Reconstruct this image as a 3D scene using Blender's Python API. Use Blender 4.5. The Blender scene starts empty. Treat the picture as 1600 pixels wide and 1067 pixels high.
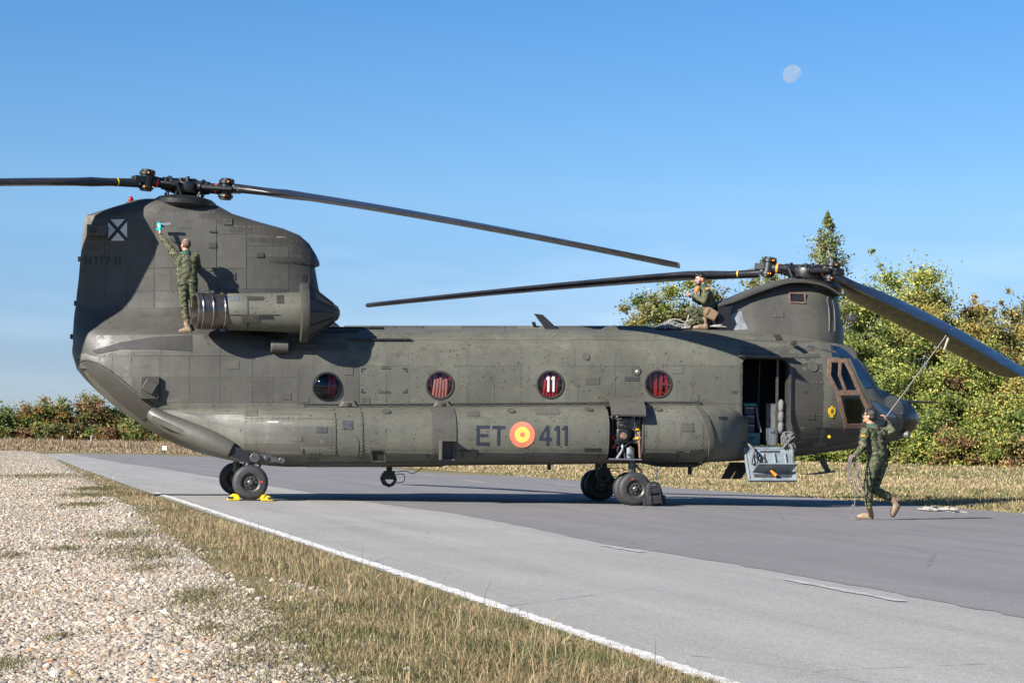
import bpy, bmesh, math, random
import numpy as np
from mathutils import Vector, Matrix, Euler, Quaternion
from mathutils.bvhtree import BVHTree
R = math.radians
rnd = random.Random(7)
rng = np.random.default_rng(11)
scene = bpy.context.scene
col = scene.collection

# ------------------------------------------------------------------ camera
CAM_H, FPX, ROLL = 1.13, 3270.0, math.atan(0.0186)
PITCH = math.atan(156.5 / FPX)
RIGHT0, UP0 = Vector((1, 0, 0)), Vector((0, -math.sin(PITCH), math.cos(PITCH)))
FWD = Vector((0, math.cos(PITCH), math.sin(PITCH)))
UP = UP0 * math.cos(ROLL) - RIGHT0 * math.sin(ROLL)
RIGHT = RIGHT0 * math.cos(ROLL) + UP0 * math.sin(ROLL)
cam_data = bpy.data.cameras.new('camera')
cam = bpy.data.objects.new('camera', cam_data)
col.objects.link(cam)
m = Matrix((RIGHT, UP, -FWD)).transposed().to_4x4()
m.translation = Vector((0, 0, CAM_H))
cam.matrix_world = m
cam_data.sensor_width = 36.0
cam_data.lens = FPX / 1600 * 36
cam_data.clip_start = 0.1
cam_data.clip_end = 60000
scene.camera = cam
CAM = Vector((0, 0, CAM_H))

# ------------------------------------------------------------------ light
SUN_TO = Vector((-1.1, -1.0, 0.82)).normalized()      # towards the sun
SUN_EL = math.asin(SUN_TO.z)
SUN_AZ = math.atan2(SUN_TO.x, SUN_TO.y)
sun_data = bpy.data.lights.new('sun', 'SUN')
sun_data.energy = 5.0
sun_data.angle = R(0.5)
sun_data.color = (1.0, 0.95, 0.88)
sun = bpy.data.objects.new('sun', sun_data)
sun.rotation_euler = SUN_TO.to_track_quat('Z', 'Y').to_euler()
col.objects.link(sun)

world = bpy.data.worlds.new('World')
scene.world = world
world.use_nodes = True
wn, wl = world.node_tree.nodes, world.node_tree.links
wn.clear()
sky = wn.new('ShaderNodeTexSky')
sky.sky_type = 'NISHITA'
sky.sun_disc = False
sky.sun_elevation = SUN_EL
sky.sun_rotation = SUN_AZ
sky.altitude = 100
sky.air_density = 1.0
sky.dust_density = 0.1
sky.ozone_density = 2.4
bg = wn.new('ShaderNodeBackground')
bg.inputs['Strength'].default_value = 0.068
out = wn.new('ShaderNodeOutputWorld')
tc = wn.new('ShaderNodeTexCoord')
mp = wn.new('ShaderNodeMapping'); mp.inputs['Scale'].default_value = (5, 5, 38); mp.inputs['Location'].default_value = (1.2, 0.4, 2.6)
no = wn.new('ShaderNodeTexNoise'); no.inputs['Scale'].default_value = 1.0; no.inputs['Detail'].default_value = 7; no.inputs['Roughness'].default_value = 0.55
rp = wn.new('ShaderNodeValToRGB')
rp.color_ramp.elements[0].position = 0.40; rp.color_ramp.elements[1].position = 0.64
sx = wn.new('ShaderNodeSeparateXYZ')
lo = wn.new('ShaderNodeMapRange'); lo.inputs['From Min'].default_value = 0.03; lo.inputs['From Max'].default_value = 0.135; lo.inputs['To Min'].default_value = 1; lo.inputs['To Max'].default_value = 0; lo.interpolation_type = 'SMOOTHSTEP'
mu = wn.new('ShaderNodeMath'); mu.operation = 'MULTIPLY'
mu2 = wn.new('ShaderNodeMath'); mu2.operation = 'MULTIPLY'; mu2.inputs[1].default_value = 0.42
mx = wn.new('ShaderNodeMix'); mx.data_type = 'RGBA'
mx.inputs[7].default_value = (7.0, 8.2, 9.8, 1)
wl.new(tc.outputs['Generated'], mp.inputs['Vector']); wl.new(mp.outputs[0], no.inputs['Vector'])
wl.new(no.outputs['Fac'], rp.inputs[0]); wl.new(tc.outputs['Generated'], sx.inputs[0])
wl.new(sx.outputs['Z'], lo.inputs['Value']); wl.new(rp.outputs[0], mu.inputs[0]); wl.new(lo.outputs[0], mu.inputs[1])
az = wn.new('ShaderNodeMapRange'); az.inputs['From Min'].default_value = -0.15; az.inputs['From Max'].default_value = 0.2; az.inputs['To Min'].default_value = 0.35; az.inputs['To Max'].default_value = 1.1; mu3 = wn.new('ShaderNodeMath'); mu3.operation = 'MULTIPLY'
wl.new(sx.outputs['X'], az.inputs['Value']); wl.new(az.outputs[0], mu3.inputs[0]); wl.new(mu.outputs[0], mu3.inputs[1]); wl.new(mu3.outputs[0], mu2.inputs[0]); wl.new(mu2.outputs[0], mx.inputs[0])
tint = wn.new('ShaderNodeMix'); tint.data_type = 'RGBA'; tint.blend_type = 'MULTIPLY'; tint.inputs[0].default_value = 1.0
gr = wn.new('ShaderNodeValToRGB'); gr.color_ramp.elements.new(0.12); gr.color_ramp.elements.new(0.20)
for e_, (p_, c_) in zip(gr.color_ramp.elements, ((0.03, (0.40, 0.50, 0.80)), (0.12, (0.49, 0.68, 0.90)), (0.21, (0.365, 0.66, 0.94)), (0.35, (0.36, 0.64, 0.92)))):
    e_.position = p_; e_.color = (*c_, 1)
wl.new(sx.outputs['Z'], gr.inputs[0]); wl.new(gr.outputs[0], tint.inputs[7])
wl.new(sky.outputs[0], tint.inputs[6]); wl.new(tint.outputs[2], mx.inputs[6]); wl.new(mx.outputs[2], bg.inputs[0]); wl.new(bg.outputs[0], out.inputs[0])

scene.view_settings.view_transform = 'Standard'
scene.view_settings.look = 'None'
scene.view_settings.gamma = 1.0
scene.view_settings.use_curve_mapping = False
scene.view_settings.exposure = 1.12
scene.render.engine = 'CYCLES'
scene.cycles.max_bounces = 6
scene.cycles.transparent_max_bounces = 12
scene.cycles.caustics_reflective = False
scene.cycles.caustics_refractive = False
scene.cycles.use_denoising = True

# ------------------------------------------------------------------ tracing helpers (a pixel of the 1600 px photo -> a point in the place)
def ray(px, py):
    return (RIGHT * (px - 800) + UP * (533.5 - py) + FWD * FPX).normalized()
def G(px, py, z=0.0):
    d = ray(px, py); t = (z - CAM_H) / d.z
    return CAM + d * t
def W(px, py, Y):
    d = ray(px, py)
    return CAM + d * (Y / d.y)
HELI = Matrix.Translation((-6.01, 38.55, 0)) @ Matrix.Rotation(R(9.5), 4, 'Z')
HINV = HELI.inverted()
def L(px, py, yl):                      # point of the helicopter's own frame (x nose, y port, z up) on its plane y = yl
    o = HINV @ CAM; d = HINV.to_3x3() @ ray(px, py)
    return o + d * ((yl - o.y) / d.y)
def to_px(p):
    d = Vector(p) - CAM
    k = FPX / d.dot(FWD)
    return 800 + d.dot(RIGHT) * k, 533.5 - d.dot(UP) * k

# ------------------------------------------------------------------ mesh helpers
class MB:
    def __init__(s): s.v, s.f, s.m = [], [], []
    def add(s, vs, fs, mat=0, M=None):
        o = len(s.v)
        s.v += [tuple(M @ Vector(p)) if M is not None else tuple(p) for p in vs]
        s.f += [tuple(i + o for i in f) for f in fs]
        s.m += [mat] * len(fs)
        return s
    def box(s, c, d, M=None, mat=0, rot=None):
        x, y, z = d[0] / 2, d[1] / 2, d[2] / 2
        vs = [Vector((a * x, b * y, e * z)) for a in (-1, 1) for b in (-1, 1) for e in (-1, 1)]
        if rot is not None: vs = [rot @ v for v in vs]
        vs = [v + Vector(c) for v in vs]
        return s.add(vs, [(0, 1, 3, 2), (4, 6, 7, 5), (0, 4, 5, 1), (2, 3, 7, 6), (0, 2, 6, 4), (1, 5, 7, 3)], mat, M)
    def loft(s, rings, mat=0, closed=True, caps=True, M=None):
        n = len(rings[0]); vs = [p for r in rings for p in r]; fs = []
        for i in range(len(rings) - 1):
            for j in range(n if closed else n - 1):
                k = (j + 1) % n
                fs.append((i * n + j, i * n + k, (i + 1) * n + k, (i + 1) * n + j))
        if caps:
            fs.append(tuple(range(n))[::-1]); fs.append(tuple(range((len(rings) - 1) * n, len(rings) * n)))
        return s.add(vs, fs, mat, M)
    def lathe(s, prof, p0, axis, n=20, mat=0, caps=True, M=None):   # prof: (distance along the axis, radius)
        a = Vector(axis).normalized(); p0 = Vector(p0)
        u = a.orthogonal().normalized(); w = a.cross(u)
        rings = [[p0 + a * t + (u * math.cos(2 * math.pi * j / n) + w * math.sin(2 * math.pi * j / n)) * max(r, 1e-4) for j in range(n)] for t, r in prof]
        return s.loft(rings, mat, True, caps, M)
    def cyl(s, p0, p1, r0, r1=None, n=12, mat=0, M=None):
        p0, p1 = Vector(p0), Vector(p1); r1 = r0 if r1 is None else r1
        return s.lathe([(0, r0), ((p1 - p0).length, r1)], p0, p1 - p0, n, mat, True, M)
    def tube(s, pts, r, n=7, mat=0, M=None):
        pts = [Vector(p) for p in pts]; rs = r if isinstance(r, (list, tuple)) else [r] * len(pts)
        rings = []; u = None
        for i, p in enumerate(pts):
            t = (pts[min(i + 1, len(pts) - 1)] - pts[max(i - 1, 0)])
            t = t.normalized() if t.length > 1e-9 else Vector((0, 0, 1))
            u = t.orthogonal().normalized() if u is None else (u - t * u.dot(t))
            if u.length < 1e-6: u = t.orthogonal()
            u = u.normalized(); w = t.cross(u)
            rings.append([p + (u * math.cos(2 * math.pi * j / n) + w * math.sin(2 * math.pi * j / n)) * rs[i] for j in range(n)])
        return s.loft(rings, mat, True, True, M)
    def ell(s, c, r, rot=None, n=14, mat=0, M=None):
        c = Vector(c); rings = []
        k = max(6, n // 2 + 2)
        for i in range(k + 1):
            a = math.pi * i / k - math.pi / 2; q = max(math.cos(a), 1e-3)
            rr = []
            for j in range(n):
                b = 2 * math.pi * j / n
                p = Vector((r[0] * q * math.cos(b), r[1] * q * math.sin(b), r[2] * math.sin(a)))
                if rot is not None: p = rot @ p
                rr.append(c + p)
            rings.append(rr)
        return s.loft(rings, mat, True, True, M)
    def prism(s, poly, y0, y1, mat=0, M=None):      # poly of (x, z), extruded along y
        n = len(poly)
        vs = [(x, y0, z) for x, z in poly] + [(x, y1, z) for x, z in poly]
        fs = [tuple(range(n)), tuple(range(2 * n - 1, n - 1, -1))] + [(i, i + n, (i + 1) % n + n, (i + 1) % n) for i in range(n)]
        return s.add(vs, fs, mat, M)
    def mesh(s, name, mats, angle=35, smooth=True):
        me = bpy.data.meshes.new(name); me.from_pydata(s.v, [], s.f)
        for x in (mats if isinstance(mats, (list, tuple)) else [mats]): me.materials.append(x)
        me.polygons.foreach_set('material_index', s.m)
        bm = bmesh.new(); bm.from_mesh(me); bmesh.ops.recalc_face_normals(bm, faces=bm.faces); bm.to_mesh(me); bm.free()
        finish(me, angle, smooth)
        return me
    def build(s, name, mats, parent=None, angle=35, smooth=True, bevel=0):
        o = link(name, s.mesh(name, mats, angle, smooth), parent)
        if bevel:
            b = o.modifiers.new('bevel', 'BEVEL'); b.width = bevel; b.segments = 2; b.limit_method = 'ANGLE'; b.angle_limit = R(40)
        return o
def finish(me, angle=35, smooth=True):
    if smooth:
        me.polygons.foreach_set('use_smooth', [True] * len(me.polygons))
        try: me.set_sharp_from_angle(angle=R(angle))
        except Exception: pass
    me.update()
def link(name, me, parent=None):
    o = bpy.data.objects.new(name, me); col.objects.link(o)
    if parent is not None: o.parent = parent
    return o
def empty(name, loc=(0, 0, 0), rz=0.0, M=None):
    o = bpy.data.objects.new(name, None); col.objects.link(o); o.empty_display_size = 0.3
    if M is not None: o.matrix_world = M
    else: o.location = loc; o.rotation_euler = (0, 0, rz)
    return o
def tag(o, label=None, cat=None, group=None, kind=None):
    if label: o['label'] = label
    if cat: o['category'] = cat
    if group: o['group'] = group
    if kind: o['kind'] = kind
    return o
def baked(o):                       # apply an object's modifiers to a fresh mesh
    dg = bpy.context.evaluated_depsgraph_get()
    me = bpy.data.meshes.new_from_object(o.evaluated_get(dg), preserve_all_data_layers=True, depsgraph=dg)
    old = o.data; o.modifiers.clear(); me.name = old.name; o.data = me
    return o
def smoothpath(pts, k=6):           # Catmull-Rom through the points
    pts = [Vector(p) for p in pts]; o = []
    for i in range(len(pts) - 1):
        a, b, c, d = pts[max(i - 1, 0)], pts[i], pts[i + 1], pts[min(i + 2, len(pts) - 1)]
        for j in range(k):
            t = j / k
            o.append(0.5 * ((2 * b) + (c - a) * t + (2 * a - 5 * b + 4 * c - d) * t * t + (3 * b - a - 3 * c + d) * t ** 3))
    o.append(pts[-1]); return o

# ------------------------------------------------------------------ materials
class NT:
    def __init__(s, name):
        s.mat = bpy.data.materials.new(name); s.mat.use_nodes = True
        s.n, s.l = s.mat.node_tree.nodes, s.mat.node_tree.links
        s.b = s.n['Principled BSDF']; s.o = s.n['Material Output']
        s.tc = s.n.new('ShaderNodeTexCoord')
    def put(s, sock, val):
        if hasattr(val, 'is_linked') or hasattr(val, 'links'): s.l.new(val, sock)
        elif isinstance(val, (tuple, list)) and len(val) == 3 and sock.type == 'RGBA': sock.default_value = (*val, 1)
        else: sock.default_value = val
    def noise(s, scale, detail=3, rough=0.5, vec=None, dim=None, dist=0.0):
        n = s.n.new('ShaderNodeTexNoise'); n.inputs['Scale'].default_value = scale; n.inputs['Detail'].default_value = detail
        n.inputs['Roughness'].default_value = rough; n.inputs['Distortion'].default_value = dist
        s.l.new(vec or s.tc.outputs['Object'], n.inputs['Vector']); return n.outputs['Fac']
    def voro(s, scale, feat='F1', vec=None, out='Distance'):
        n = s.n.new('ShaderNodeTexVoronoi'); n.feature = feat; n.inputs['Scale'].default_value = scale
        s.l.new(vec or s.tc.outputs['Object'], n.inputs['Vector']); return n.outputs[out]
    def map(s, scale=(1, 1, 1), rot=(0, 0, 0), loc=(0, 0, 0), vec=None):
        n = s.n.new('ShaderNodeMapping'); n.inputs['Scale'].default_value = scale; n.inputs['Rotation'].default_value = rot; n.inputs['Location'].default_value = loc
        s.l.new(vec or s.tc.outputs['Object'], n.inputs['Vector']); return n.outputs[0]
    def ramp(s, fac, stops, const=False):
        n = s.n.new('ShaderNodeValToRGB'); cr = n.color_ramp
        if const: cr.interpolation = 'CONSTANT'
        while len(cr.elements) < len(stops): cr.elements.new(0.5)
        for e, (p, c) in zip(cr.elements, stops):
            e.position = p; e.color = (c, c, c, 1) if isinstance(c, (int, float)) else (*c, 1)
        s.put(n.inputs[0], fac); return n.outputs[0]
    def mix(s, fac, a, b, mode='MIX'):
        n = s.n.new('ShaderNodeMix'); n.data_type = 'RGBA'; n.blend_type = mode
        s.put(n.inputs[0], fac); s.put(n.inputs[6], a); s.put(n.inputs[7], b); return n.outputs[2]
    def math(s, op, a, b=0.0, clamp=False):
        n = s.n.new('ShaderNodeMath'); n.operation = op; n.use_clamp = clamp
        s.put(n.inputs[0], a); s.put(n.inputs[1], b); return n.outputs[0]
    def rng(s, v, a, b, c, d):
        n = s.n.new('ShaderNodeMapRange'); s.put(n.inputs[0], v)
        for i, x in enumerate((a, b, c, d)): n.inputs[i + 1].default_value = x
        return n.outputs[0]
    def sep(s, vec=None):
        n = s.n.new('ShaderNodeSeparateXYZ'); s.l.new(vec or s.tc.outputs['Object'], n.inputs[0]); return n.outputs
    def bump(s, h, strength=0.3, dist=0.02, prev=None):
        n = s.n.new('ShaderNodeBump'); n.inputs['Strength'].default_value = strength; n.inputs['Distance'].default_value = dist
        s.put(n.inputs['Height'], h)
        if prev is not None: s.l.new(prev, n.inputs['Normal'])
        return n.outputs[0]
    def rand(s):
        return s.n.new('ShaderNodeObjectInfo').outputs['Random']
    def done(s, color=None, rough=0.5, metal=0.0, normal=None, spec=None, **k):
        if color is not None: s.put(s.b.inputs['Base Color'], color)
        s.put(s.b.inputs['Roughness'], rough); s.put(s.b.inputs['Metallic'], metal)
        if normal is not None: s.l.new(normal, s.b.inputs['Normal'])
        if spec is not None: s.b.inputs['Specular IOR Level'].default_value = spec
        for a, v in k.items(): s.put(s.b.inputs[a.replace('_', ' ')], v)
        return s.mat
def plain(name, c, rough=0.5, metal=0.0, var=0.15, bump=0.0, scale=8, spec=None, coord='Object'):
    t = NT(name); v = t.tc.outputs[coord]
    f = t.noise(scale, 4, 0.6, v)
    c2 = t.mix(t.rng(f, 0.3, 0.7, 0, 1), tuple(x * (1 - var) for x in c), tuple(min(1, x * (1 + var)) for x in c))
    nr = t.bump(t.noise(scale * 6, 4, 0.6, v), bump, 0.01) if bump else None
    return t.done(c2, t.rng(t.noise(scale * 2, 3, 0.5, v), 0.3, 0.7, max(0.02, rough - 0.08), min(1, rough + 0.08)), metal, nr, spec)

def paint(name, base, spots=False, grime=1.0, rough=0.5, panel=0.08):
    """weathered matt aircraft paint: two tones, rain streaks, grime, oil spots and dented sheet"""
    t = NT(name)
    d = tuple(x * 0.62 for x in base); l = tuple(x * 1.38 + 0.004 for x in base)
    c = t.mix(t.rng(t.noise(0.7, 5, 0.62), 0.34, 0.66, 0, 1), d, l)
    c = t.mix(0.55, c, base)
    st = t.noise(1.0, 4, 0.6, t.map((9, 9, 0.7)))
    c = t.mix(t.rng(st, 0.52, 0.8, 0, 0.45 * grime), c, tuple(x * 0.5 for x in base))
    fade = t.noise(1.6, 6, 0.7, t.map((1, 1, 1.8), loc=(3, 5, 2)))
    c = t.mix(t.rng(fade, 0.58, 0.74, 0, 0.5), c, (base[0] * 1.9, base[1] * 1.85, base[2] * 1.75))
    dirt = t.noise(3.2, 7, 0.72, t.map((0.6, 1, 1.4), loc=(9, 1, 4)))
    c = t.mix(t.rng(dirt, 0.57, 0.72, 0, 0.6 * grime), c, (base[0] * 0.42, base[1] * 0.38, base[2] * 0.36))
    if spots:
        for sc, th, off in ((7.0, 0.17, (0, 0, 0)), (13.0, 0.2, (4, 2, 7))):
            v = t.map((1, 1, 1), loc=off)
            dist = t.voro(sc, 'F1', v); keep = t.noise(2.2, 3, 0.5, t.map(loc=(off[0] + 20, 0, 0)))
            m1 = t.math('MULTIPLY', t.math('LESS_THAN', dist, th), t.rng(keep, 0.44, 0.55, 0, 0.78))
            c = t.mix(m1, c, (base[0] * 0.38, base[1] * 0.36, base[2] * 0.34))
    if panel:
        rv = t.rng(t.rand(), 0, 1, 1 - panel, 1 + panel)
        n = t.n.new('ShaderNodeVectorMath'); n.operation = 'SCALE'; t.l.new(c, n.inputs[0]); t.l.new(rv, n.inputs['Scale']); c = n.outputs[0]
    rg = t.rng(t.noise(2.5, 5, 0.65), 0.3, 0.7, rough - 0.1, rough + 0.14)
    b1 = t.bump(t.noise(1.7, 2, 0.5, t.map((1.2, 1, 1.6))), 0.35, 0.03)
    b2 = t.bump(t.noise(60, 3, 0.6), 0.08, 0.003, b1)
    return t.done(c, rg, 0.0, b2, 0.5)

OD = (0.050, 0.047, 0.034)
M = {}
M['paint'] = paint('olive_paint', (0.100, 0.098, 0.076), spots=True)
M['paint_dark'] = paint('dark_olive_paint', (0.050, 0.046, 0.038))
M['paint_mid'] = paint('worn_olive_paint', (0.074, 0.070, 0.058))
M['patch'] = paint('walkway_paint', (0.026, 0.025, 0.023), rough=0.7, panel=0)
M['seam'] = plain('seam_grime', (0.022, 0.020, 0.016), 0.7)
M['rivet'] = plain('rivet_paint', (0.105, 0.10, 0.082), 0.45, var=0.5, scale=3)
M['black'] = plain('black_hardware', (0.012, 0.012, 0.013), 0.42, 0.0, 0.4, 0.1)
M['greymetal'] = plain('worn_grey_metal', (0.10, 0.10, 0.095), 0.42, 0.6, 0.4, 0.1, 20)
M['blade'] = plain('rotor_blade_paint', (0.020, 0.020, 0.022), 0.33, 0.0, 0.3, 0.05, 3)
M['bladeleft'] = plain('erosion_strip', (0.11, 0.105, 0.10), 0.35, 0.7, 0.3)
M['blade_shaded'] = plain('shaded_rotor_blade', (0.009, 0.009, 0.011), 0.28, 0.0, 0.3, 0.05, 3)  # darker copy for the lowered blade; shade of its underside put into the colour
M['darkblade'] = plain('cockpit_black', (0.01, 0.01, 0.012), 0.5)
M['orange'] = plain('orange_mark', (0.75, 0.26, 0.02), 0.5)
M['yellow'] = plain('yellow_paint', (0.80, 0.50, 0.01), 0.5, var=0.12, bump=0.1)
M['redband'] = plain('red_band', (0.55, 0.03, 0.02), 0.5)
M['white'] = plain('white_paint', (0.62, 0.61, 0.56), 0.55, var=0.14)
M['marking'] = plain('blue_black_marking', (0.016, 0.022, 0.034), 0.55, var=0.3, scale=20)
M['fadedmark'] = plain('faded_stencil', (0.017, 0.019, 0.023), 0.6, var=0.3, scale=30)
M['salmon'] = plain('faded_red_marking', (0.56, 0.17, 0.10), 0.6, var=0.1)
M['roundyellow'] = plain('faded_yellow_marking', (0.76, 0.50, 0.09), 0.6, var=0.1)
M['rubber'] = plain('tyre_rubber', (0.028, 0.028, 0.030), 0.62, 0.0, 0.35, 0.15, 12)
M['rim'] = plain('wheel_rim', (0.05, 0.05, 0.042), 0.45, 0.2, 0.4, 0.1, 30)
M['chrome'] = plain('bright_steel', (0.45, 0.45, 0.45), 0.22, 1.0, 0.2)
M['interior'] = plain('cabin_lining', (0.020, 0.021, 0.022), 0.7, 0, 0.5, 0.3, 9)
M['seatred'] = plain('red_webbing', (0.52, 0.018, 0.03), 0.7, 0, 0.25, 0.3, 25)
M['seatpink'] = plain('pink_canvas', (0.62, 0.22, 0.16), 0.7, 0, 0.3, 0.3, 25)
M['doorgrey'] = plain('grey_door_paint', (0.20, 0.235, 0.25), 0.45, 0.1, 0.25, 0.1, 6)
M['teal'] = plain('teal_box', (0.05, 0.16, 0.15), 0.5)
M['navy'] = plain('dark_blue_case', (0.02, 0.03, 0.05), 0.45)
M['alu'] = plain('aluminium_case', (0.30, 0.31, 0.32), 0.35, 0.7)
M['canvas'] = plain('grey_canvas', (0.13, 0.13, 0.125), 0.85, 0, 0.35, 0.5, 14)
M['ropewhite'] = plain('pale_rope', (0.34, 0.32, 0.28), 0.85, 0, 0.25, 0.6, 60)
M['ropegrey'] = plain('grey_rope', (0.14, 0.13, 0.12), 0.85, 0, 0.3, 0.6, 60)
M['copperframe'] = plain('primer_brown_frame', (0.20, 0.125, 0.085), 0.55, 0.1, 0.45, 0.15, 22)
M['skin'] = plain('skin', (0.44, 0.23, 0.15), 0.5, 0, 0.14, 0.05, 18)
M['hairdark'] = plain('dark_hair', (0.012, 0.010, 0.009), 0.45, 0, 0.4, 0.5, 60)
M['hairshort'] = plain('cropped_hair', (0.10, 0.055, 0.038), 0.6, 0, 0.3, 0.3, 60)
M['boot'] = plain('tan_suede', (0.25, 0.18, 0.115), 0.85, 0, 0.4, 0.7, 22)
M['sole'] = plain('boot_sole', (0.09, 0.055, 0.03), 0.8)
M['glove'] = plain('teal_glove', (0.0, 0.36, 0.36), 0.4)
M['greencloth'] = plain('green_knit', (0.03, 0.075, 0.05), 0.9, 0, 0.2, 0.4, 50)
M['orangecloth'] = plain('orange_cloth', (0.85, 0.17, 0.01), 0.7)
M['pouch'] = plain('tan_pouch', (0.20, 0.13, 0.075), 0.85, 0, 0.3, 0.5, 40)
M['blackcloth'] = plain('black_nylon', (0.012, 0.012, 0.014), 0.6, 0, 0.5, 0.6, 30)
M['bronze'] = plain('heated_steel', (0.16, 0.135, 0.11), 0.33, 0.85, 0.35, 0.1, 5)

def camo():
    t = NT('camouflage_cloth')
    v = t.map((1.0, 1.0, 1.5))
    c = t.ramp(t.noise(9, 3, 0.6, v), [(0, (0.055, 0.070, 0.036)), (0.47, (0.092, 0.102, 0.055)), (0.57, (0.024, 0.029, 0.020))], True)
    k = t.ramp(t.noise(13, 3, 0.65, t.map((1, 1, 2.4), loc=(5, 3, 1))), [(0, 0.0), (0.58, 1.0)], True)
    c = t.mix(k, c, (0.15, 0.108, 0.07))
    k = t.ramp(t.noise(17, 3, 0.6, t.map((1, 1, 2.0), loc=(1, 9, 4))), [(0, 0.0), (0.63, 1.0)], True)
    c = t.mix(k, c, (0.25, 0.23, 0.155))
    k = t.ramp(t.noise(15, 3, 0.6, t.map((1, 1, 1.3), loc=(7, 2, 8))), [(0, 0.0), (0.61, 1.0)], True)
    c = t.mix(k, c, (0.014, 0.017, 0.012))
    b = t.bump(t.noise(11, 4, 0.6, t.map((1, 1, 0.7)), dist=1.2), 0.55, 0.03)
    b = t.bump(t.noise(300, 2, 0.5), 0.15, 0.002, b)
    return t.done(c, 0.88, 0, b, 0.25)
M['camo'] = camo()

def glass(name, tint=(0.93, 0.94, 0.96), clear=0.85):
    t = NT(name); t.n.remove(t.b)
    tr = t.n.new('ShaderNodeBsdfTransparent'); tr.inputs[0].default_value = (*tint, 1)
    gl = t.n.new('ShaderNodeBsdfGlossy'); gl.inputs['Roughness'].default_value = 0.03; gl.inputs[0].default_value = (0.9, 0.95, 1, 1)
    fr = t.n.new('ShaderNodeFresnel'); fr.inputs[0].default_value = 1.5
    f = t.math('ADD', t.math('MULTIPLY', fr.outputs[0], 0.7), 1 - clear, True)
    mx = t.n.new('ShaderNodeMixShader'); t.l.new(f, mx.inputs[0]); t.l.new(tr.outputs[0], mx.inputs[1]); t.l.new(gl.outputs[0], mx.inputs[2])
    t.l.new(mx.outputs[0], t.o.inputs[0]); return t.mat
M['glass'] = glass('cabin_glass', clear=0.99)
M['darkglass'] = NT('cockpit_glass').done((0.010, 0.028, 0.060), 0.03, 0, None, 0.5, IOR=2.1)  # blue of the reflected sky is tinted into the opaque base colour
# ================================================================== THE SETTING
def pxpoly(pts, z): return [G(x, y, z) for x, y in pts]
def sheet(name, pts, mat, z=None, step=None):
    bm = bmesh.new(); vs = [bm.verts.new(p) for p in pts]; bm.faces.new(vs)
    bmesh.ops.triangulate(bm, faces=bm.faces, ngon_method='EAR_CLIP')
    bmesh.ops.recalc_face_normals(bm, faces=bm.faces)
    for f in bm.faces:
        if f.normal.z < 0: f.normal_flip()
    me = bpy.data.meshes.new(name); bm.to_mesh(me); bm.free(); me.materials.append(mat)
    return tag(link(name, me), kind='structure')

def field_mat():
    t = NT('dry_grass_field')
    c = t.ramp(t.noise(0.22, 6, 0.65), [(0.3, (0.15, 0.14, 0.06)), (0.5, (0.235, 0.195, 0.10)), (0.68, (0.31, 0.255, 0.14))])
    c = t.mix(t.rng(t.noise(2.5, 6, 0.7, t.map((1, 0.4, 1))), 0.4, 0.7, 0, 0.55), c, (0.11, 0.125, 0.04))
    c = t.mix(t.rng(t.noise(14, 4, 0.7), 0.4, 0.7, 0, 0.5), c, (0.09, 0.075, 0.04))
    b = t.bump(t.noise(8, 6, 0.7), 0.8, 0.12)
    return t.done(c, 0.95, 0, b, 0.1)
def gravel_mat():
    t = NT('pale_gravel')
    c = t.ramp(t.noise(0.8, 7, 0.7), [(0.3, (0.25, 0.21, 0.16)), (0.5, (0.33, 0.285, 0.225)), (0.7, (0.41, 0.36, 0.295))])
    c = t.mix(t.rng(t.voro(38, 'F1', out='Color'), 0.0, 1.0, 0.0, 0.6), c, (0.46, 0.41, 0.34))
    ed = t.voro(38, 'DISTANCE_TO_EDGE')
    c = t.mix(t.rng(ed, 0.0, 0.07, 0.55, 0), c, (0.16, 0.13, 0.10))
    b = t.bump(t.voro(38, 'F1'), 0.9, 0.02)
    return t.done(c, 0.9, 0, b, 0.15)
ROADDIR = (G(330, 802) - G(1070, 1050)); ROADANG = math.atan2(ROADDIR.y, ROADDIR.x)
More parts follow.
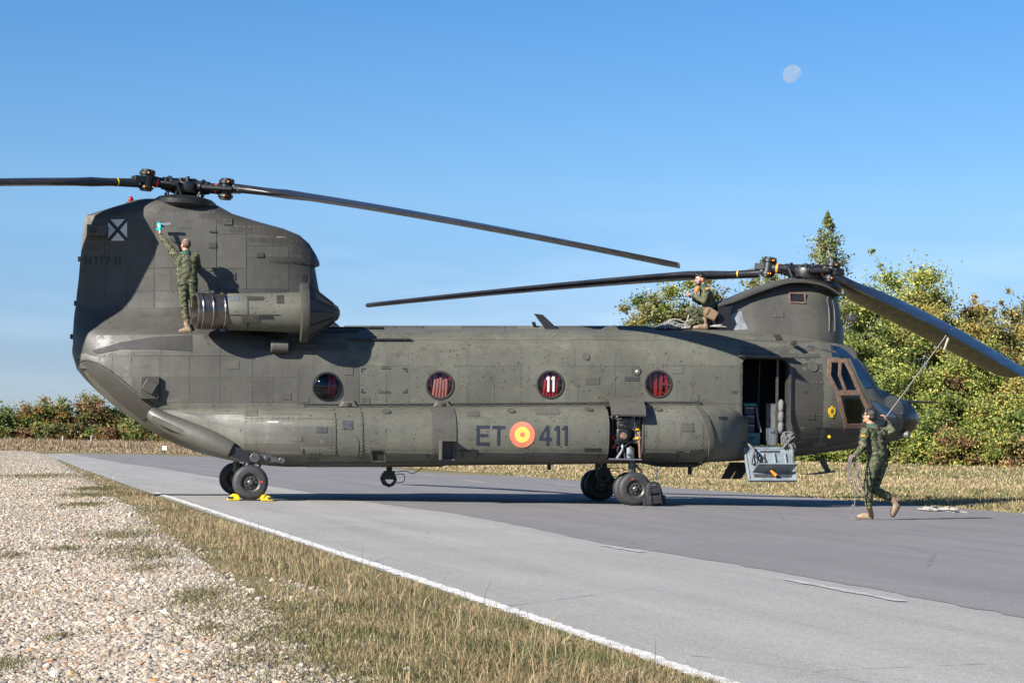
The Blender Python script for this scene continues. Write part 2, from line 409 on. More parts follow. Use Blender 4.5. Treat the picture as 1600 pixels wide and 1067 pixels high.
def asphalt_mat(name, base, warm=0.0):
    t = NT(name)
    v = t.map((0.09, 1.6, 1), vec=t.map(rot=(0, 0, -ROADANG)))
    d, l = tuple(x * 0.76 for x in base), tuple(x * 1.17 for x in base)
    c = t.mix(t.rng(t.noise(1.0, 6, 0.65, v), 0.32, 0.68, 0, 1), d, l)
    c = t.mix(t.rng(t.noise(0.45, 5, 0.6), 0.4, 0.7, 0, 0.45), c, tuple(x * 1.22 for x in base))
    c = t.mix(t.rng(t.noise(0.7, 5, 0.7, t.map((0.5, 1, 1), loc=(6, 2, 0))), 0.58, 0.75, 0, 0.4), c, tuple(x * 0.62 for x in base))
    c = t.mix(t.rng(t.noise(11, 5, 0.75), 0.35, 0.65, 0, 0.45), c, tuple(x * 0.72 for x in base))
    c = t.mix(t.rng(t.noise(34, 3, 0.7, t.map((1, .6, 1))), 0.5, 0.68, 0, 0.5), c, tuple(x * 1.3 for x in base))
    pt = t.voro(0.22, 'F1', out='Color', vec=t.map((1, 1.8, 1), vec=t.map(rot=(0, 0, -ROADANG))))
    c = t.mix(t.rng(pt, 0.62, 0.66, 0, 0.25), c, tuple(x * 0.78 for x in base))
    sp = t.voro(85, 'F1', out='Color')
    c = t.mix(t.rng(sp, 0.1, 0.9, 0.42, 0), c, tuple(x * 0.35 for x in base))
    c = t.mix(t.rng(t.noise(120, 2, 0.5), 0.62, 0.75, 0, 0.6), c, (0.5, 0.47, 0.42))
    cr = t.voro(0.33, 'DISTANCE_TO_EDGE', t.map((0.45, 1, 1), vec=t.map(rot=(0, 0, -ROADANG))))
    crd = t.math('ADD', cr, t.math('MULTIPLY', t.noise(3, 5, 0.7), 0.03))
    c = t.mix(t.math('MULTIPLY', t.rng(crd, 0.011, 0.019, 0.6, 0), t.rng(t.noise(0.25, 2), 0.44, 0.5, 0, 1)), c, (0.05, 0.048, 0.045))
    b = t.bump(t.voro(85, 'F1'), 0.5, 0.006)
    return t.done(c, 0.88, 0, b, 0.25)
def line_mat():
    t = NT('worn_white_line')
    c = t.mix(t.rng(t.noise(9, 7, 0.78), 0.42, 0.58, 0, 0.9), (0.74, 0.72, 0.67), (0.46, 0.44, 0.40))
    c = t.mix(t.rng(t.noise(90, 3, 0.6), 0.62, 0.7, 0, 0.7), c, (0.22, 0.2, 0.17))
    c = t.mix(t.rng(t.noise(5, 8, 0.8, t.map(loc=(3, 3, 0))), 0.54, 0.62, 0, 0.85), c, (0.30, 0.285, 0.26))
    return t.done(c, 0.75, 0, t.bump(t.voro(85, 'F1'), 0.4, 0.005), 0.3)
mat_field, mat_gravel = field_mat(), gravel_mat()
mat_asph = asphalt_mat('light_asphalt', (0.345, 0.33, 0.305))
mat_asph2 = asphalt_mat('dark_asphalt', (0.215, 0.203, 0.200))
mat_line = line_mat()
mat_dash = line_mat(); mat_dash.name = 'faded_white_dash'
for n_ in mat_dash.node_tree.nodes:
    if n_.type == 'MIX' and tuple(round(x, 2) for x in n_.inputs[6].default_value[:3]) == (0.74, 0.72, 0.67): n_.inputs[6].default_value = (0.46, 0.455, 0.44, 1); n_.inputs[7].default_value = (0.30, 0.29, 0.28, 1)

# ground: one sheet, subdivided near the place with a slight rise towards the tree belt
def rise(x, y):
    t = min(max((y - 62) / 45.0, 0), 1); k = min(max((x + 5) / 12.0, 0), 1)
    return 0.42 * t * t * (3 - 2 * t) * k
def make_ground():
    xs = np.unique(np.concatenate([np.array([-4000, -1500, -600, -250]), np.arange(-140, 141, 4.0), np.array([250, 600, 1500, 4000])]))
    ys = np.unique(np.concatenate([np.array([-4000, -1000, -200, -40]), np.arange(0, 281, 4.0), np.array([400, 900, 2500, 9000])]))
    v = [(x, y, rise(x, y)) for y in ys for x in xs]; nx = len(xs)
    f = [(j * nx + i, j * nx + i + 1, (j + 1) * nx + i + 1, (j + 1) * nx + i) for j in range(len(ys) - 1) for i in range(nx - 1)]
    me = bpy.data.meshes.new('ground'); me.from_pydata(v, [], f); me.materials.append(mat_field); finish(me)
    return tag(link('ground', me), kind='structure')
make_ground()
GRAVEL_PX = [(-420, 1130), (-420, 760), (-260, 712), (-40, 703), (20, 703.5), (56, 706.5), (80, 713), (112, 733), (150, 757), (205, 792), (262, 835), (338, 890), (405, 945), (452, 985), (500, 1035), (560, 1130)]
sheet('gravel_path', pxpoly(GRAVEL_PX, 0.004), mat_gravel)
ROAD_PX = [(1900, 1323), (1070, 1052), (860, 980), (640, 906), (480, 852), (330, 803), (200, 758), (130, 733), (95, 719), (60, 709.5), (100, 708.2), (200, 709.8), (330, 714), (490, 722), (650, 732), (860, 748), (1220, 774.5), (1600, 803), (2200, 849)]
sheet('road', pxpoly(ROAD_PX, 0.008), mat_asph)
def jag(pts, amp, k=7, seed=3):
    r = random.Random(seed); o = []
    for a, b in zip(pts[:-1], pts[1:]):
        a, b = Vector(a), Vector(b)
        for i in range(k):
            p = a.lerp(b, i / k); p += Vector((r.uniform(-1, 1), r.uniform(-1, 1), 0)) * amp; p.z = a.z; o.append(p)
    o.append(Vector(pts[-1])); return o
edge = [(113, 709.2), (149, 716), (191, 723), (255, 732), (319, 742.5), (419, 758), (490, 770), (600, 787), (700, 800), (800, 818), (950, 850), (1100, 873), (1200, 890), (1400, 926), (1600, 964), (2200, 1080)]
far = [(2200, 847), (1600, 801.6), (1220, 773.2), (860, 747), (650, 731.2), (490, 721.3), (330, 713.4), (200, 709.3)]
def lane_sheet():
    near = jag(pxpoly(edge, 0.012), 0.035, 9); fr = pxpoly(far[::-1], 0.012)
    def along(pl, t):
        ds = [0.0]
        for a, b in zip(pl[:-1], pl[1:]): ds.append(ds[-1] + (b - a).length)
        s = t * ds[-1]
        for i in range(len(pl) - 1):
            if s <= ds[i + 1] + 1e-6: return pl[i].lerp(pl[i + 1], (s - ds[i]) / max(1e-9, ds[i + 1] - ds[i]))
        return pl[-1]
    ds = [0.0]
    for a, b in zip(near[:-1], near[1:]): ds.append(ds[-1] + (b - a).length)
    v = []
    for p, s in zip(near, ds):
        q = along(fr, s / ds[-1]); v += [tuple(p.lerp(q, k / 6)) for k in range(7)]
    f = [(i * 7 + k, i * 7 + k + 1, i * 7 + k + 8, i * 7 + k + 7) for i in range(len(near) - 1) for k in range(6)]
    me = bpy.data.meshes.new('road_resurfaced_lane'); me.from_pydata(v, [], f); me.materials.append(mat_asph2); me.update()
    if me.polygons[len(me.polygons) // 2].normal.z < 0: me.flip_normals()
    tag(link('road_resurfaced_lane', me), kind='structure')
lane_sheet()
# painted markings: real strips lying on the road
def strip(name, a, b, w, z, n=30, seed=1, wear=0.012):
    a, b = Vector(a), Vector(b); d = (b - a).normalized(); s = Vector((-d.y, d.x, 0)); r = random.Random(seed)
    v, f = [], []
    for i in range(n + 1):
        p = a.lerp(b, i / n)
        for k in (-1, 1):
            q = p + s * (k * w / 2 + r.uniform(-wear, wear)); v.append((q.x, q.y, z))
    f = [(2 * i, 2 * i + 1, 2 * i + 3, 2 * i + 2) for i in range(n)]
    me = bpy.data.meshes.new(name); me.from_pydata(v, [], f); me.materials.append(mat_dash if name == 'lane_marking' else mat_line)
    if me.polygons[0].normal.z < 0: me.flip_normals()
    return tag(link(name, me), kind='structure')
pa = pxpoly([(1500, 1187), (1070, 1045), (860, 973), (640, 899.5), (480, 847), (330, 797.5), (240, 768)], 0.016)
v, f = [], []
pts = []
for a, b in zip(pa[:-1], pa[1:]):
    for i in range(50): pts.append(a.lerp(b, i / 50))
for i, p in enumerate(pts[:-1]):
    d = (pts[i + 1] - p).normalized(); s = Vector((-d.y, d.x, 0))
    for k in (-1, 1):
        q = p + s * (k * 0.062 + rnd.uniform(-0.015, 0.015)); v.append((q.x, q.y, 0.016))
f = [(2 * i, 2 * i + 1, 2 * i + 3, 2 * i + 2) for i in range(len(v) // 2 - 1)]
me = bpy.data.meshes.new('edge_line'); me.from_pydata(v, [], f); me.materials.append(mat_line)
if me.polygons[0].normal.z < 0: me.flip_normals()
tag(link('edge_line', me), kind='structure')
for i, (a, b, w) in enumerate([((942, 853.5), (1003, 864.5), 0.09), ((1226, 907), (1412, 942), 0.09), ((1370, 806.5), (1512, 812), 0.10), ((868, 756), (902, 759.5), 0.10), ((725, 750.5), (757, 754.5), 0.10), ((788, 764), (822, 767), 0.08),
                               ((655, 741), (680, 743.5), 0.1), ((1046, 776), (1100, 781), 0.1), ((590, 734), (612, 736), 0.1), ((560, 755), (600, 758.5), 0.07), ((255, 727), (275, 728.5), 0.1)]):
    strip('lane_marking', G(*a), G(*b), w, 0.016, 14, i + 4, 0.02)

# ---- grass, one mesh of many bent blades
def npcol(me, cols):
    a = me.color_attributes.new('tint', 'FLOAT_COLOR', 'POINT'); a.data.foreach_set('color', cols.ravel())
def grass_mesh(name, P, h, w, lean, cols, mat):
    n = len(P); ang = rng.uniform(0, 2 * np.pi, n); az = rng.uniform(0, 2 * np.pi, n)
    side = np.stack([np.cos(ang), np.sin(ang), np.zeros(n)], 1) * (w[:, None] / 2)
    ln = np.stack([np.cos(az), np.sin(az), np.zeros(n)], 1) * (lean * h)[:, None]
    up = np.array([0, 0, 1.0])
    mid = P + ln * 0.35 + up * (h * 0.6)[:, None]; tip = P + ln + up * (h * (1 - 0.25 * lean))[:, None]
    V = np.empty((n, 5, 3)); V[:, 0] = P - side; V[:, 1] = P + side; V[:, 2] = mid + side * 0.8; V[:, 3] = mid - side * 0.8; V[:, 4] = tip
    V = V.reshape(-1, 3); base = (np.arange(n) * 5)[:, None]
    quads = base + np.array([0, 1, 2, 3]); tris = base + np.array([3, 2, 4])
    me = bpy.data.meshes.new(name); me.vertices.add(n * 5); me.vertices.foreach_set('co', V.ravel())
    loops = np.concatenate([quads, tris], 1).ravel()
    me.loops.add(len(loops)); me.loops.foreach_set('vertex_index', loops)
    st = (np.arange(n) * 7)[:, None] + np.array([0, 4]); tot = np.tile([4, 3], n)
    me.polygons.add(2 * n); me.polygons.foreach_set('loop_start', st.ravel()); me.polygons.foreach_set('loop_total', tot)
    me.update(calc_edges=True); me.validate()
    cc = np.repeat(np.concatenate([cols, np.ones((n, 1))], 1)[:, None, :], 5, 1).reshape(-1, 4)
    npcol(me, cc); me.materials.append(mat)
    return tag(link(name, me), kind='stuff')
def leaf_mat(name, rough=0.6, trans=0.35):
    t = NT(name); a = t.n.new('ShaderNodeVertexColor'); a.layer_name = 'tint'
    t.done(a.outputs[0], rough, 0, None, 0.25)
    tl = t.n.new('ShaderNodeBsdfTranslucent'); t.l.new(a.outputs[0], tl.inputs[0])
    mx = t.n.new('ShaderNodeMixShader'); mx.inputs[0].default_value = trans
    t.l.new(t.b.outputs[0], mx.inputs[1]); t.l.new(tl.outputs[0], mx.inputs[2]); t.l.new(mx.outputs[0], t.o.inputs[0]); return t.mat
mat_blade, mat_leaf = leaf_mat('grass_blades', 0.7, 0.25), leaf_mat('leaves', 0.55, 0.3)
def inpoly(x, y, poly):
    ins = np.zeros(len(x), bool); n = len(poly)
    for i in range(n):
        x0, y0 = poly[i][:2]; x1, y1 = poly[(i + 1) % n][:2]
        c = ((y0 > y) != (y1 > y)) & (x < (x1 - x0) * (y - y0) / (y1 - y0 + 1e-12) + x0); ins ^= c
    return ins
def snoise(x, y, s, seed=0.0):        # cheap smooth numpy noise in 0..1
    a = x / s; b = y / s
    v = np.sin(a * 1.3 + seed) * np.cos(b * 1.7 + seed * 2.1) + np.sin(a * 2.9 + b * 2.3 + seed * 3) * 0.6 + np.sin(a * 5.3 - b * 4.7 + seed) * 0.4 + np.cos(a * 9.1 + b * 11.3 + seed * 5) * 0.25
    return (v / 2.25 + 1) / 2
def pick(cols, n, spread=0.22):
    cols = np.array(cols); c = cols[rng.integers(0, len(cols), n)]
    return np.clip(c * rng.uniform(1 - spread, 1 + spread, (n, 1)), 0, 1)
DRY = [(0.35, 0.27, 0.15), (0.27, 0.20, 0.11), (0.44, 0.355, 0.215), (0.19, 0.14, 0.08), (0.35, 0.24, 0.13)]
GREEN = [(0.10, 0.115, 0.035), (0.135, 0.145, 0.05), (0.075, 0.09, 0.032), (0.19, 0.18, 0.07)]
# verge between the gravel and the road
g_edge = [G(x, y) for x, y in GRAVEL_PX[5:]]
r_edge = [G(x, y) for x, y in [(1500, 1192), (1070, 1056), (860, 984), (640, 911), (480, 857), (330, 808), (200, 762), (130, 736), (95, 721), (62, 711)]]
verge = g_edge + r_edge
def scatter_in(poly, n, ypow=1.6, maxn=4000000):
    ys = np.array([p[1] for p in poly]); xs = np.array([p[0] for p in poly])
    y0, y1 = max(ys.min(), 8.6), ys.max()
    ox, oy = [], []; got = 0
    while got < n:
        u = rng.random(n * 2); e = 1.0005 - ypow
        y = (y0 ** e + u * (y1 ** e - y0 ** e)) ** (1 / e)
        lo_, hi_ = -0.27 * y, 0.27 * y
        lo_ = np.maximum(lo_, xs.min()); hi_ = np.minimum(hi_, xs.max())
        x = lo_ + rng.random(n * 2) * (hi_ - lo_); k = (hi_ > lo_) & inpoly(x, y, poly)
        ox.append(x[k]); oy.append(y[k]); got += k.sum()
    return np.concatenate(ox)[:n], np.concatenate(oy)[:n]
def make_verge():
    g2 = [G(px - 36 - (px > 250) * 60, y) for px, y in GRAVEL_PX[6:]]
    x, y = scatter_in(g2 + r_edge, 150000, 1.0)
    n = len(x)
    patch = snoise(x, y, 0.55, 1.0); p2 = snoise(x, y, 0.16, 4.0)
    # distance from the gravel edge side: thinner there
    gp = np.array([(p.x, p.y) for p in g_edge]); d = np.full(n, 9.0)
    for a, b in zip(gp[:-1], gp[1:]):
        ab = b - a; t = np.clip(((x - a[0]) * ab[0] + (y - a[1]) * ab[1]) / (ab @ ab), 0, 1)
        d = np.minimum(d, np.hypot(x - a[0] - t * ab[0], y - a[1] - t * ab[1]))
    ing = inpoly(x, y, [G(a, b) for a, b in GRAVEL_PX]); d = np.where(ing, -d, d)
    rp = np.array([(p.x, p.y) for p in r_edge]); dr = np.full(n, 9.0)
    for a, b in zip(rp[:-1], rp[1:]):
        ab = b - a; t = np.clip(((x - a[0]) * ab[0] + (y - a[1]) * ab[1]) / (ab @ ab), 0, 1)
        dr = np.minimum(dr, np.hypot(x - a[0] - t * ab[0], y - a[1] - t * ab[1]))
    p4 = snoise(x, y * .5, 1.1, 12.0)
    keep = rng.random(n) < np.clip(0.42 + d * 1.0 + (patch - 0.55) * 1.8 + (p4 - .5) * 2.0 + (p2 - .5) * 1.6 - .12, 0.0, 1)
    x, y, patch, p2, d, dr = x[keep], y[keep], patch[keep], p2[keep], d[keep], dr[keep]; n = len(x)
    P = np.stack([x, y, np.full(n, 0.0)], 1)
    clump = snoise(x, y, 0.10, 7.0) * .6 + snoise(x, y, .33, 2.2) * .4
    h = rng.uniform(0.04, 0.19, n) * (0.1 + 1.7 * np.clip(clump - .15, 0, 1)) * np.clip(0.4 + d * .8, 0.15, 1.1) * np.clip(0.36 + dr * 1.6, .36, 1) * .9
    tall = (rng.random(n) < 0.02 + .035 * np.clip((y - 12) / 10, 0, 1)) & (dr > .25) & (d > .1); h[tall] *= 2.1
    dryp = np.clip(0.55 + (patch - 0.5) * 1.6 + np.clip((y - 15) / 25, 0, 0.55), 0.1, 0.93)
    isdry = rng.random(n) < dryp; isdry |= tall
    c = np.where(isdry[:, None], pick(DRY, n), pick(GREEN, n))
    w = rng.uniform(0.0025, 0.0055, n) * (1 + np.clip((y - 12) / 25, 0, 2.2))
    grass_mesh('verge_grass', P, h, w, rng.uniform(0.15, 1.3, n) * np.where(tall, 0.35, 1), c, mat_blade)
make_verge()
def make_weeds():               # little green tufts growing in the gravel
    gp = [G(a, b) for a, b in GRAVEL_PX]
    cs = [(385, 1035, .22), (180, 838, .5), (230, 890, .25), (335, 955, .4), (300, 940, .25), (465, 1050, .4), (130, 790, .35), (200, 860, .5), (330, 985, .15), (100, 860, .15), (60, 745, 1.2), (140, 775, .6), (5, 1045, .15), (445, 985, .35), (270, 800, .3), (410, 1000, .2), (90, 1000, .08), (20, 870, .15), (150, 765, 0.5), (240, 870, .3), (310, 930, .25)]
    X, Y = [], []
    for px, py, r in cs:
        c = G(px, py); n = int(1300 * min(1, r * 2))
        X.append(c.x + rng.normal(0, r * 0.45, n)); Y.append(c.y + rng.normal(0, r * 1.5, n))
    sx_, sy_ = scatter_in(gp, 26000, 1.25)
    k = rng.random(len(sx_)) < np.clip(((snoise(sx_, sy_ * .7, 0.8, 3.3) * .5 + snoise(sx_ * 1.3, sy_ * .5, .21, 1.1) * .5) - .50) * 3.0, 0.015, .9)
    X.append(sx_[k]); Y.append(sy_[k])
    x, y = np.concatenate(X), np.concatenate(Y); n = len(x)
    isdry = rng.random(n) < 0.45
    c = np.where(isdry[:, None], pick([(0.22, 0.16, 0.09), (0.30, 0.24, 0.13), (0.15, 0.10, 0.06)], n), pick(GREEN, n))
    grass_mesh('gravel_weeds', np.stack([x, y, np.full(n, 0.004)], 1), rng.uniform(0.012, 0.06, n) * (1 + np.clip((y - 18) / 40, 0, 1)), rng.uniform(0.003, 0.006, n) * (1 + np.clip((y - 14) / 25, 0, 2)), rng.uniform(0.5, 1.8, n), c, mat_blade)
make_weeds()
def make_field_grass():
    # far side of the road: dry mown grass, then the rough strip in front of the far wood
    N = 150000
    px = rng.uniform(560, 1680, N); H = 690 + 0.0186 * (px - 800)
    edge_y = 803 - 0.0743 * (1600 - px) - 0.3
    py = H + 14 + rng.random(N) ** 0.9 * (edge_y - H - 14)
    t = (py - H); Yd = CAM_H * FPX / t; x = (px - 800) / FPX * Yd
    z = np.array([rise(a, b) for a, b in zip(x, Yd)])
    k = Yd < 125; x, Yd, z = x[k], Yd[k], z[k]; n = len(x)
    patch = snoise(x, Yd, 2.2, 2.0); p3 = snoise(x, Yd, 9, 6.0)
    isdry = rng.random(n) < np.clip(0.68 + (patch - 0.5) * 0.9 + (p3 - 0.5) * 0.9, 0.15, 0.97)
    c = np.where(isdry[:, None], pick(DRY, n, 0.3), pick(GREEN, n, 0.3))
    edge_d = np.clip((edge_y[k] - py[k]) / 8, 0.35, 1)
    h = rng.uniform(0.05, 0.17, n) * (0.6 + 0.8 * snoise(x, Yd, 0.7, 9)) * edge_d
    w = rng.uniform(0.012, 0.03, n) * (Yd / 55)
    grass_mesh('meadow_grass', np.stack([x, Yd, z], 1), h, w, rng.uniform(0.2, 1.2, n), np.clip(c * 1.25, 0, .8), mat_blade)
    # rough dry strip beyond the bend at the left
    N = 60000
    px = rng.uniform(-220, 700, N); Yd = rng.uniform(128, 215, N)
    x = (px - 800) / FPX * Yd
    isdry = rng.random(N) < 0.9
    c = np.where(isdry[:, None], pick([(0.27, 0.19, 0.12), (0.34, 0.26, 0.17), (0.22, 0.15, 0.10), (0.30, 0.21, 0.13)], N, 0.3), pick(GREEN, N))
    h = rng.uniform(0.25, 0.95, N) * (0.5 + 0.8 * snoise(x, Yd, 5, 2)) * np.clip((Yd - 122) / 40, 0.15, .8)
    grass_mesh('rough_grass', np.stack([x, Yd, np.zeros(N)], 1), h, rng.uniform(0.03, 0.10, N), rng.uniform(0.1, 0.6, N), c, mat_blade)
    # grass tongue at the far left of the gravel
    N = 9000
    px = rng.uniform(-420, 16, N); py = rng.uniform(697, 712, N) - np.clip((px + 20) / 60, 0, 1) * 0
    H = 690 + 0.0186 * (px - 800); Yd = CAM_H * FPX / (py - H); x = (px - 800) / FPX * Yd
    k = (px < 14 - (py - 697) * 1.3); x, Yd = x[k], Yd[k]; n = len(x)
    grass_mesh('rough_grass', np.stack([x, Yd, np.zeros(n)], 1), rng.uniform(0.15, 0.7, n), rng.uniform(0.02, 0.06, n), rng.uniform(0.1, 0.6, n), pick(DRY, n, .3), mat_blade)
make_field_grass()

# ---- gravel stones: instanced on a point mesh
def make_stones():
    gp = [G(a, b) for a, b in GRAVEL_PX]
    x1, y1 = scatter_in(gp, 210000, 1.6)
    ext = [G(a, b) for a, b in [(405, 945), (452, 985), (500, 1035), (560, 1130), (900, 1130), (700, 1040), (560, 960), (440, 890)]]
    x2, y2 = scatter_in(ext, 5000, 1.5)
    x, y = np.concatenate([x1, x2]), np.concatenate([y1, y2]); n = len(x)
    x = x + rng.normal(0, .10, n) * np.clip(y / 20, .7, 3); s = rng.gamma(1.9, 0.0025, n) + 0.0026; s *= 1 + np.clip((y - 14) / 30, 0, 1.2)
    bare = snoise(x, y, 0.9, 5.5); gpa = np.array([(p.x, p.y) for p in g_edge]); d = np.full(n, 9.0)
    for a, b in zip(gpa[:-1], gpa[1:]):
        ab = b - a; t = np.clip(((x - a[0]) * ab[0] + (y - a[1]) * ab[1]) / (ab @ ab), 0, 1); d = np.minimum(d, np.hypot(x - a[0] - t * ab[0], y - a[1] - t * ab[1]))
    bare = bare * .6 + snoise(x, y * .6, 2.1, 8.8) * .4; k = ((bare > 0.46) | (rng.random(n) < 0.38)) & (rng.random(n) < np.clip(.25 + d * 1.1, 0, 1))
    big = rng.random(n) < 0.012; s = np.clip(s, 0, 0.028); s[big] *= 1.5
    x, y, s = x[k], y[k], s[k]; n = len(x)
    me = bpy.data.meshes.new('gravel_stones'); me.vertices.add(n)
    me.vertices.foreach_set('co', np.stack([x, y, 0.004 + s * 0.15], 1).ravel())
    sc = np.stack([s * rng.uniform(0.8, 1.5, n), s * rng.uniform(0.8, 1.3, n), s * rng.uniform(0.35, 0.8, n)], 1)
    rt = np.stack([rng.uniform(-0.4, 0.4, n), rng.uniform(-0.4, 0.4, n), rng.uniform(0, 6.28, n)], 1)
    pal = np.array([(0.62, 0.55, 0.45), (0.70, 0.64, 0.55), (0.50, 0.43, 0.34), (0.36, 0.32, 0.28), (0.78, 0.74, 0.67), (0.55, 0.47, 0.37), (0.60, 0.52, 0.43), (0.27, 0.25, 0.24), (0.55, 0.27, 0.10), (0.62, 0.40, 0.24), (0.40, 0.28, 0.2), (0.66, 0.56, 0.46)])
    pr = np.array([.16, .14, .12, .09, .10, .1, .1, .05, .025, .045, .03, .04]); pr /= pr.sum()
    cc = pal[rng.choice(len(pal), n, p=pr)] * np.array([.63, .60, .565]) * rng.uniform(0.8, 1.15, (n, 1))
    for nm, arr in (('stone_scale', sc), ('stone_turn', rt), ('stone_tint', np.clip(cc, 0, 1))):
        a = me.attributes.new(nm, 'FLOAT_VECTOR', 'POINT'); a.data.foreach_set('vector', arr.ravel())
    a = me.attributes.new('stone_kind', 'INT', 'POINT'); a.data.foreach_set('value', rng.integers(0, 4, n).astype(np.int32))
    me.update()
    t = NT('stone'); at = t.n.new('ShaderNodeAttribute'); at.attribute_type = 'INSTANCER'; at.attribute_name = 'stone_tint'
    c = t.mix(t.rng(t.noise(3, 3), 0.35, 0.65, 0, 0.3), at.outputs['Vector'], (0.35, 0.3, 0.24)); mt = t.done(c, 0.75, 0, None, 0.3)
    ng = bpy.data.node_groups.new('stones', 'GeometryNodeTree')
    ng.interface.new_socket('Geometry', in_out='INPUT', socket_type='NodeSocketGeometry')
    ng.interface.new_socket('Geometry', in_out='OUTPUT', socket_type='NodeSocketGeometry')
    N, K = ng.nodes, ng.links
    gi, go = N.new('NodeGroupInput'), N.new('NodeGroupOutput')
    iop = N.new('GeometryNodeInstanceOnPoints'); g2i = N.new('GeometryNodeGeometryToInstance')
    for k in range(4):
        ic = N.new('GeometryNodeMeshIcoSphere'); ic.inputs['Radius'].default_value = 1; ic.inputs['Subdivisions'].default_value = 2
        nz = N.new('ShaderNodeTexNoise'); nz.inputs['Scale'].default_value = 0.9; nz.noise_dimensions = '4D'; nz.inputs['W'].default_value = k * 7.3
        sb = N.new('ShaderNodeVectorMath'); sb.operation = 'SUBTRACT'; sb.inputs[1].default_value = (0.5, 0.5, 0.5)
        sc_ = N.new('ShaderNodeVectorMath'); sc_.operation = 'SCALE'; sc_.inputs['Scale'].default_value = 1.5
        sp = N.new('GeometryNodeSetPosition'); sm = N.new('GeometryNodeSetMaterial'); sm.inputs['Material'].default_value = mt
        K.new(nz.outputs['Color'], sb.inputs[0]); K.new(sb.outputs[0], sc_.inputs[0]); K.new(sc_.outputs[0], sp.inputs['Offset'])
        K.new(ic.outputs['Mesh'], sp.inputs['Geometry']); K.new(sp.outputs[0], sm.inputs['Geometry']); K.new(sm.outputs[0], g2i.inputs[0])
    def attr(nm, ty):
        a = N.new('GeometryNodeInputNamedAttribute'); a.data_type = ty; a.inputs['Name'].default_value = nm; return a.outputs[0]
    e2r = N.new('FunctionNodeEulerToRotation')
    K.new(attr('stone_turn', 'FLOAT_VECTOR'), e2r.inputs[0]); K.new(e2r.outputs[0], iop.inputs['Rotation'])
    K.new(attr('stone_scale', 'FLOAT_VECTOR'), iop.inputs['Scale']); K.new(attr('stone_kind', 'INT'), iop.inputs['Instance Index'])
    iop.inputs['Pick Instance'].default_value = True
    K.new(gi.outputs[0], iop.inputs['Points']); K.new(g2i.outputs[0], iop.inputs['Instance']); K.new(iop.outputs[0], go.inputs[0])
    o = link('gravel_stones', me); md = o.modifiers.new('stones', 'NODES'); md.node_group = ng
    tag(o, kind='stuff')
make_stones()

# ================================================================== TREES
bark = plain('bark', (0.10, 0.085, 0.065), 0.9, 0, 0.3, 0.6, 12)
birchbark = plain('birch_bark', (0.42, 0.40, 0.36), 0.8, 0, 0.4, 0.4, 6)
def leaves_mesh(name, P, size, cols):
    n = len(P)
    nrm = rng.normal(size=(n, 3)) + np.array([0, -0.35, 0.45]); nrm /= np.linalg.norm(nrm, axis=1)[:, None]
    t = rng.normal(size=(n, 3)); u = np.cross(nrm, t); u /= np.linalg.norm(u, axis=1)[:, None]; w = np.cross(nrm, u)
    s = size[:, None] / 2
    V = np.empty((n, 4, 3)); V[:, 0] = P - u * s; V[:, 1] = P - w * s * 0.55; V[:, 2] = P + u * s; V[:, 3] = P + w * s * 0.55
    me = bpy.data.meshes.new(name); me.vertices.add(n * 4); me.vertices.foreach_set('co', V.ravel())
    me.loops.add(n * 4); me.loops.foreach_set('vertex_index', np.arange(n * 4)); me.polygons.add(n)
    me.polygons.foreach_set('loop_start', np.arange(n) * 4); me.polygons.foreach_set('loop_total', np.full(n, 4))
    me.update(calc_edges=True)
    npcol(me, np.repeat(np.concatenate([cols, np.ones((n, 1))], 1)[:, None, :], 4, 1).reshape(-1, 4)); me.materials.append(mat_leaf)
    return me
PAL = {
 'lime': [(0.23, 0.235, 0.05), (0.16, 0.185, 0.04), (0.31, 0.28, 0.07), (0.08, 0.115, 0.03), (0.12, 0.16, 0.035)],
 'green': [(0.085, 0.12, 0.03), (0.11, 0.14, 0.035), (0.06, 0.085, 0.025), (0.15, 0.16, 0.04)],
 'olive': [(0.14, 0.15, 0.05), (0.19, 0.17, 0.06), (0.11, 0.11, 0.045), (0.22, 0.17, 0.06)],
 'gold': [(0.27, 0.20, 0.05), (0.22, 0.18, 0.05), (0.17, 0.16, 0.05), (0.30, 0.21, 0.07)],
 'red': [(0.17, 0.065, 0.04), (0.12, 0.06, 0.04), (0.20, 0.12, 0.05), (0.11, 0.10, 0.04)],
 'rust': [(0.22, 0.11, 0.035), (0.17, 0.10, 0.035), (0.12, 0.11, 0.035), (0.22, 0.13, 0.04)],
 'dark': [(0.05, 0.07, 0.025), (0.07, 0.09, 0.03), (0.09, 0.10, 0.035)]}
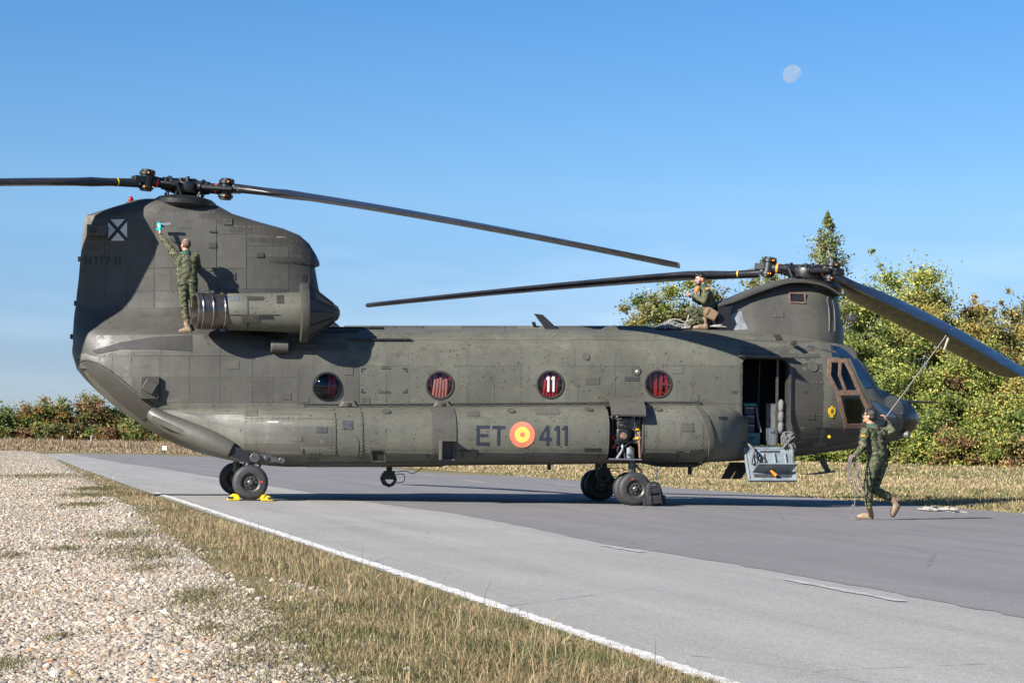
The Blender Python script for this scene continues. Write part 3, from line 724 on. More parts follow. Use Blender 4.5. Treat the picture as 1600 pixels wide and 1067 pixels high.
def tree(name, label, cat, base, h, w, nleaf, size, pal, shape='round', mix=None, group=None, barkm=None, low=0.12, twigs=0, seed=0, dens=0.5, flat=1.0):
    """trunk with limbs that carry leaf clumps; the clumps leave gaps between them"""
    r = random.Random(seed * 7 + 1); bx, by, bz = base
    root = empty(name, base); tag(root, label, cat, group)
    tips = []; k = MB()
    lean = r.uniform(-0.04, 0.04) * h
    top = Vector((lean, 0, h * (0.93 if shape == 'cone' else 0.8)))
    tr = smoothpath([Vector((0, 0, -0.1)), Vector((lean * 0.2, 0.1, h * 0.25)), Vector((lean * 0.7, -0.1, h * 0.55)), top], 5)
    r0 = 0.018 * h
    k.tube(tr, [r0 * (1 - 0.88 * i / (len(tr) - 1)) for i in range(len(tr))], 7)
    nb = 70 if shape == 'cone' else 30
    clumps = []
    for i in range(nb):
        f = low + (1 - low) * ((i + r.random()) / nb) ** (.7 if shape == 'cone' else 1)
        p = tr[min(int(f * (len(tr) - 1)), len(tr) - 2)]
        a = r.uniform(0, 2 * math.pi)
        if shape == 'cone': rad = w / 2 * (1 - f) ** 0.62 * r.uniform(0.45, 1.1) + 0.22; e = p.z + rad * 0.5
        elif shape == 'bush': rad = w / 2 * math.sqrt(max(0.05, 1 - f * f * 0.9)) * r.uniform(0.4, 1.05); e = h * f * r.uniform(0.8, 1.02)
        else: rad = w / 2 * math.sqrt(max(0.08, 1 - ((f - 0.45) / 0.62) ** 2)) * r.uniform(0.35, 1.08); e = h * (f * 0.96 + 0.02) * r.uniform(0.93, 1.0)
        q = Vector((p.x + math.cos(a) * rad, math.sin(a) * rad * flat, e))
        s0 = Vector((p.x * 0.8, 0, max(0.05 * h, p.z * 0.75)))
        mid = s0.lerp(q, 0.55) + Vector((0, 0, 0.06 * h * r.random()))
        br = smoothpath([s0, mid, q], 4); rb = r0 * 0.38 * (1 - 0.5 * f)
        k.tube(br, [rb * (1 - 0.85 * j / (len(br) - 1)) for j in range(len(br))], 5)
        cs = (w * 0.165 if shape != 'cone' else w * 0.13 * max(.62, 1.25 - f)) * r.uniform(0.7, 1.35)
        clumps.append((q, cs, r.random())); clumps.append((mid, cs * 0.9, r.random()))
    for i in range(10 if shape != 'cone' else 4):
        a = r.uniform(0, 6.28); f = r.uniform(0.25, 0.8)
        clumps.append((Vector((math.cos(a) * w * 0.22, math.sin(a) * w * 0.22 * flat, h * f)), w * 0.17 * (0.4 if shape == 'cone' else 1), r.random()))
    for i in range(twigs):
        q, cs, _ = clumps[r.randrange(len(clumps))]
        e = q + Vector((r.uniform(-1, 1) * cs, r.uniform(-.5, .5) * cs, cs * r.uniform(1.0, 2.2)))
        k.tube([q, q.lerp(e, 0.5) + Vector((r.uniform(-.1, .1), 0, 0)), e], [0.02, 0.013, 0.006], 4)
        clumps.append((e, cs * 0.22, r.random()))
    k.build('trunk' if cat == 'tree' else 'stem', barkm or bark, root)
    wts = np.array([c[1] ** (1.0 if shape == 'cone' else 1.7) for c in clumps]); wts /= wts.sum()
    idx = rng.choice(len(clumps), nleaf, p=wts)
    C = np.array([tuple(c[0]) for c in clumps])[idx]; S = np.array([c[1] for c in clumps])[idx]; T = np.array([c[2] for c in clumps])[idx]
    d = rng.normal(size=(nleaf, 3)); d /= np.linalg.norm(d, axis=1)[:, None]
    rr = np.abs(rng.normal(0, .55, nleaf))
    P = C + d * (S * rr)[:, None] * np.array([1.15, 1.0 * flat + 0.15, 0.85])
    P += rng.normal(scale=0.05 * w / 5, size=P.shape)
    P[:, 2] = np.maximum(P[:, 2], 0.02)
    # gaps between sprays of leaves
    if shape == 'cone':                 # birch: leaves on many fine hanging twigs, filling a ragged cone
        k_ = int(nleaf * .75); ff = low + (1.03 - low) * rng.random(k_) ** .85; aa = rng.uniform(0, 2 * np.pi, k_)
        Rr = w / 2 * np.clip(1.03 - ff, 0, 1) ** .72 * (.25 + 1.15 * snoise(np.cos(aa) * 1.2 + ff * 7, ff * 11 + np.sin(aa), .42, seed)); q_ = Rr * rng.random(k_) ** .55
        P[:k_] = np.stack([lean * ff * .9 + np.cos(aa) * q_, np.sin(aa) * q_, ff * h * .985 - q_ * .15 + rng.normal(0, .08, k_)], 1); T[:k_] = snoise(aa * 2, ff * 20, .8, seed + 1)
    g = snoise(P[:, 0] + P[:, 1] * 0.6, P[:, 2], (0.11 if shape != 'cone' else .06) * w, seed) * 0.6 + snoise(P[:, 0], P[:, 2] + P[:, 1], 0.035 * w, seed + 2) * 0.4
    gt = (1 - dens) * (0.92 if shape != 'cone' else 1.32); P, T = P[g > gt], T[g > gt]; n = len(P)
    cols = pick(PAL[pal], n, 0.25)
    if mix:
        other = pick(PAL[mix[0]], n, 0.25); kk = (T < mix[1]) | (rng.random(n) < mix[1] * 0.3)
        cols = np.where(kk[:, None], other, cols)
    cols *= (1.10 + 0.6 * T)[:, None]
    me = leaves_mesh('crown', P, size * rng.uniform(0.7, 1.4, n), np.clip(cols, 0, 1))
    o = link('crown' if cat == 'tree' else 'foliage', me, root)
    return root
def at_depth(px, topy, Y, wpx):
    b = W(px, 700, Y); zb = rise(b.x, Y); tz = W(px, topy, Y).z
    return (b.x, Y, zb), tz - zb, wpx * Y / FPX
GR = 'trees of the belt behind the helicopter'
RT = [ # px, top, depth, width px, kind, palette, mix, label
 (1003, 462, 118, 70, 'round', 'olive', ('green', .4), 'leftmost olive green tree above the helicopter roof'),
 (1052, 436, 120, 110, 'round', 'lime', ('olive', .4), 'yellow green broad tree behind the crouching soldier'),
 (1122, 428, 121, 100, 'round', 'olive', ('gold', .3), 'olive tree just right of the crouching soldier'),
 (1185, 405, 122, 110, 'airy', 'olive', ('lime', .4), 'airy olive tree with bare twig tips behind the front rotor blade'),
 (1250, 425, 119, 90, 'round', 'green', ('olive', .4), 'green tree hidden mostly by the front rotor pylon'),
 (1302, 340, 117, 185, 'cone', 'green', ('olive', .45), 'tall pointed birch rising above the front rotor hub'),
 (1362, 414, 116, 140, 'round', 'lime', ('green', .4), 'lime green tree right of the pointed birch'),
 (1440, 404, 114, 150, 'round', 'lime', ('gold', .3), 'yellow green tree with one sprig standing up from its crown'),
 (1398, 500, 110, 130, 'round', 'lime', ('green', .35), 'bright leafy tree below the rotor blade tied with rope'),
 (1490, 474, 112, 115, 'round', 'gold', ('lime', .5), 'yellow green tree right of the rope'),
 (1535, 465, 118, 90, 'airy', 'red', ('gold', .5), 'thin reddish tree with bare twigs against the sky'),
 (1590, 462, 112, 110, 'airy', 'gold', ('olive', .4), 'golden tree at the right edge of the view'),
 (1655, 470, 114, 120, 'round', 'gold', ('lime', .4), 'golden tree beyond the right edge of the view'),
 (1330, 520, 109, 110, 'round', 'green', ('lime', .5), 'deep green tree behind the cockpit nose')]
for i, (px, ty, Y, wp, kind, pal, mixc, lab) in enumerate(RT):
    b, h, w = at_depth(px, ty, Y, wp)
    tree('deciduous_tree', lab, 'tree', b, h, w * 1.25, 40000 if kind != 'cone' else 15000, 0.165, pal, 'cone' if kind == 'cone' else 'round', mixc, GR,
         birchbark if kind == 'cone' else None, twigs=(26 if kind == 'airy' else 8), seed=i + 1, dens=0.56 if kind == 'airy' else 0.66)
SH = [ # shrubs along the foot of the belt
 (1248, 640, 103, 80, 'lime', None, 'lime shrub showing under the cockpit belly'), (1305, 600, 104, 90, 'green', ('lime', .4), 'green shrub behind the cockpit door'),
 (1362, 575, 103, 95, 'lime', ('green', .4), 'lime shrub behind the helicopter nose'), (1425, 560, 104, 100, 'lime', ('gold', .3), 'yellow green shrub right of the nose cone'),
 (1468, 610, 101, 85, 'green', ('lime', .5), 'green shrub with lime tips at mid height of the belt'), (1500, 545, 105, 100, 'lime', ('red', .18), 'lime shrub with dark red sprays in it'),
 (1545, 520, 106, 100, 'red', ('lime', .65), 'dark red shrub under the lowered rotor blade'), (1585, 560, 104, 90, 'gold', ('lime', .5), 'golden green shrub by the right edge'),
 (1530, 625, 101, 90, 'lime', ('gold', .3), 'bright lime shrub low at the right'), (1578, 640, 100, 95, 'green', ('lime', .5), 'fresh green shrub at the lower right corner of the belt'),
 (1400, 640, 100, 85, 'olive', ('lime', .5), 'olive shrub behind the walking soldier'), (1445, 660, 99, 70, 'lime', ('green', .4), 'small lime shrub just right of the walking soldier'),
 (1340, 655, 100, 80, 'green', ('lime', .4), 'low green shrub under the chin window'), (1492, 675, 98, 70, 'red', ('lime', .65), 'low dark red shrub at the meadow edge'),
 (1560, 680, 98, 75, 'red', ('lime', .65), 'low russet shrub at the far right of the meadow edge'), (1285, 668, 100, 75, 'green', ('lime', .5), 'low green shrub under the antenna of the cockpit'),
 (1625, 600, 102, 100, 'lime', ('gold', .4), 'lime shrub just beyond the right edge'), (1640, 670, 99, 80, 'green', None, 'green shrub just beyond the right edge')]
for i, (px, ty, Y, wp, pal, mixc, lab) in enumerate(SH):
    b, h, w = at_depth(px, ty, Y, wp)
    tree('shrub', lab, 'shrub', b, h, w * 1.35, 21000, 0.15, pal, 'bush', mixc, 'shrubs at the foot of the tree belt', low=0.03, seed=40 + i, dens=0.68)
FT = [ # the far wood at the left, and on behind the helicopter
 (-110, 640, 90, 'green', None), (-45, 636, 80, 'green', ('rust', .3)), (8, 640, 62, 'green', ('dark', .4)), (50, 634, 60, 'green', ('rust', .5)), (84, 622, 60, 'rust', ('green', .4)),
 (104, 640, 50, 'dark', ('green', .5)), (140, 615, 58, 'red', ('olive', .5)), (166, 630, 52, 'green', ('rust', .35)), (186, 636, 50, 'green', ('dark', .4)), (212, 650, 52, 'olive', ('green', .5)),
 (240, 660, 50, 'green', ('gold', .3)), (268, 668, 46, 'green', ('olive', .4)), (296, 673, 44, 'lime', ('green', .5)), (322, 680, 40, 'olive', ('green', .5)), (350, 682, 44, 'green', None), (400, 684, 60, 'olive', None)]
FL = ['far green bush mass beyond the left edge', 'far green bush with rusty top beyond the left edge', 'dark green bush at the left edge of the far wood', 'green bush with rust coloured top near the left edge', 'round orange topped tree in the far wood',
      'dark green bush between the orange and the red tree', 'tallest red and orange tree of the far wood', 'green tree with orange tips right of the red tree', 'green tree close to the helicopter tail ramp', 'olive bush below the helicopter tail',
      'green bush behind the white sign', 'low green bush right of the white sign', 'lime bush under the sloping ramp', 'small olive bush where the wood thins out', 'small green bush behind the rear wheels', 'olive bush hidden behind the rear wheels']
for i, ((px, ty, wp, pal, mixc), lab) in enumerate(zip(FT, FL)):
    Y = 222 + (i * 37 % 9) * 1.3
    b = W(px, 700, Y); tz = W(px, ty, Y).z; w = wp * Y / FPX
    tree('wood_tree', lab, 'tree', (b.x, Y, 0), tz, w * 1.3, 11000, 0.25, pal, 'bush', mixc, 'trees of the far wood', low=0.02, twigs=3, seed=80 + i, dens=0.7)
FSL = ['low fresh green bush', 'low dark bush', 'low olive bush', 'rounded green bush', 'low reddish bush']
FS = [(x, 655 + (x * 13 % 17)) for x in range(-90, 345, 29)]
for i, (px, ty) in enumerate(FS):       # lower bushes in front of the far wood
    Y = 214; b = W(px, 700, Y); tz = max(1.2, W(px, max(ty, 640 + max(0, px - 150) * 0.22), Y).z); w = 40 * Y / FPX
    tree('wood_shrub', FSL[i % 5] + (' at the left end' if i < 5 else ' in the middle' if i < 10 else ' near the tail ramp') + ' of the front row', 'shrub', (b.x, Y + (i % 3), 0), tz, w * 1.2, 4000, 0.23, ['green', 'dark', 'olive', 'green', 'red'][i % 5], 'bush', ('rust', .25), 'front row of the far wood', low=0.02, seed=120 + i, dens=0.72)
# ================================================================== THE HELICOPTER
heli = empty('helicopter', M=HELI)
tag(heli, 'dark olive tandem rotor transport helicopter parked across the road', 'helicopter')
YS, YW = -1.24, -1.88                        # near skin of the cabin, near skin of the sponson
def LX(px, yl, py=600): return L(px, py, yl).x
def pts_at(tab, yl): return [L(a, b, yl) for a, b in tab]
TOPT = [(112, 541), (118, 536), (135, 530), (160, 526), (200, 521), (260, 517), (360, 515), (480, 515), (560, 514.5), (800, 515), (1000, 515.5), (1100, 516), (1160, 517.5), (1215, 521), (1260, 526), (1290, 532), (1308, 537), (1322, 541), (1331, 549), (1341, 567), (1352, 588), (1362, 604), (1374, 609), (1392, 617), (1410, 625.5), (1421, 632), (1429, 640), (1434, 649), (1436, 657)]
BOTT = [(112, 552), (118, 575), (132, 592), (150, 610), (175, 632), (200, 650), (225, 667), (250, 682), (275, 694), (300, 704), (330, 713), (360, 719.5), (400, 726), (440, 730), (480, 730), (560, 729), (700, 728), (860, 726.5), (1050, 724), (1120, 723), (1200, 719), (1270, 713), (1330, 704), (1375, 698), (1398, 692), (1412, 687), (1423, 680), (1431, 671), (1436, 660)]
WIDT = [(112, .30), (118, .50), (135, .72), (160, .90), (200, 1.04), (250, 1.14), (320, 1.21), (420, 1.24), (1120, 1.24), (1200, 1.23), (1250, 1.19), (1290, 1.12), (1330, .99), (1360, .88), (1385, .74), (1405, .60), (1420, .44), (1430, .27), (1436, .08)]
EXPT = [(112, 2.0), (160, 2.3), (260, 2.9), (420, 3.6), (1150, 3.6), (1240, 3.1), (1300, 2.6), (1360, 2.4), (1436, 2.1)]
tt = pts_at(TOPT, 0.0); tx, tz_ = [p.x for p in tt], [p.z for p in tt]
bb = [L(a, b, -0.75 * np.interp(a, [w[0] for w in WIDT], [w[1] for w in WIDT])) for a, b in BOTT]; bx_, bz_ = [p.x for p in bb], [p.z for p in bb]
wx = [LX(a, -w * 0.8) for a, w in WIDT]; ww = [w for a, w in WIDT]
ex = [LX(a, -1.0) for a, w in EXPT]; ee = [w for a, w in EXPT]
ztop = lambda x: float(np.interp(x, tx, tz_)); zbot = lambda x: float(np.interp(x, bx_, bz_))
wid = lambda x: float(np.interp(x, wx, ww)); expo = lambda x: float(np.interp(x, ex, ee))
def superring(x, w, zb, zt, n, k=56, y0=0.0):
    zc, h = (zb + zt) / 2, (zt - zb) / 2; r = []
    for j in range(k):
        a = 2 * math.pi * (j + 0.5) / k; c, s = math.cos(a), math.sin(a)
        r.append((x, y0 + w * math.copysign(abs(c) ** (2 / n), c), zc + h * math.copysign(abs(s) ** (2 / n), s)))
    return r
x0, x1 = max(tx[0], bx_[0]) + 0.01, min(tx[-1], bx_[-1]) - 0.005
xs = np.unique(np.concatenate([np.linspace(x0, x0 + 2.4, 30), np.linspace(x0 + 2.4, x1 - 3.0, 44), np.linspace(x1 - 3.0, x1 - 0.4, 34), np.linspace(x1 - 0.4, x1, 10)]))
fz = MB(); fz.loft([superring(x, wid(x), zbot(x), max(ztop(x), zbot(x) + 0.03), expo(x)) for x in xs])
fuselage = fz.build('fuselage', [M['paint'], M['interior'], M['seam']], heli, angle=50)
BV_BODY = BVHTree.FromPolygons(fz.v, fz.f)

# cut-outs: cabin hollow, round windows, crew door
WIN = [(511, 604, 21), (687.5, 602, 20.5), (860, 601, 20.5), (1028.5, 600, 20.5)]
RW = 0.242
WC = [L(a, b, YS) for a, b, r in WIN]
DOOR_PX = (1160, 1232, 559.5, 697)
d0, d1 = L(DOOR_PX[0], DOOR_PX[2], YS), L(DOOR_PX[1], DOOR_PX[3], YS)
cx0, cx1 = LX(470, 0), LX(1250, 0)
def ppoly(pts, yl): return [(p.x, p.z) for p in (L(a, b, yl) for a, b in pts)]
def rrect(xa, xb, za, zb, r, k=5, corners=(1, 1, 1, 1)):
    o = []
    for (cx, cz, a0, on) in ((xb - r, zb - r, 0, corners[0]), (xa + r, zb - r, 90, corners[1]), (xa + r, za + r, 180, corners[2]), (xb - r, za + r, 270, corners[3])):
        if on: o += [(cx + r * math.cos(R(a0 + 90 * i / k)), cz + r * math.sin(R(a0 + 90 * i / k))) for i in range(k + 1)]
        else:
            s = {0: (xb, zb), 90: (xa, zb), 180: (xa, za), 270: (xb, za)}[a0]; o.append(s)
    return o
def booldiff(ob, mb, mats):
    cu = link('cutter', mb.mesh('cutter', mats, smooth=False), None); cu.matrix_world = HELI
    md = ob.modifiers.new('b', 'BOOLEAN'); md.operation = 'DIFFERENCE'; md.object = cu; md.solver = 'EXACT'; md.material_mode = 'TRANSFER'
    bpy.context.view_layer.update(); baked(ob); bpy.data.objects.remove(cu)
zf = d1.z - .01
cab = MB(); cab.box(((cx0 + cx1) / 2, 0, (zf + ztop(4) - 0.36) / 2), (cx1 - cx0, 1.94, ztop(4) - 0.36 - zf), mat=0)
booldiff(fuselage, cab, [M['interior']])
c2 = MB()
for w in WC: c2.lathe([(0, RW), (0.95, RW)], (w.x, -1.7, w.z), (0, 1, 0), 32)
booldiff(fuselage, c2, [M['seam']])
ck = MB(); k0, k1 = LX(1268, -1), LX(1366, -.6)
ck.loft([[(x, -w, za), (x, w, za), (x, w, zb), (x, -w, zb)] for x, w, za, zb in ((k0, .94, L(1300, 688, -1).z, L(1300, 556, -1).z), (LX(1316, -.9), .88, L(1316, 684, -1).z, L(1316, 557, -1).z), (k1, .70, L(1366, 676, -1).z, L(1366, 614, -1).z))])
booldiff(fuselage, ck, [M['interior']])
PANES = [[(1300, 567), (1312, 567.5), (1310, 587), (1320, 608.5), (1305, 609.5), (1297, 587)], [(1317, 567.5), (1323, 568), (1332, 588), (1341, 609), (1322, 609), (1314, 587)], [(1311, 619), (1345, 619), (1356, 640), (1352, 661), (1326, 661.5), (1319, 642)], [(1329, 563), (1338, 563), (1347, 582), (1358, 603), (1349, 606), (1338, 588)]]
cp = MB()
for pn in PANES[:3]: cp.prism(ppoly(pn, -1.05), -1.6, 1.6)
booldiff(fuselage, cp, [M['seam']])
cp = MB()
for sg in (-1, 1):
    cp.prism(ppoly([(1326, 545), (1352, 560), (1368, 604), (1352, 604), (1336, 573), (1320, 562)], 0), sg * .05, sg * .84)
booldiff(fuselage, cp, [M['seam']])
c3 = MB(); c3.prism(rrect(d0.x, d1.x, d1.z, d0.z, 0.13, 5, (1, 1, 0, 0)), -1.7, -0.8)
booldiff(fuselage, c3, [M['seam']])
finish(fuselage.data, 40)

# ---- conforming plates: flat outlines pressed onto a skin
BAY_PX = (953, 1003, 634, 718)
RIV = []
def conform(polys, off, bv, name, mat, parent, step=0.16, hole=None, skirt=0.006, rivets=0.0, rinset=0.022, side=-1, bulge=0.0, join=None):
    bm = bmesh.new()
    for poly in polys:
        if hole:
            (cx, cz), r = hole; xa, xb = min(p[0] for p in poly), max(p[0] for p in poly); za, zb = min(p[1] for p in poly), max(p[1] for p in poly)
            n = 8
            for q, (sx_, sz_) in enumerate(((1, 1), (-1, 1), (-1, -1), (1, -1))):
                X, Z = (xb if sx_ > 0 else xa), (zb if sz_ > 0 else za)
                arc = [(cx + r * math.cos(R(90 * q + 90 * i / n)), cz + r * math.sin(R(90 * q + 90 * i / n))) for i in range(n + 1)]
                A = (X, cz) if q % 2 == 0 else (cx, Z); B = (cx, Z) if q % 2 == 0 else (X, cz)
                bm.faces.new([bm.verts.new((p[0], 0, p[1])) for p in arc[::-1] + [A, (X, Z), B]])
        else:
            bm.faces.new([bm.verts.new((p[0], 0, p[1])) for p in poly])
    bmesh.ops.remove_doubles(bm, verts=bm.verts, dist=1e-5)
    X = [v.co.x for v in bm.verts]; Z = [v.co.z for v in bm.verts]
    bedges = [(tuple(e.verts[0].co), tuple(e.verts[1].co)) for e in bm.edges if len(e.link_faces) == 1]
    if step:
        for ax, lo_, hi_ in ((0, min(X), max(X)), (2, min(Z), max(Z))):
            k = int((hi_ - lo_) / step) + 1
            for i in range(1, k):
                no_ = Vector((1, 0, 0)) if ax == 0 else Vector((0, 0, 1)); co = no_ * (lo_ + (hi_ - lo_) * i / k)
                bmesh.ops.bisect_plane(bm, geom=bm.verts[:] + bm.edges[:] + bm.faces[:], plane_co=co, plane_no=no_)
    bnd = [e for e in bm.edges if len(e.link_faces) == 1]
    last = -1.2 * -side
    nrm = {}; mx_, mz_ = (min(X) + max(X)) / 2, (min(Z) + max(Z)) / 2; hx, hz = (max(X) - min(X)) / 2 + 1e-6, (max(Z) - min(Z)) / 2 + 1e-6
    for v in bm.verts:
        h, n_, _, _ = bv.ray_cast(Vector((v.co.x, side * 6, v.co.z)), Vector((0, -side, 0)))
        if h is None: h, n_, _, _ = bv.find_nearest(Vector((v.co.x, side * 1.2, v.co.z)))
        if n_.y * side < 0: n_ = -n_
        b_ = bulge * max(0, 1 - ((v.co.x - mx_) / hx) ** 2) * max(0, 1 - ((v.co.z - mz_) / hz) ** 2) if bulge else 0
        v.co = h + n_ * (off + b_); nrm[v.index] = n_
    bm.verts.index_update()
    if skirt:
        nn = {v: nrm.get(v.index, Vector((0, side, 0))) for v in bm.verts}
        r_ = bmesh.ops.extrude_edge_only(bm, edges=bnd)
        nv = [g for g in r_['geom'] if isinstance(g, bmesh.types.BMVert)]
        kd = {tuple(round(c, 5) for c in v.co): n_ for v, n_ in nn.items() if v.is_valid}
        for v in nv:
            n_ = kd.get(tuple(round(c, 5) for c in v.co), Vector((0, side, 0))); v.co = v.co - n_ * (off + skirt)
    bmesh.ops.recalc_face_normals(bm, faces=bm.faces)
    f0 = max(bm.faces, key=lambda f: f.calc_area())
    if f0.normal.y * side < 0: bmesh.ops.reverse_faces(bm, faces=bm.faces)
    me = bpy.data.meshes.new(name); bm.to_mesh(me); bm.free()
    for x in (mat if isinstance(mat, (list, tuple)) else [mat]): me.materials.append(x)
    finish(me, 30)
    if rivets and len(polys) == 1:
        c = Vector(((min(X) + max(X)) / 2, 0, (min(Z) + max(Z)) / 2))
        for a, b in bedges:
            if rnd.random() < .42: continue
            a, b = Vector(a), Vector(b); n_ = max(1, int((b - a).length / rivets)); d = b - a
            if hole and (a - Vector((hole[0][0], 0, hole[0][1]))).length < hole[1] * 1.02 and (b - Vector((hole[0][0], 0, hole[0][1]))).length < hole[1] * 1.02: continue
            pr = Vector((-d.z, 0, d.x)).normalized()
            if pr.dot(c - a) < 0: pr = -pr
            for i in range(n_):
                p = a + d * ((i + 0.5) / n_) + pr * rinset
                h, nn_, _, _ = bv.ray_cast(Vector((p.x, side * 6, p.z)), Vector((0, -side, 0)))
                if h is not None:
                    if nn_.y * side < 0: nn_ = -nn_
                    RIV.append((h + nn_ * off, nn_))
    return link(name, me, parent)
def prect(xa, xb, ya, yb, yl, gap=0.0042):      # a rectangle given in photo pixels, on the plane y = yl
    a, b = L(xa, yb, yl), L(xb, ya, yl); c, d = L(xb, yb, yl), L(xa, ya, yl)
    return [(a.x + gap, a.z + gap), (c.x - gap, c.z + gap), (b.x - gap, b.z - gap), (d.x + gap, d.z - gap)]
def pcirc(px, py, r, yl, n=32, ez=1.0):
    c = L(px, py, yl); return [(c.x + r * math.cos(2 * math.pi * i / n), c.z + r * ez * math.sin(2 * math.pi * i / n)) for i in range(n)]

# skin panels of the cabin wall
def panels(rows, cols, yl, bv, parent, mat, skip=(), off=0.0045, name='skin_panel', rivets=0.085, step=0.18):
    for (ya, yb) in rows:
        for xa, xb in zip(cols[:-1], cols[1:]):
            if any(xa < sx1 - 1 and xb > sx0 + 1 and ya < sy1 - 1 and yb > sy0 + 1 for sx0, sx1, sy0, sy1 in skip): continue
            hole = None
            for (a, b, r), w in zip(WIN, WC):
                if xa < a < xb and ya < b < yb: hole = ((w.x, w.z), RW + 0.012)
            conform([prect(xa, xb, ya, yb, yl)], off, bv, name, mat, parent, step, hole, rivets=rivets)
panels([(519, 531), (531, 572)], [545, 560, 604, 640, 730, 815, 900, 962, 1045, 1082, 1156], YS, BV_BODY, fuselage, M['paint'])
panels([(572, 631)], [562, 604, 640, 730, 773, 815, 903, 962, 1000, 1058, 1082, 1157], YS, BV_BODY, fuselage, M['paint'])
panels([(548, 572)], [466, 562], YS, BV_BODY, fuselage, M['paint_mid'])
panels([(572, 632)], [466, 540, 562], YS, BV_BODY, fuselage, M['paint_mid'])
panels([(520, 555)], [1157, 1236, 1262, 1288], YS, BV_BODY, fuselage, M['paint_mid'])
panels([(556, 600), (600, 650), (650, 700)], [1240, 1289], YS, BV_BODY, fuselage, M['paint_dark'])
conform([ppoly([(1291, 668), (1320, 670), (1350, 672), (1352, 690), (1291, 700)], -1.1)], 0.006, BV_BODY, 'skin_panel', M['paint_dark'], fuselage, 0.15, rivets=0.09)
# tail ramp: its edge seam and the swept hinge fairing
ramp = conform([ppoly([(128, 566), (139, 564), (160, 574), (185, 593), (215, 619), (240, 637), (231, 651), (222, 655), (195, 634), (165, 608), (140, 585)], -0.9)], 0.02, BV_BODY, 'cargo_ramp_side', M['paint_dark'], fuselage, 0.12)
sl = MB(); path = [L(a, b, -w) for (a, b), w in zip([(126, 564), (138, 563), (160, 571.5), (185, 589), (215, 614), (240, 633)], (.60, .74, .88, 1.0, 1.09, 1.14))]
pp = []
for p in smoothpath(path, 5):
    h, n_, _, _ = BV_BODY.ray_cast(Vector((p.x, -6, p.z)), Vector((0, 1, 0)))
    if h is not None: pp.append(h + n_ * 0.012)
sl.tube(pp, 0.016, 6); sl.build('ramp_seal', M['greymetal'], fuselage)

# ---- sponson (fuel pod)
SPT = [(236, 637), (262, 634.5), (300, 634), (400, 634), (560, 635), (860, 633), (1060, 631), (1100, 632), (1125, 633), (1150, 636), (1165, 641), (1172, 648)]
SPB = [(236, 660), (262, 676), (300, 692), (330, 703), (365, 712), (400, 719), (440, 726), (470, 728), (600, 728), (860, 726.5), (1050, 724), (1100, 723.5), (1130, 722), (1160, 719), (1172, 716)]
SPW = [(236, 1.02), (262, 1.14), (300, 1.27), (340, 1.40), (380, 1.58), (420, 1.74), (460, 1.84), (500, 1.88), (1070, 1.88), (1092, 1.86), (1112, 1.82), (1128, 1.74), (1142, 1.62), (1153, 1.48), (1162, 1.32), (1170, 1.12)]
def tab(t, yl): p = [L(a, b, yl) for a, b in t]; return [q.x for q in p], [q.z for q in p]
stx, stz = tab(SPT, -1.5); sbx, sbz = tab(SPB, -1.75); swx = [LX(a, -w) for a, w in SPW]; sww = [w for a, w in SPW]
spo_x = np.unique(np.concatenate([np.linspace(swx[0], swx[6], 34), np.linspace(swx[6], swx[8], 30), np.linspace(swx[8], swx[-1], 26)]))
def sring(x, k=44, grow=0.0):
    w = float(np.interp(x, swx, sww)) + grow; zt = float(np.interp(x, stx, stz)) + grow; zb = float(np.interp(x, sbx, sbz)) - grow
    y0 = -0.9; r = []
    for j in range(k):
        a = math.pi / 2 + math.pi * j / (k - 1); c, s = math.cos(a), math.sin(a)
        r.append((x, y0 + (w + y0) * -abs(c) ** (2 / 3.3), (zb + zt) / 2 + (zt - zb) / 2 * math.copysign(abs(s) ** (2 / 3.0), s)))
    return r
sp = MB(); sp.loft([sring(x) for x in spo_x])
BV_SP = BVHTree.FromPolygons(sp.v, sp.f)
sponson = sp.build('sponson', [M['paint'], M['black']], heli, 50)
o2 = MB(); o2.loft([[(a, -b, c) for a, b, c in sring(x)][::-1] for x in spo_x]); o2.build('sponson', M['paint'], heli, 50)
b0, b1 = L(BAY_PX[0], BAY_PX[2], YW), L(BAY_PX[1], BAY_PX[3], YW)
cb = MB(); cb.box(((b0.x + b1.x) / 2, -1.6, (b0.z + b1.z) / 2), (b1.x - b0.x, 1.1, b0.z - b1.z))
booldiff(sponson, cb, [M['black']]); finish(sponson.data, 40)
SCOL = [470, 512, 524, 566, 677, 712, 790, 870, 950]
panels([(640, 724)], [472, 524], YW, BV_SP, sponson, M['paint_mid'])
panels([(640, 723)], [524, 566], YW, BV_SP, sponson, M['paint'])
panels([(641, 721)], [567, 604, 677], YW, BV_SP, sponson, M['paint'])
panels([(641, 720)], [714, 820, 950], YW, BV_SP, sponson, M['paint'])
panels([(640, 720)], [1007, 1064, 1100], YW, BV_SP, sponson, M['paint'])
panels([(637, 655), (655, 690)], [381, 470], -1.7, BV_SP, sponson, M['paint_mid'])
conform([ppoly([(381, 692), (468, 692), (468, 722), (444, 722), (425, 712), (400, 705), (384, 703)], -1.72)], 0.006, BV_SP, 'skin_panel', M['paint_mid'], sponson, 0.15, rivets=0.085)
conform([ppoly([(262, 637), (378, 637), (378, 670), (345, 664), (300, 648)], -1.4)], 0.005, BV_SP, 'skin_panel', M['paint_mid'], sponson, 0.15)
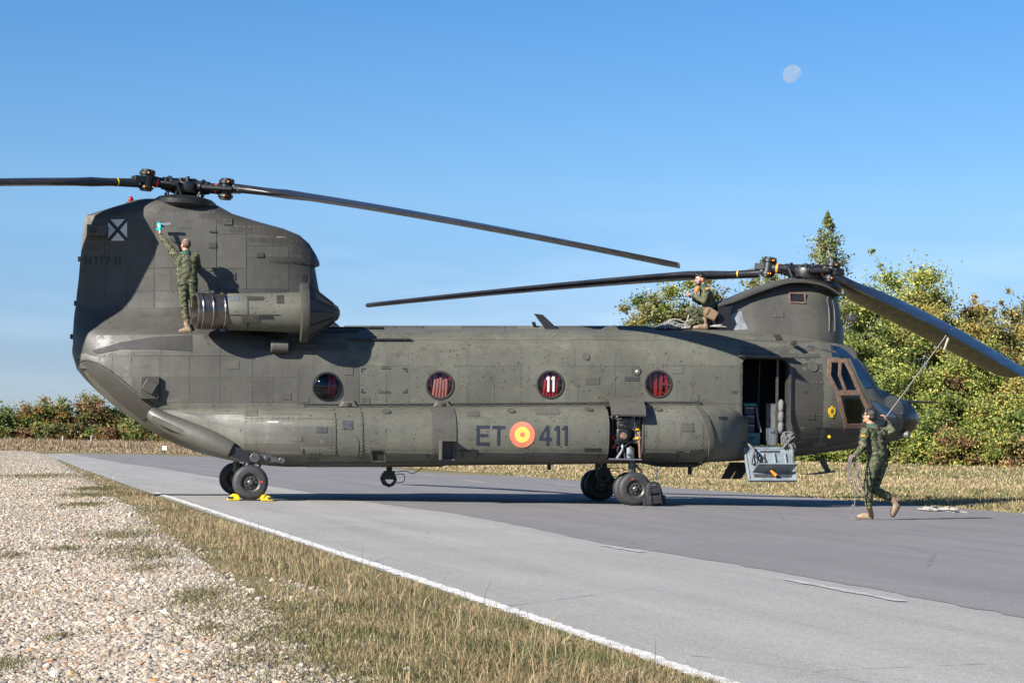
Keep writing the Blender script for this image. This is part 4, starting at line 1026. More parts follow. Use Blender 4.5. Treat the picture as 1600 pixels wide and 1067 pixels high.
# strap band round the pod
conform([prect(676, 713, 638, 722, YW, 0)], 0.022, BV_SP, 'pod_strap', M['paint_mid'], sponson, 0.08, rivets=0.07, rinset=0.03)
conform([prect(563.5, 567.5, 637, 723, YW, 0)], 0.016, BV_SP, 'strap_joint', M['paint_mid'], sponson, 0.1, rivets=0.05, rinset=0.015)
conform([prect(521.5, 525, 638, 724, YW, 0)], 0.016, BV_SP, 'strap_joint', M['paint_mid'], sponson, 0.1, rivets=0.05, rinset=0.015)
# front strap curving round the nose of the pod
conform([ppoly([(1094, 632), (1099, 640), (1108, 655), (1114, 680), (1116, 715), (1108, 722), (1107, 690), (1102, 665), (1094, 645), (1090, 634)], -1.8)], 0.03, BV_SP, 'pod_strap', M['paint_mid'], sponson, 0.06)
# lower rail of the pod
conform([ppoly([(474, 723), (710, 721), (699, 727.5), (482, 729)], YW)], 0.03, BV_SP, 'lower_rail', M['paint'], sponson, 0.2)
# hinge flange along the joint of cabin and pod, with its bolts
fl = MB()
xa_, xb_ = LX(474, YS), LX(1094, YS)
for i in range(24):
    a, b = xa_ + (xb_ - xa_) * i / 24, xa_ + (xb_ - xa_) * (i + 1) / 24
    z = float(np.interp((a + b) / 2, stx, stz)) + 0.005
    fl.box(((a + b) / 2, -1.28, z), (b - a - 0.004, 0.10, 0.022)); fl.box(((a + b) / 2, -1.262, z + 0.03), (b - a - 0.004, 0.02, 0.05))
fl.build('pod_flange', M['paint_mid'], sponson)
bo = MB()
n_ = 118
for i in range(n_):
    a = xa_ + (xb_ - xa_) * (i + .5) / n_; z = float(np.interp(a, stx, stz)) + 0.005
    bo.box((a, -1.285, z + 0.032), (0.034, 0.03, 0.022))
tag(bo.build('flange_bolts', M['seam'], sponson, smooth=False), kind='stuff')
for px in (545, 692):                         # hooded lugs above the pod
    q = L(px, 633, -1.34); r_ = MB()
    r_.loft([[(q.x - .20, -1.24, q.z - .03), (q.x + .20, -1.24, q.z - .03), (q.x + .12, -1.24, q.z + .09), (q.x - .12, -1.24, q.z + .09)],
             [(q.x - .17, -1.36, q.z - .03), (q.x + .17, -1.36, q.z - .03), (q.x + .09, -1.35, q.z + .06), (q.x - .09, -1.35, q.z + .06)]])
    o = r_.build('tie_down_hood', M['paint_mid'], sponson, bevel=0.012)
    MB().box((q.x, -1.365, q.z + 0.015), (0.06, 0.02, 0.055)).build('lug_slot', M['seam'], o)
# rear swept fairing with the curved ramp strut cover
fa = MB(); pth = [L(236, 645, -1.08), L(262, 661, -1.22), (L(300, 678, -1.36)), L(335, 692, -1.47), L(362, 704, -1.54)]
pth = smoothpath(pth, 6)
fa.tube(pth, [0.10 + 0.10 * math.sin(math.pi * min(1, (i + 2) / len(pth) * 0.8)) for i in range(len(pth))], 14)
fa.build('ramp_strut_fairing', M['paint_mid'], heli)
sk = MB(); pl = ppoly([(234, 648), (242, 650), (310, 682), (321, 687), (316, 689.5), (300, 687), (250, 664), (236, 655)], -1.42)
sk.prism(pl, -1.52, -1.40); sk.build('fairing_strake', M['paint'], heli, bevel=0.02)
# dark wheel-well mouth behind the pod
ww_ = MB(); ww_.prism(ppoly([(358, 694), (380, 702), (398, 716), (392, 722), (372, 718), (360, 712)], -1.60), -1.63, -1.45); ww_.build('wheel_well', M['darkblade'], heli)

# ---- aft pylon
PYL = [(311.5, 226, 322, .20), (314, 208, 335, .32), (319, 196, 346, .40), (328, 168, 364, .44), (340, 133, 408, .47), (349, 131, 444, .48), (359, 130, 469, .49), (372, 128.5, 484, .50), (390, 127, 495, .50), (402, 126, 500, .50), (407, 125.5, 500, .50), (410, 125, 493, .50), (440, 122.5, 498, .52), (465, 119.5, 504, .54), (482, 118, 511, .58), (495, 116, 524, .62), (506, 115, 536, .66), (516, 114.5, 546, .70), (525, 114, 549, .95), (536, 114, 551, 1.0), (545, 114, 552, 1.0), (556, 115.5, 552, 1.0), (568, 119, 552, 1.0), (580, 125, 552, 1.0)]
def pyl_w(s):
    a = min(1.0, 0.36 + 0.64 * (min(s, 0.38) / 0.38) ** 0.75)
    return a * (max(0.0, 1 - max(0, (s - 0.6) / 0.4) ** 2.6)) ** 0.55
def pyl_ring(py, xa, xb, w, k=34):
    y_ = -w; A, B = L(xa, py, -0.25), L(xb, py, -0.1); z = (L((xa + xb) / 2, py, -w * 0.8)).z
    f = min(1, max(0, (py - 476) / 82.0)); f = f * f * (3 - 2 * f); half = []
    g_ = lambda x: min(1, max(0, (x - LX(330, -1)) / (LX(470, -1) - LX(330, -1))))
    def bodyw(x):
        zb, zt, n_ = zbot(x), ztop(x), expo(x); q_ = abs((z - (zb + zt) / 2) / ((zt - zb) / 2)); return wid(x) * (1 - q_ ** n_) ** (1 / n_) if q_ < 1 else 0.0
    for i in range(k):
        s = (1 - math.cos(math.pi * i / (k - 1))) / 2; x = A.x + (B.x - A.x) * s
        base = w * pyl_w(s); tw = wid(x) * 0.985 * (1 - g_(x)) + max(bodyw(x) - .02, base * (s < .97)) * g_(x); half.append((x, max(0.012, base * (1 - f) + tw * f), z))
    return [(x, -y, z) for x, y, z in half] + [(x, y, z) for x, y, z in half[::-1]]
pyt = []
for a, b in zip(PYL[:-1], PYL[1:]):
    k = max(1, int((b[0] - a[0]) / 6)) if a[0] > 411 else 1
    for i in range(k): pyt.append(tuple(a[j] + (b[j] - a[j]) * i / k for j in range(4)))
pyt.append(PYL[-1])
py_ = MB(); py_.loft([pyl_ring(*t) for t in pyt])
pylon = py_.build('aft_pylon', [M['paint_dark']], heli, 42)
BV_PY = BVHTree.FromPolygons(py_.v, py_.f)
YP = -0.5
BV_ALL = BVHTree.FromPolygons(fz.v + py_.v, fz.f + [tuple(i + len(fz.v) for i in q) for q in py_.f])
panels([(522, 556)], [150, 175, 205, 252, 300, 345, 395], YS, BV_ALL, fuselage, M['paint_mid'])
panels([(524, 548)], [395, 463, 545], YS, BV_ALL, fuselage, M['paint_mid'])
panels([(556, 590)], [152, 175, 205, 250, 296, 344, 395], YS, BV_ALL, fuselage, M['paint_mid'])
panels([(548, 590)], [395, 466], YS, BV_ALL, fuselage, M['paint_mid'])
panels([(590, 629)], [205, 250, 296, 344, 395, 428, 466], YS, BV_ALL, fuselage, M['paint_mid'])
panels([(330, 419)], [243, 338], YP, BV_PY, pylon, M['paint_mid'], off=0.008, step=0.2)
panels([(336, 366), (366, 420), (420, 452)], [339, 385], YP, BV_PY, pylon, M['paint_mid'], step=0.2)
panels([(352, 384)], [386, 449], YP, BV_PY, pylon, M['paint_mid'], step=0.2)
panels([(362, 384)], [386, 449], YP, BV_PY, pylon, M['paint_mid'], step=0.2) if False else None
panels([(384, 402), (402, 452)], [386, 452], YP, BV_PY, pylon, M['paint_mid'], step=0.2)
panels([(374, 412), (412, 460)], [453, 486], YP, BV_PY, pylon, M['paint_mid'], step=0.2)
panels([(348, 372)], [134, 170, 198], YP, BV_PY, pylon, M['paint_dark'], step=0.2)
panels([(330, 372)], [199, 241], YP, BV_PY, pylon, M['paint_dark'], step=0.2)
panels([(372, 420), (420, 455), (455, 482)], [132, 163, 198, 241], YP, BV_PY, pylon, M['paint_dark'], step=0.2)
panels([(420, 455), (455, 482)], [243, 290, 338], YP, BV_PY, pylon, M['paint_mid'], step=0.2)
# rear edge lights, vents and boxes
def block(px, py, w, h, depth, yl, mat, name, parent, bev=0.01, tilt=0.0):
    c = L(px, py, yl); mb = MB(); mb.box((c.x, yl - depth / 2 + 0.04, c.z), (w, depth + 0.08, h), rot=Matrix.Rotation(tilt, 3, 'Y') if tilt else None)
    return mb.build(name, mat, parent, bevel=bev)
block(152, 361, 0.36, 0.19, 0.20, -0.42, M['paint_dark'], 'warning_receiver', pylon)
q = L(152, 361, -0.42); MB().cyl((q.x - .06, -0.64, q.z), (q.x - .06, -0.67, q.z), 0.05, 0.045, 16).build('receiver_eye', M['black'], pylon)
bc = L(204.5, 316, 0); be = MB(); be.cyl((bc.x, 0, bc.z - .08), (bc.x, 0, bc.z), 0.085, n=14); be.build('beacon_base', M['paint_dark'], pylon)
be = MB(); be.lathe([(0, .045), (.06, .045), (.09, .035), (.105, .015)], (bc.x, 0, bc.z), (0, 0, 1), 14); be.build('beacon_lamp', NT('red_lens').done((0.28, 0.006, 0.006), 0.15), pylon)
for px, py in ((126, 405), (120, 474), (114, 526)):
    q = L(px, py, 0); MB().box((q.x - .02, 0, q.z), (0.06, 0.07, 0.09)).build('tail_light', M['black'], pylon)
# small access plates and latches on pylon
for (xa, xb, ya, yb) in ((349, 363, 341, 352), (352, 368, 426, 438), (400, 412, 395, 402), (326, 338, 379, 388), (327, 337, 418, 424)):
    conform([prect(xa, xb, ya, yb, YP)], 0.022, BV_PY, 'access_plate', M['paint_dark'], pylon, 0.1, rivets=0.05, rinset=0.014)
for (px, py, w) in ((332, 362, .12), (373, 460, .34), (250, 352, .10)):
    q = L(px, py, YP); conform([[(q.x - w / 2, q.z - .012), (q.x + w / 2, q.z - .012), (q.x + w / 2, q.z + .012), (q.x - w / 2, q.z + .012)]], 0.03, BV_PY, 'latch', M['greymetal'] if w < .2 else M['seam'], pylon, 0)
# walkway patch
conform([ppoly([(143, 547), (190, 534), (240, 526.5), (300, 524), (300, 549), (240, 545), (190, 545), (150, 552)], -1.1)], 0.012, BV_ALL, 'walkway_strip', M['patch'], fuselage, 0.1, skirt=0.002)

# dome fairing under the aft rotor
AH = L(290, 292, 0); FH = L(1262, 426, 0)
dm = MB(); dz = L(290, 318, 0).z
dm.lathe([(-0.10, 0.20), (-0.10, 0.50), (-0.05, 0.56), (0.03, 0.565), (0.08, 0.50), (0.12, 0.34), (0.15, 0.18)], (AH.x, 0, dz), (0.05, 0, 1), 36)
dm.build('rotor_dome', M['black'], heli)
dm = MB(); dzz = L(1290, 448, 0).z
dm.lathe([(-0.14, 0.20), (-0.13, 0.42), (-0.06, 0.46), (0.0, 0.46), (0.05, 0.40), (0.09, 0.26), (0.11, 0.15)], (FH.x + 0.22, 0, dzz + 0.03), (0.16, 0, 1), 36)
dm.build('rotor_dome', M['black'], heli)

# ---- forward pylon
FP = [(437, 1228, 1262, .16), (441, 1212, 1284, .30), (447, 1193, 1300, .38), (455, 1172, 1308, .44), (464, 1152, 1311, .48), (476, 1124, 1313, .52), (490, 1124, 1315, .55), (505, 1125, 1318, .60), (514, 1125, 1319, .64), (522, 1125, 1320, .66), (545, 1126, 1318, .66)]
def fp_ring(py, xa, xb, w, k=30):
    A, B = L(xa, py, -0.3), L(xb, py, -0.1); z = L((xa + xb) / 2, py, -w * 0.8).z; half = []
    for i in range(k):
        s = (1 - math.cos(math.pi * i / (k - 1))) / 2; x = A.x + (B.x - A.x) * s
        pr = (0.80 + 0.2 * min(1, s / 0.25)) * (max(0, 1 - max(0, (s - 0.6) / 0.4) ** 2.4)) ** 0.55
        half.append((x, max(0.012, w * pr), z))
    return [(x, -y, z) for x, y, z in half] + [(x, y, z) for x, y, z in half[::-1]]
fp = MB(); fp.loft([fp_ring(*t) for t in FP])
fpy = fp.build('forward_pylon', [M['paint_mid'], M['interior']], heli, 45)
BV_FP = BVHTree.FromPolygons(fp.v, fp.f)
# dark intake mouth at its rear and the overhanging hood lip
a_, b_ = L(1124, 480, -.4), L(1152, 516, -.4)
MB().prism(ppoly([(1121.5, 480), (1144, 478), (1140, 492), (1147, 503), (1142, 517), (1122, 518)], -0.54), -0.585, 0.585).build('pylon_intake', M['darkblade'], fpy)
lip = MB(); rs = []
for px, py in smoothpath([(1121, 477, 0), (1150, 468, 0), (1180, 456, 0), (1207, 446.5, 0), (1232, 440, 0), (1262, 440, 0), (1290, 447, 0), (1311, 460, 0)], 4) and [(p[0], p[1]) for p in smoothpath([(1121, 477, 0), (1150, 468, 0), (1180, 456, 0), (1207, 446.5, 0), (1232, 440, 0), (1262, 440, 0), (1290, 447, 0), (1311, 460, 0)], 4)]:
    p = L(px, py, -0.5); w = 0.60
    rs.append([(p.x, -w, p.z - .035), (p.x, -w, p.z + .0), (p.x, -w * .8, p.z + .035), (p.x, -.2, p.z + .07), (p.x, .2, p.z + .07), (p.x, w * .8, p.z + .035), (p.x, w, p.z), (p.x, w, p.z - .035)])
lip.loft(rs); lip.build('pylon_hood', M['paint_dark'], fpy, 30)
conform([ppoly([(1136, 492), (1160, 486), (1163, 500), (1168, 515), (1137, 516)], -0.58)], 0.006, BV_FP, 'skin_panel', plain('bare_skin', (0.22, 0.235, 0.235), 0.42, 0.35, 0.35), fpy, 0.1)
vt = conform([prect(1236, 1258, 459, 471, -0.55, 0)], 0.008, BV_FP, 'vent_opening', M['darkblade'], fpy, 0.1)
vf = MB(); A_, B_ = L(1235, 472, -.55), L(1259, 458, -.55)
for x0_, x1_, z0_, z1_ in ((A_.x, B_.x, B_.z - .012, B_.z + .012), (A_.x, B_.x, A_.z - .012, A_.z + .012), (A_.x - .012, A_.x + .012, A_.z, B_.z), (B_.x - .012, B_.x + .012, A_.z, B_.z)):
    h = BV_FP.ray_cast(Vector(((x0_ + x1_) / 2, -6, (z0_ + z1_) / 2)), Vector((0, 1, 0)))[0]; y_ = h.y if h else -.5
    vf.box(((x0_ + x1_) / 2, y_ - .01, (z0_ + z1_) / 2), (x1_ - x0_, .03, z1_ - z0_))
vf.build('vent_frame', M['copperframe'], vt)
conform([prect(1209, 1225, 486, 496, -0.58)], 0.012, BV_FP, 'access_plate', M['paint_mid'], fpy, 0.1, rivets=0.05, rinset=.014)
for off_ in (0, 10.5):                        # the two seal beads at the front of the pylon
    sb = MB(); pt = []
    for px, py in ((1299 + off_, 461), (1295.5 + off_, 468), (1297.5 + off_, 480), (1297 + off_, 500), (1294.5 + off_, 518)):
        p = L(px, py, -.5); h, n_, _, _ = BV_FP.ray_cast(Vector((p.x, -6, p.z)), Vector((0, 1, 0)))
        if h: pt.append(h + n_ * .008)
    if len(pt) > 2: sb.tube(smoothpath(pt, 4), 0.022, 8); sb.build('seal_bead', M['paint'], fpy)
MB().box((LX(1319, -.1), -0.45, L(1319, 497, -.3).z), (0.13, 0.26, 0.13)).build('side_lamp_box', M['greymetal'], fpy, bevel=.01)
conform([ppoly([(1288, 520), (1318, 517), (1320, 532), (1290, 528)], -.9)], 0.012, BV_BODY, 'skin_panel', M['paint_mid'], fuselage, 0.1)

# ---- drive shaft tunnel on the roof
cols_ = [540, 580, 618, 662, 722, 790, 806, 872, 960, 1010, 1060, 1124]
for i, (xa, xb) in enumerate(zip(cols_[:-1], cols_[1:])):
    a, b = L(xa, 512, -.3), L(xb, 512, -.3); zb_ = a.z - .2; g = 0.006; zt = 0
    zl = lambda x: L(540, 508.2, -.2).z + (L(1124, 508.6, -.2).z - L(540, 508.2, -.2).z) * (x - LX(540, -.2)) / (LX(1124, -.2) - LX(540, -.2))
    ring = lambda x, zt=None: rg2(x, zl(x))
    def rg2(x, zt): return [(x, -.36, zb_), (x, -.32, zt - .05), (x, -.24, zt - .008), (x, -.1, zt), (x, .1, zt), (x, .24, zt - .008), (x, .32, zt - .05), (x, .36, zb_)]
    tn = MB(); tn.loft([ring(a.x + g), ring(b.x - g)]); tn.build('tunnel_cover', M['paint_mid'] if i % 3 else M['paint'], fuselage, 30)
for xa, xb, ya, yb, z_ in ((480, 560, 515, 518.5, -.8), (544, 642, 529, 533, -1.05), (500, 600, 511, 514, -.6)):
    a, b = L(xa, (ya + yb) / 2, z_), L(xb, (ya + yb) / 2, z_)
    MB().tube([(a.x, z_ - .03, a.z), (b.x, z_ - .03, b.z)], 0.022, 8).build('work_platform_rail', M['black'], fuselage)
fin = MB(); fin.prism(ppoly([(834, 490), (848, 492), (872, 515), (853, 515.5)], -.45), -.49, -.44); fin.build('blade_antenna', M['blade'], fuselage, bevel=.006)
MB().prism(ppoly([(831, 503), (836, 503), (838, 510), (833, 510)], -.3), -.33, -.27).build('roof_light', M['black'], fuselage)
MB().prism(ppoly([(936, 517), (946, 511), (958, 508.5), (964, 512), (968, 517)], -.6), -.66, -.56).build('roof_antenna', M['paint'], fuselage, bevel=.008)

# ---- engine nacelle
ez = L(400, 487, -1.42)
ea = (L(470, 488.5, -1.42) - L(311, 486.5, -1.42)).normalized()
def EP(px): return L(px, 487, -1.42).x
E0 = Vector((EP(303), -1.42, L(303, 486.5, -1.42).z))
def ep(px): return EP(px) - E0.x
eng = MB(); eng.lathe([(ep(354), .315), (ep(357), .33), (ep(385), .335), (ep(415), .345), (ep(440), .35), (ep(448), .36), (ep(468), .37), (ep(470), .30)], E0, ea, 40)
engine = eng.build('engine_nacelle', M['paint'], heli, 40)
EZ = E0.z
MB().box((EP(405), -1.0, EZ + .02), (0.95, 0.75, 0.34)).build('engine_pylon_fairing', M['paint_mid'], engine, bevel=.05)
TOE = Matrix.Translation(E0 + ea * ep(356)) @ Matrix.Rotation(R(11), 4, 'Z') @ Matrix.Translation(-(E0 + ea * ep(356)))
ex_ = MB(); ex_.lathe([(0, .285), (.02, .325), (ep(325), .325), (ep(330), .318), (ep(356), .315), (ep(356), .2), (ep(330), .262), (0.04, .272), (0.0, .285)], E0, ea, 40, caps=False, M=TOE)
exh = ex_.build('exhaust_pipe', M['bronze'], engine, 60)
MB().lathe([(ep(318), .27), (ep(319), .10), (ep(318), .0)], E0, ea, 30, M=TOE).build('exhaust_core', M['black'], engine)
for px in (311, 327, 346):
    rg_ = MB(); n = 44
    u = ea.orthogonal().normalized(); w_ = ea.cross(u); rings = []
    for j in range(n):
        a = 2 * math.pi * j / n; rad = u * math.cos(a) + w_ * math.sin(a); c = E0 + ea * ep(px) + rad * .332
        rings.append([c + rad * .017 * math.cos(b) + ea * .014 * math.sin(b) for b in [2 * math.pi * i / 7 for i in range(7)]])
    rg_.loft(rings + [rings[0]], caps=False, M=TOE); rg_.build('clamp_ring', M['chrome'], engine)
    c = TOE @ (E0 + ea * ep(px)) + Vector((0, 0, -.33 if px > 330 else .34))
    MB().box(c + Vector((.02, -.1, 0)), (.09, .05, .05)).build('clamp_bolt', M['greymetal'], engine)
for (xa, xb, ya, yb, mt) in ((360, 374, 463, 470, 'alu'), (386, 412, 463, 470, 'seam'), (432, 444, 461, 475, 'seam'), (378, 405, 492, 503, 'paint_dark')):
    BVE = BVHTree.FromPolygons(eng.v, eng.f)
    conform([prect(xa, xb, ya, yb, -1.72)], .008, BVE, 'engine_access_panel', M[mt], engine, .05)
conform([prect(357, 438, 491.5, 493, -1.75, 0)], .006, BVE, 'cowl_seam', M['seam'], engine, .1, skirt=.002)
conform([prect(386.5, 388, 462, 514, -1.72, 0)], .006, BVE, 'cowl_seam', M['seam'], engine, .05, skirt=.002)
# intake screen: rim, faceted cone, ribs
c0, c1 = EP(473) - E0.x, EP(526) - E0.x
ri = MB(); ri.lathe([(ep(468), .36), (ep(468.5), .50), (ep(470), .535), (ep(476), .54), (ep(481), .53), (ep(482), .50)], E0, ea, 40); scr = ri.build('intake_screen_rim', M['paint_dark'], engine, 40)
co = MB(); nf = 12
u = Vector((0, 0, 1)); w_ = ea.cross(u).normalized()
def crn(t, r, ph=0.0): return [E0 + ea * t + (u * math.cos(2 * math.pi * (j + ph) / nf) + w_ * math.sin(2 * math.pi * (j + ph) / nf)) * r for j in range(nf)]
co.loft([crn(ep(481), .515), crn(ep(521), .17), crn(ep(528), .12), crn(ep(531), .05)]); co.build('intake_screen_cone', M['paint_dark'], scr, smooth=False)
A1, A2 = crn(ep(481), .52), crn(ep(521), .175)
rb = MB()
for a, b in zip(A1, A2): rb.tube([a, b], .011, 5)
rb.build('screen_rib', M['black'], scr)
# far engine
far_e = MB(); F0 = Vector((E0.x, 1.42, E0.z)); far_e.lathe([(0, .3), (ep(356), .32), (ep(400), .34), (ep(468), .37), (ep(468), .53), (ep(480), .53), (ep(525), .14)], F0, ea, 28); far_e.build('engine_nacelle', M['paint_dark'], heli, 40)
# grilles below the engine, exhaust box
for xa, xb, ya, yb in ((390, 416, 514, 528), (425, 451, 513, 527)):
    g_ = conform([ppoly([(xa, ya + 3), (xa + 5, ya), (xb - 3, ya), (xb, yb - 4), (xb - 5, yb), (xa + 4, yb)], YS)], .008, BV_ALL, 'vent_grille', M['seam'], fuselage, .1)
    lv = MB(); A_, B_ = L(xa + 3, yb - 2, YS), L(xb - 3, ya + 2, YS)
    for i in range(6):
        z = A_.z + (B_.z - A_.z) * (i + .5) / 6; h = BV_BODY.ray_cast(Vector(((A_.x + B_.x) / 2, -6, z)), Vector((0, 1, 0)))[0]
        lv.box(((A_.x + B_.x) / 2, (h.y if h else -1.2) - .015, z), (B_.x - A_.x, .02, .008))
    lv.build('louvres', M['paint_dark'], g_)
q = L(437, 541, YS); bx1 = MB(); bx1.tube([(q.x - .16, q.y - .02, q.z), (q.x + .16, q.y - .02, q.z)], .12, 14); bx1.build('scoop', M['paint_mid'], fuselage, bevel=.02)
# round-cornered box (flare dispenser) on the tail
block(234, 606, 0.33, 0.40, 0.13, -1.10, M['paint_dark'], 'flare_dispenser', fuselage)
block(234, 604, 0.22, 0.22, 0.17, -1.12, M['paint_dark'], 'dispenser_cover', fuselage, tilt=.5)
conform([ppoly([(206, 594), (221, 589), (221, 622), (206, 608)], -1.1)], .02, BV_BODY, 'access_plate', M['paint_mid'], fuselage, .1)
# little handles, steps and plates scattered over the skin
PL = [(354, 374, 562, 577, 'paint_mid'), (538, 552, 573, 586, 'paint_mid'), (469, 483, 620, 629, 'paint_mid'), (441, 455, 613, 625, 'paint_mid'), (424, 442, 0, 0, None), (560, 576, 538, 549, 'paint_mid'), (564, 578, 621, 632, 'paint_mid'),
      (914, 937, 589, 601, 'paint_mid'), (1051, 1067, 573, 584, 'paint'), (1076, 1092, 617, 627, 'paint'), (1219, 1231, 521, 531, 'seam'), (1275, 1288, 512, 522, 'alu'), (1262, 1276, 645, 655, 'paint_dark')]
for xa, xb, ya, yb, mt in PL:
    if mt: conform([prect(xa, xb, ya, yb, YS)], .012, BV_BODY, 'access_plate', M[mt], fuselage, .08, rivets=.05, rinset=.012)
for px, py, r in ((916, 557, .07), (1273, 572, .10)):
    conform([pcirc(px, py, r, YS, 20)], .018, BV_BODY, 'round_plate', M['paint_mid'], fuselage, .08)
conform([pcirc(994.5, 580, .085, YS, 24)], .014, BV_BODY, 'filler_ring', M['seam'], fuselage, .08)
conform([pcirc(994.5, 580, .070, YS, 24)], .018, BV_BODY, 'filler_plate', M['paint'], fuselage, .08)
conform([pcirc(994.5, 580, .022, YS, 12)], .024, BV_BODY, 'filler_cap', M['white'], fuselage, .08)
q = L(1241, 536, -1.15); MB().cyl((q.x, q.y + .1, q.z), (q.x, q.y - .05, q.z), .045, n=16).build('drain_pipe', M['seam'], fuselage)
for xa, xb, ya, yb, mt in ((494, 511, 666, 676, 'greymetal'), (534, 552, 657, 671, 'greymetal'), (532, 548, 613, 0, None), (482, 500, 706, 720, 'paint_mid'), (455, 472, 680, 690, 'paint_mid'), (384, 404, 640, 650, 'paint_mid'),
                           (1064, 1084, 660, 674, 'paint_mid'), (1078, 1098, 700, 714, 'paint_mid'), (730, 750, 641, 651, 'paint_mid'), (838, 876, 637, 648, 'paint_mid'), (1132, 1146, 0, 0, None)):
    if mt and ya: conform([prect(xa, xb, ya, yb, YW)], .012, BV_SP, 'access_plate', M[mt], sponson, .08, rivets=.05, rinset=.013)
cv = conform([ppoly([(533, 688), (538, 682), (545, 679), (555, 680), (560, 688), (561, 705), (558, 717), (550, 719.5), (538, 718), (531, 710), (530, 698)], YW)], .016, BV_SP, 'fuel_tank_cover', M['paint'], sponson, .1, rivets=.08, rinset=.03)
for px, py in ((605, 643.5), (800, 642.5), (1030, 640), (922, 640)):
    conform([pcirc(px, py, .075, -1.75, 20, .55)], .014, BV_SP, 'filler_ring', M['greymetal'], sponson, .06)
    conform([pcirc(px, py, .055, -1.75, 20, .5)], .02, BV_SP, 'filler_cap', M['paint_mid'], sponson, .06)
# steps hanging open on the pod: hollow box step and the small one
q = L(699, 703, YW - .1)
st = MB(); wq, hq, dq = .26, .34, .30
st.box((q.x, YW - dq / 2, q.z + hq / 2), (wq, dq, .02)); st.box((q.x - wq / 2, YW - dq / 2, q.z), (.02, dq, hq)); st.box((q.x + wq / 2 - .02, YW - .03, q.z - .02), (.02, .05, hq)); st.box((q.x, YW + .01, q.z), (wq, .03, hq)); st.box((q.x, YW - dq * .3, q.z - hq / 2), (wq, dq * .6, .02))
st.build('step_box', M['paint_mid'], sponson)
a, b, c, d = L(579, 702, YW - .12), L(600, 702, YW - .12), L(603, 721, YW - .02), L(582, 721, YW - .02)
so = MB()
for s_, e_ in ((a, b), (b, c), (c, d), (d, a)): so.tube([s_, e_], .015, 6)
so.build('fold_out_step', M['greymetal'], sponson)
bk = MB(); bk.add([tuple(v) for v in (L(581, 704, YW - .08), L(599, 704, YW - .08), L(601, 719, YW - .01), L(583, 719, YW - .01))], [(0, 1, 2, 3)]); bk.build('step_tread', M['seam'], sponson)
# cargo hooks and bits under the belly
def hook(px, py, yl, name='cargo_hook'):
    t = L(px, py, yl); h = MB()
    h.box((t.x, yl, t.z - .06), (.20, .14, .16)); h.box((t.x, yl, t.z + .05), (.10, .1, .12))
    prof = [(-.16, -.02), (-.22, -.16), (-.15, -.32), (0, -.38), (.12, -.33), (.19, -.2), (.16, -.08), (.10, -.14), (.12, -.22), (.05, -.29), (-.04, -.28), (-.10, -.2), (-.06, -.08)]
    h.prism([(t.x + a * .75, t.z + b * .75) for a, b in prof], yl - .06, yl + .06)
    h.tube(smoothpath([(t.x + .1, yl - .05, t.z - .05), (t.x + .26, yl - .05, t.z - .04), (t.x + .27, yl - .05, t.z - .17), (t.x + .12, yl - .05, t.z - .2)], 4), .008, 5)
    h.tube(smoothpath([(t.x + .1, yl, t.z - .0), (t.x + .3, yl, t.z + .02), (t.x + .45, yl, t.z - .02), (t.x + .62, yl, t.z + .09)], 4), .008, 5)
    return h.build(name, M['black'], heli)
hook(608, 737, -.35); hook(944, 732, -.2)
MB().cyl(L(858, 724, -.8), L(858, 734, -.8), .035).build('drain_mast', M['black'], heli)
br_ = MB(); br_.prism(ppoly([(1012, 723), (1040, 729.5), (1085, 730), (1101, 723)], -.6), -.7, .3); br_.build('belly_fairing', M['paint_dark'], heli, bevel=.03)
MB().cyl(L(1078, 728, -.5), L(1078, 741, -.5), .04).build('belly_light', M['black'], heli)
for a_ in ((1146, 722), (1163, 722)):
    MB().prism(ppoly([(a_[0] - 6, 722), (a_[0] + 13, 722), (a_[0] - 6, 748), (a_[0] - 20, 748)], -.5), -.53, -.50).build('belly_antenna', M['black'], heli, bevel=.004)
mt_ = MB(); mt_.prism(ppoly([(1278, 716), (1288, 716), (1297, 736), (1290, 738)], -.3), -.34, -.28); mt_.prism(ppoly([(1249, 741), (1280, 738), (1302, 735), (1304, 737), (1275, 741)], -.3), -.40, -.22); mt_.build('belly_antenna', M['paint_dark'], heli)

# ---- wheels
def wheel(c, r, w, name='wheel'):
    t = MB(); prof = [(-w * .5, r * .56), (-w * .5, r * .78), (-w * .44, r * .93), (-w * .25, r * .995), (0, r), (w * .25, r * .995), (w * .44, r * .93), (w * .5, r * .78), (w * .5, r * .56)]
    t.lathe(prof, c, (0, 1, 0), 44, caps=False)
    for g_ in (-.3, 0, .3): pass
    root = t.build(name, M['rubber'], heli, 60)
    k = MB(); k.lathe([(-w * .48, .0), (-w * .36, r * .10), (-w * .36, r * .36), (-w * .30, r * .40), (-w * .42, r * .46), (-w * .5, r * .55), (-w * .46, r * .57), (w * .46, r * .57), (w * .5, r * .53), (w * .3, r * .4), (w * .3, 0)], c, (0, 1, 0), 36, caps=False)
    k.build('rim', M['rim'], root, 30)
    k = MB(); k.lathe([(-w * .62, 0), (-w * .62, r * .10), (-w * .55, r * .17), (-w * .3, r * .19), (-w * .3, 0)], c, (0, 1, 0), 20)
    for i in range(8):
        a = i * math.pi / 4; p = Vector(c) + Vector((math.cos(a) * r * .29, -w * .37, math.sin(a) * r * .29)); k.cyl(p, p + Vector((0, -.02, 0)), .018, n=6)
    k.build('hub_cap', M['greymetal'], root)
    return root
def red_dot(c, r, w, a, mt='redband', s=.02):
    p = Vector(c) + Vector((math.cos(a) * r * .62, -w * .5 - .004, math.sin(a) * r * .62)); MB().box(p, (s * 2, .006, s * 1.6)).build('slip_mark', M[mt], heli)
RT_ = L(391, 754, -1.66); rr_ = .315
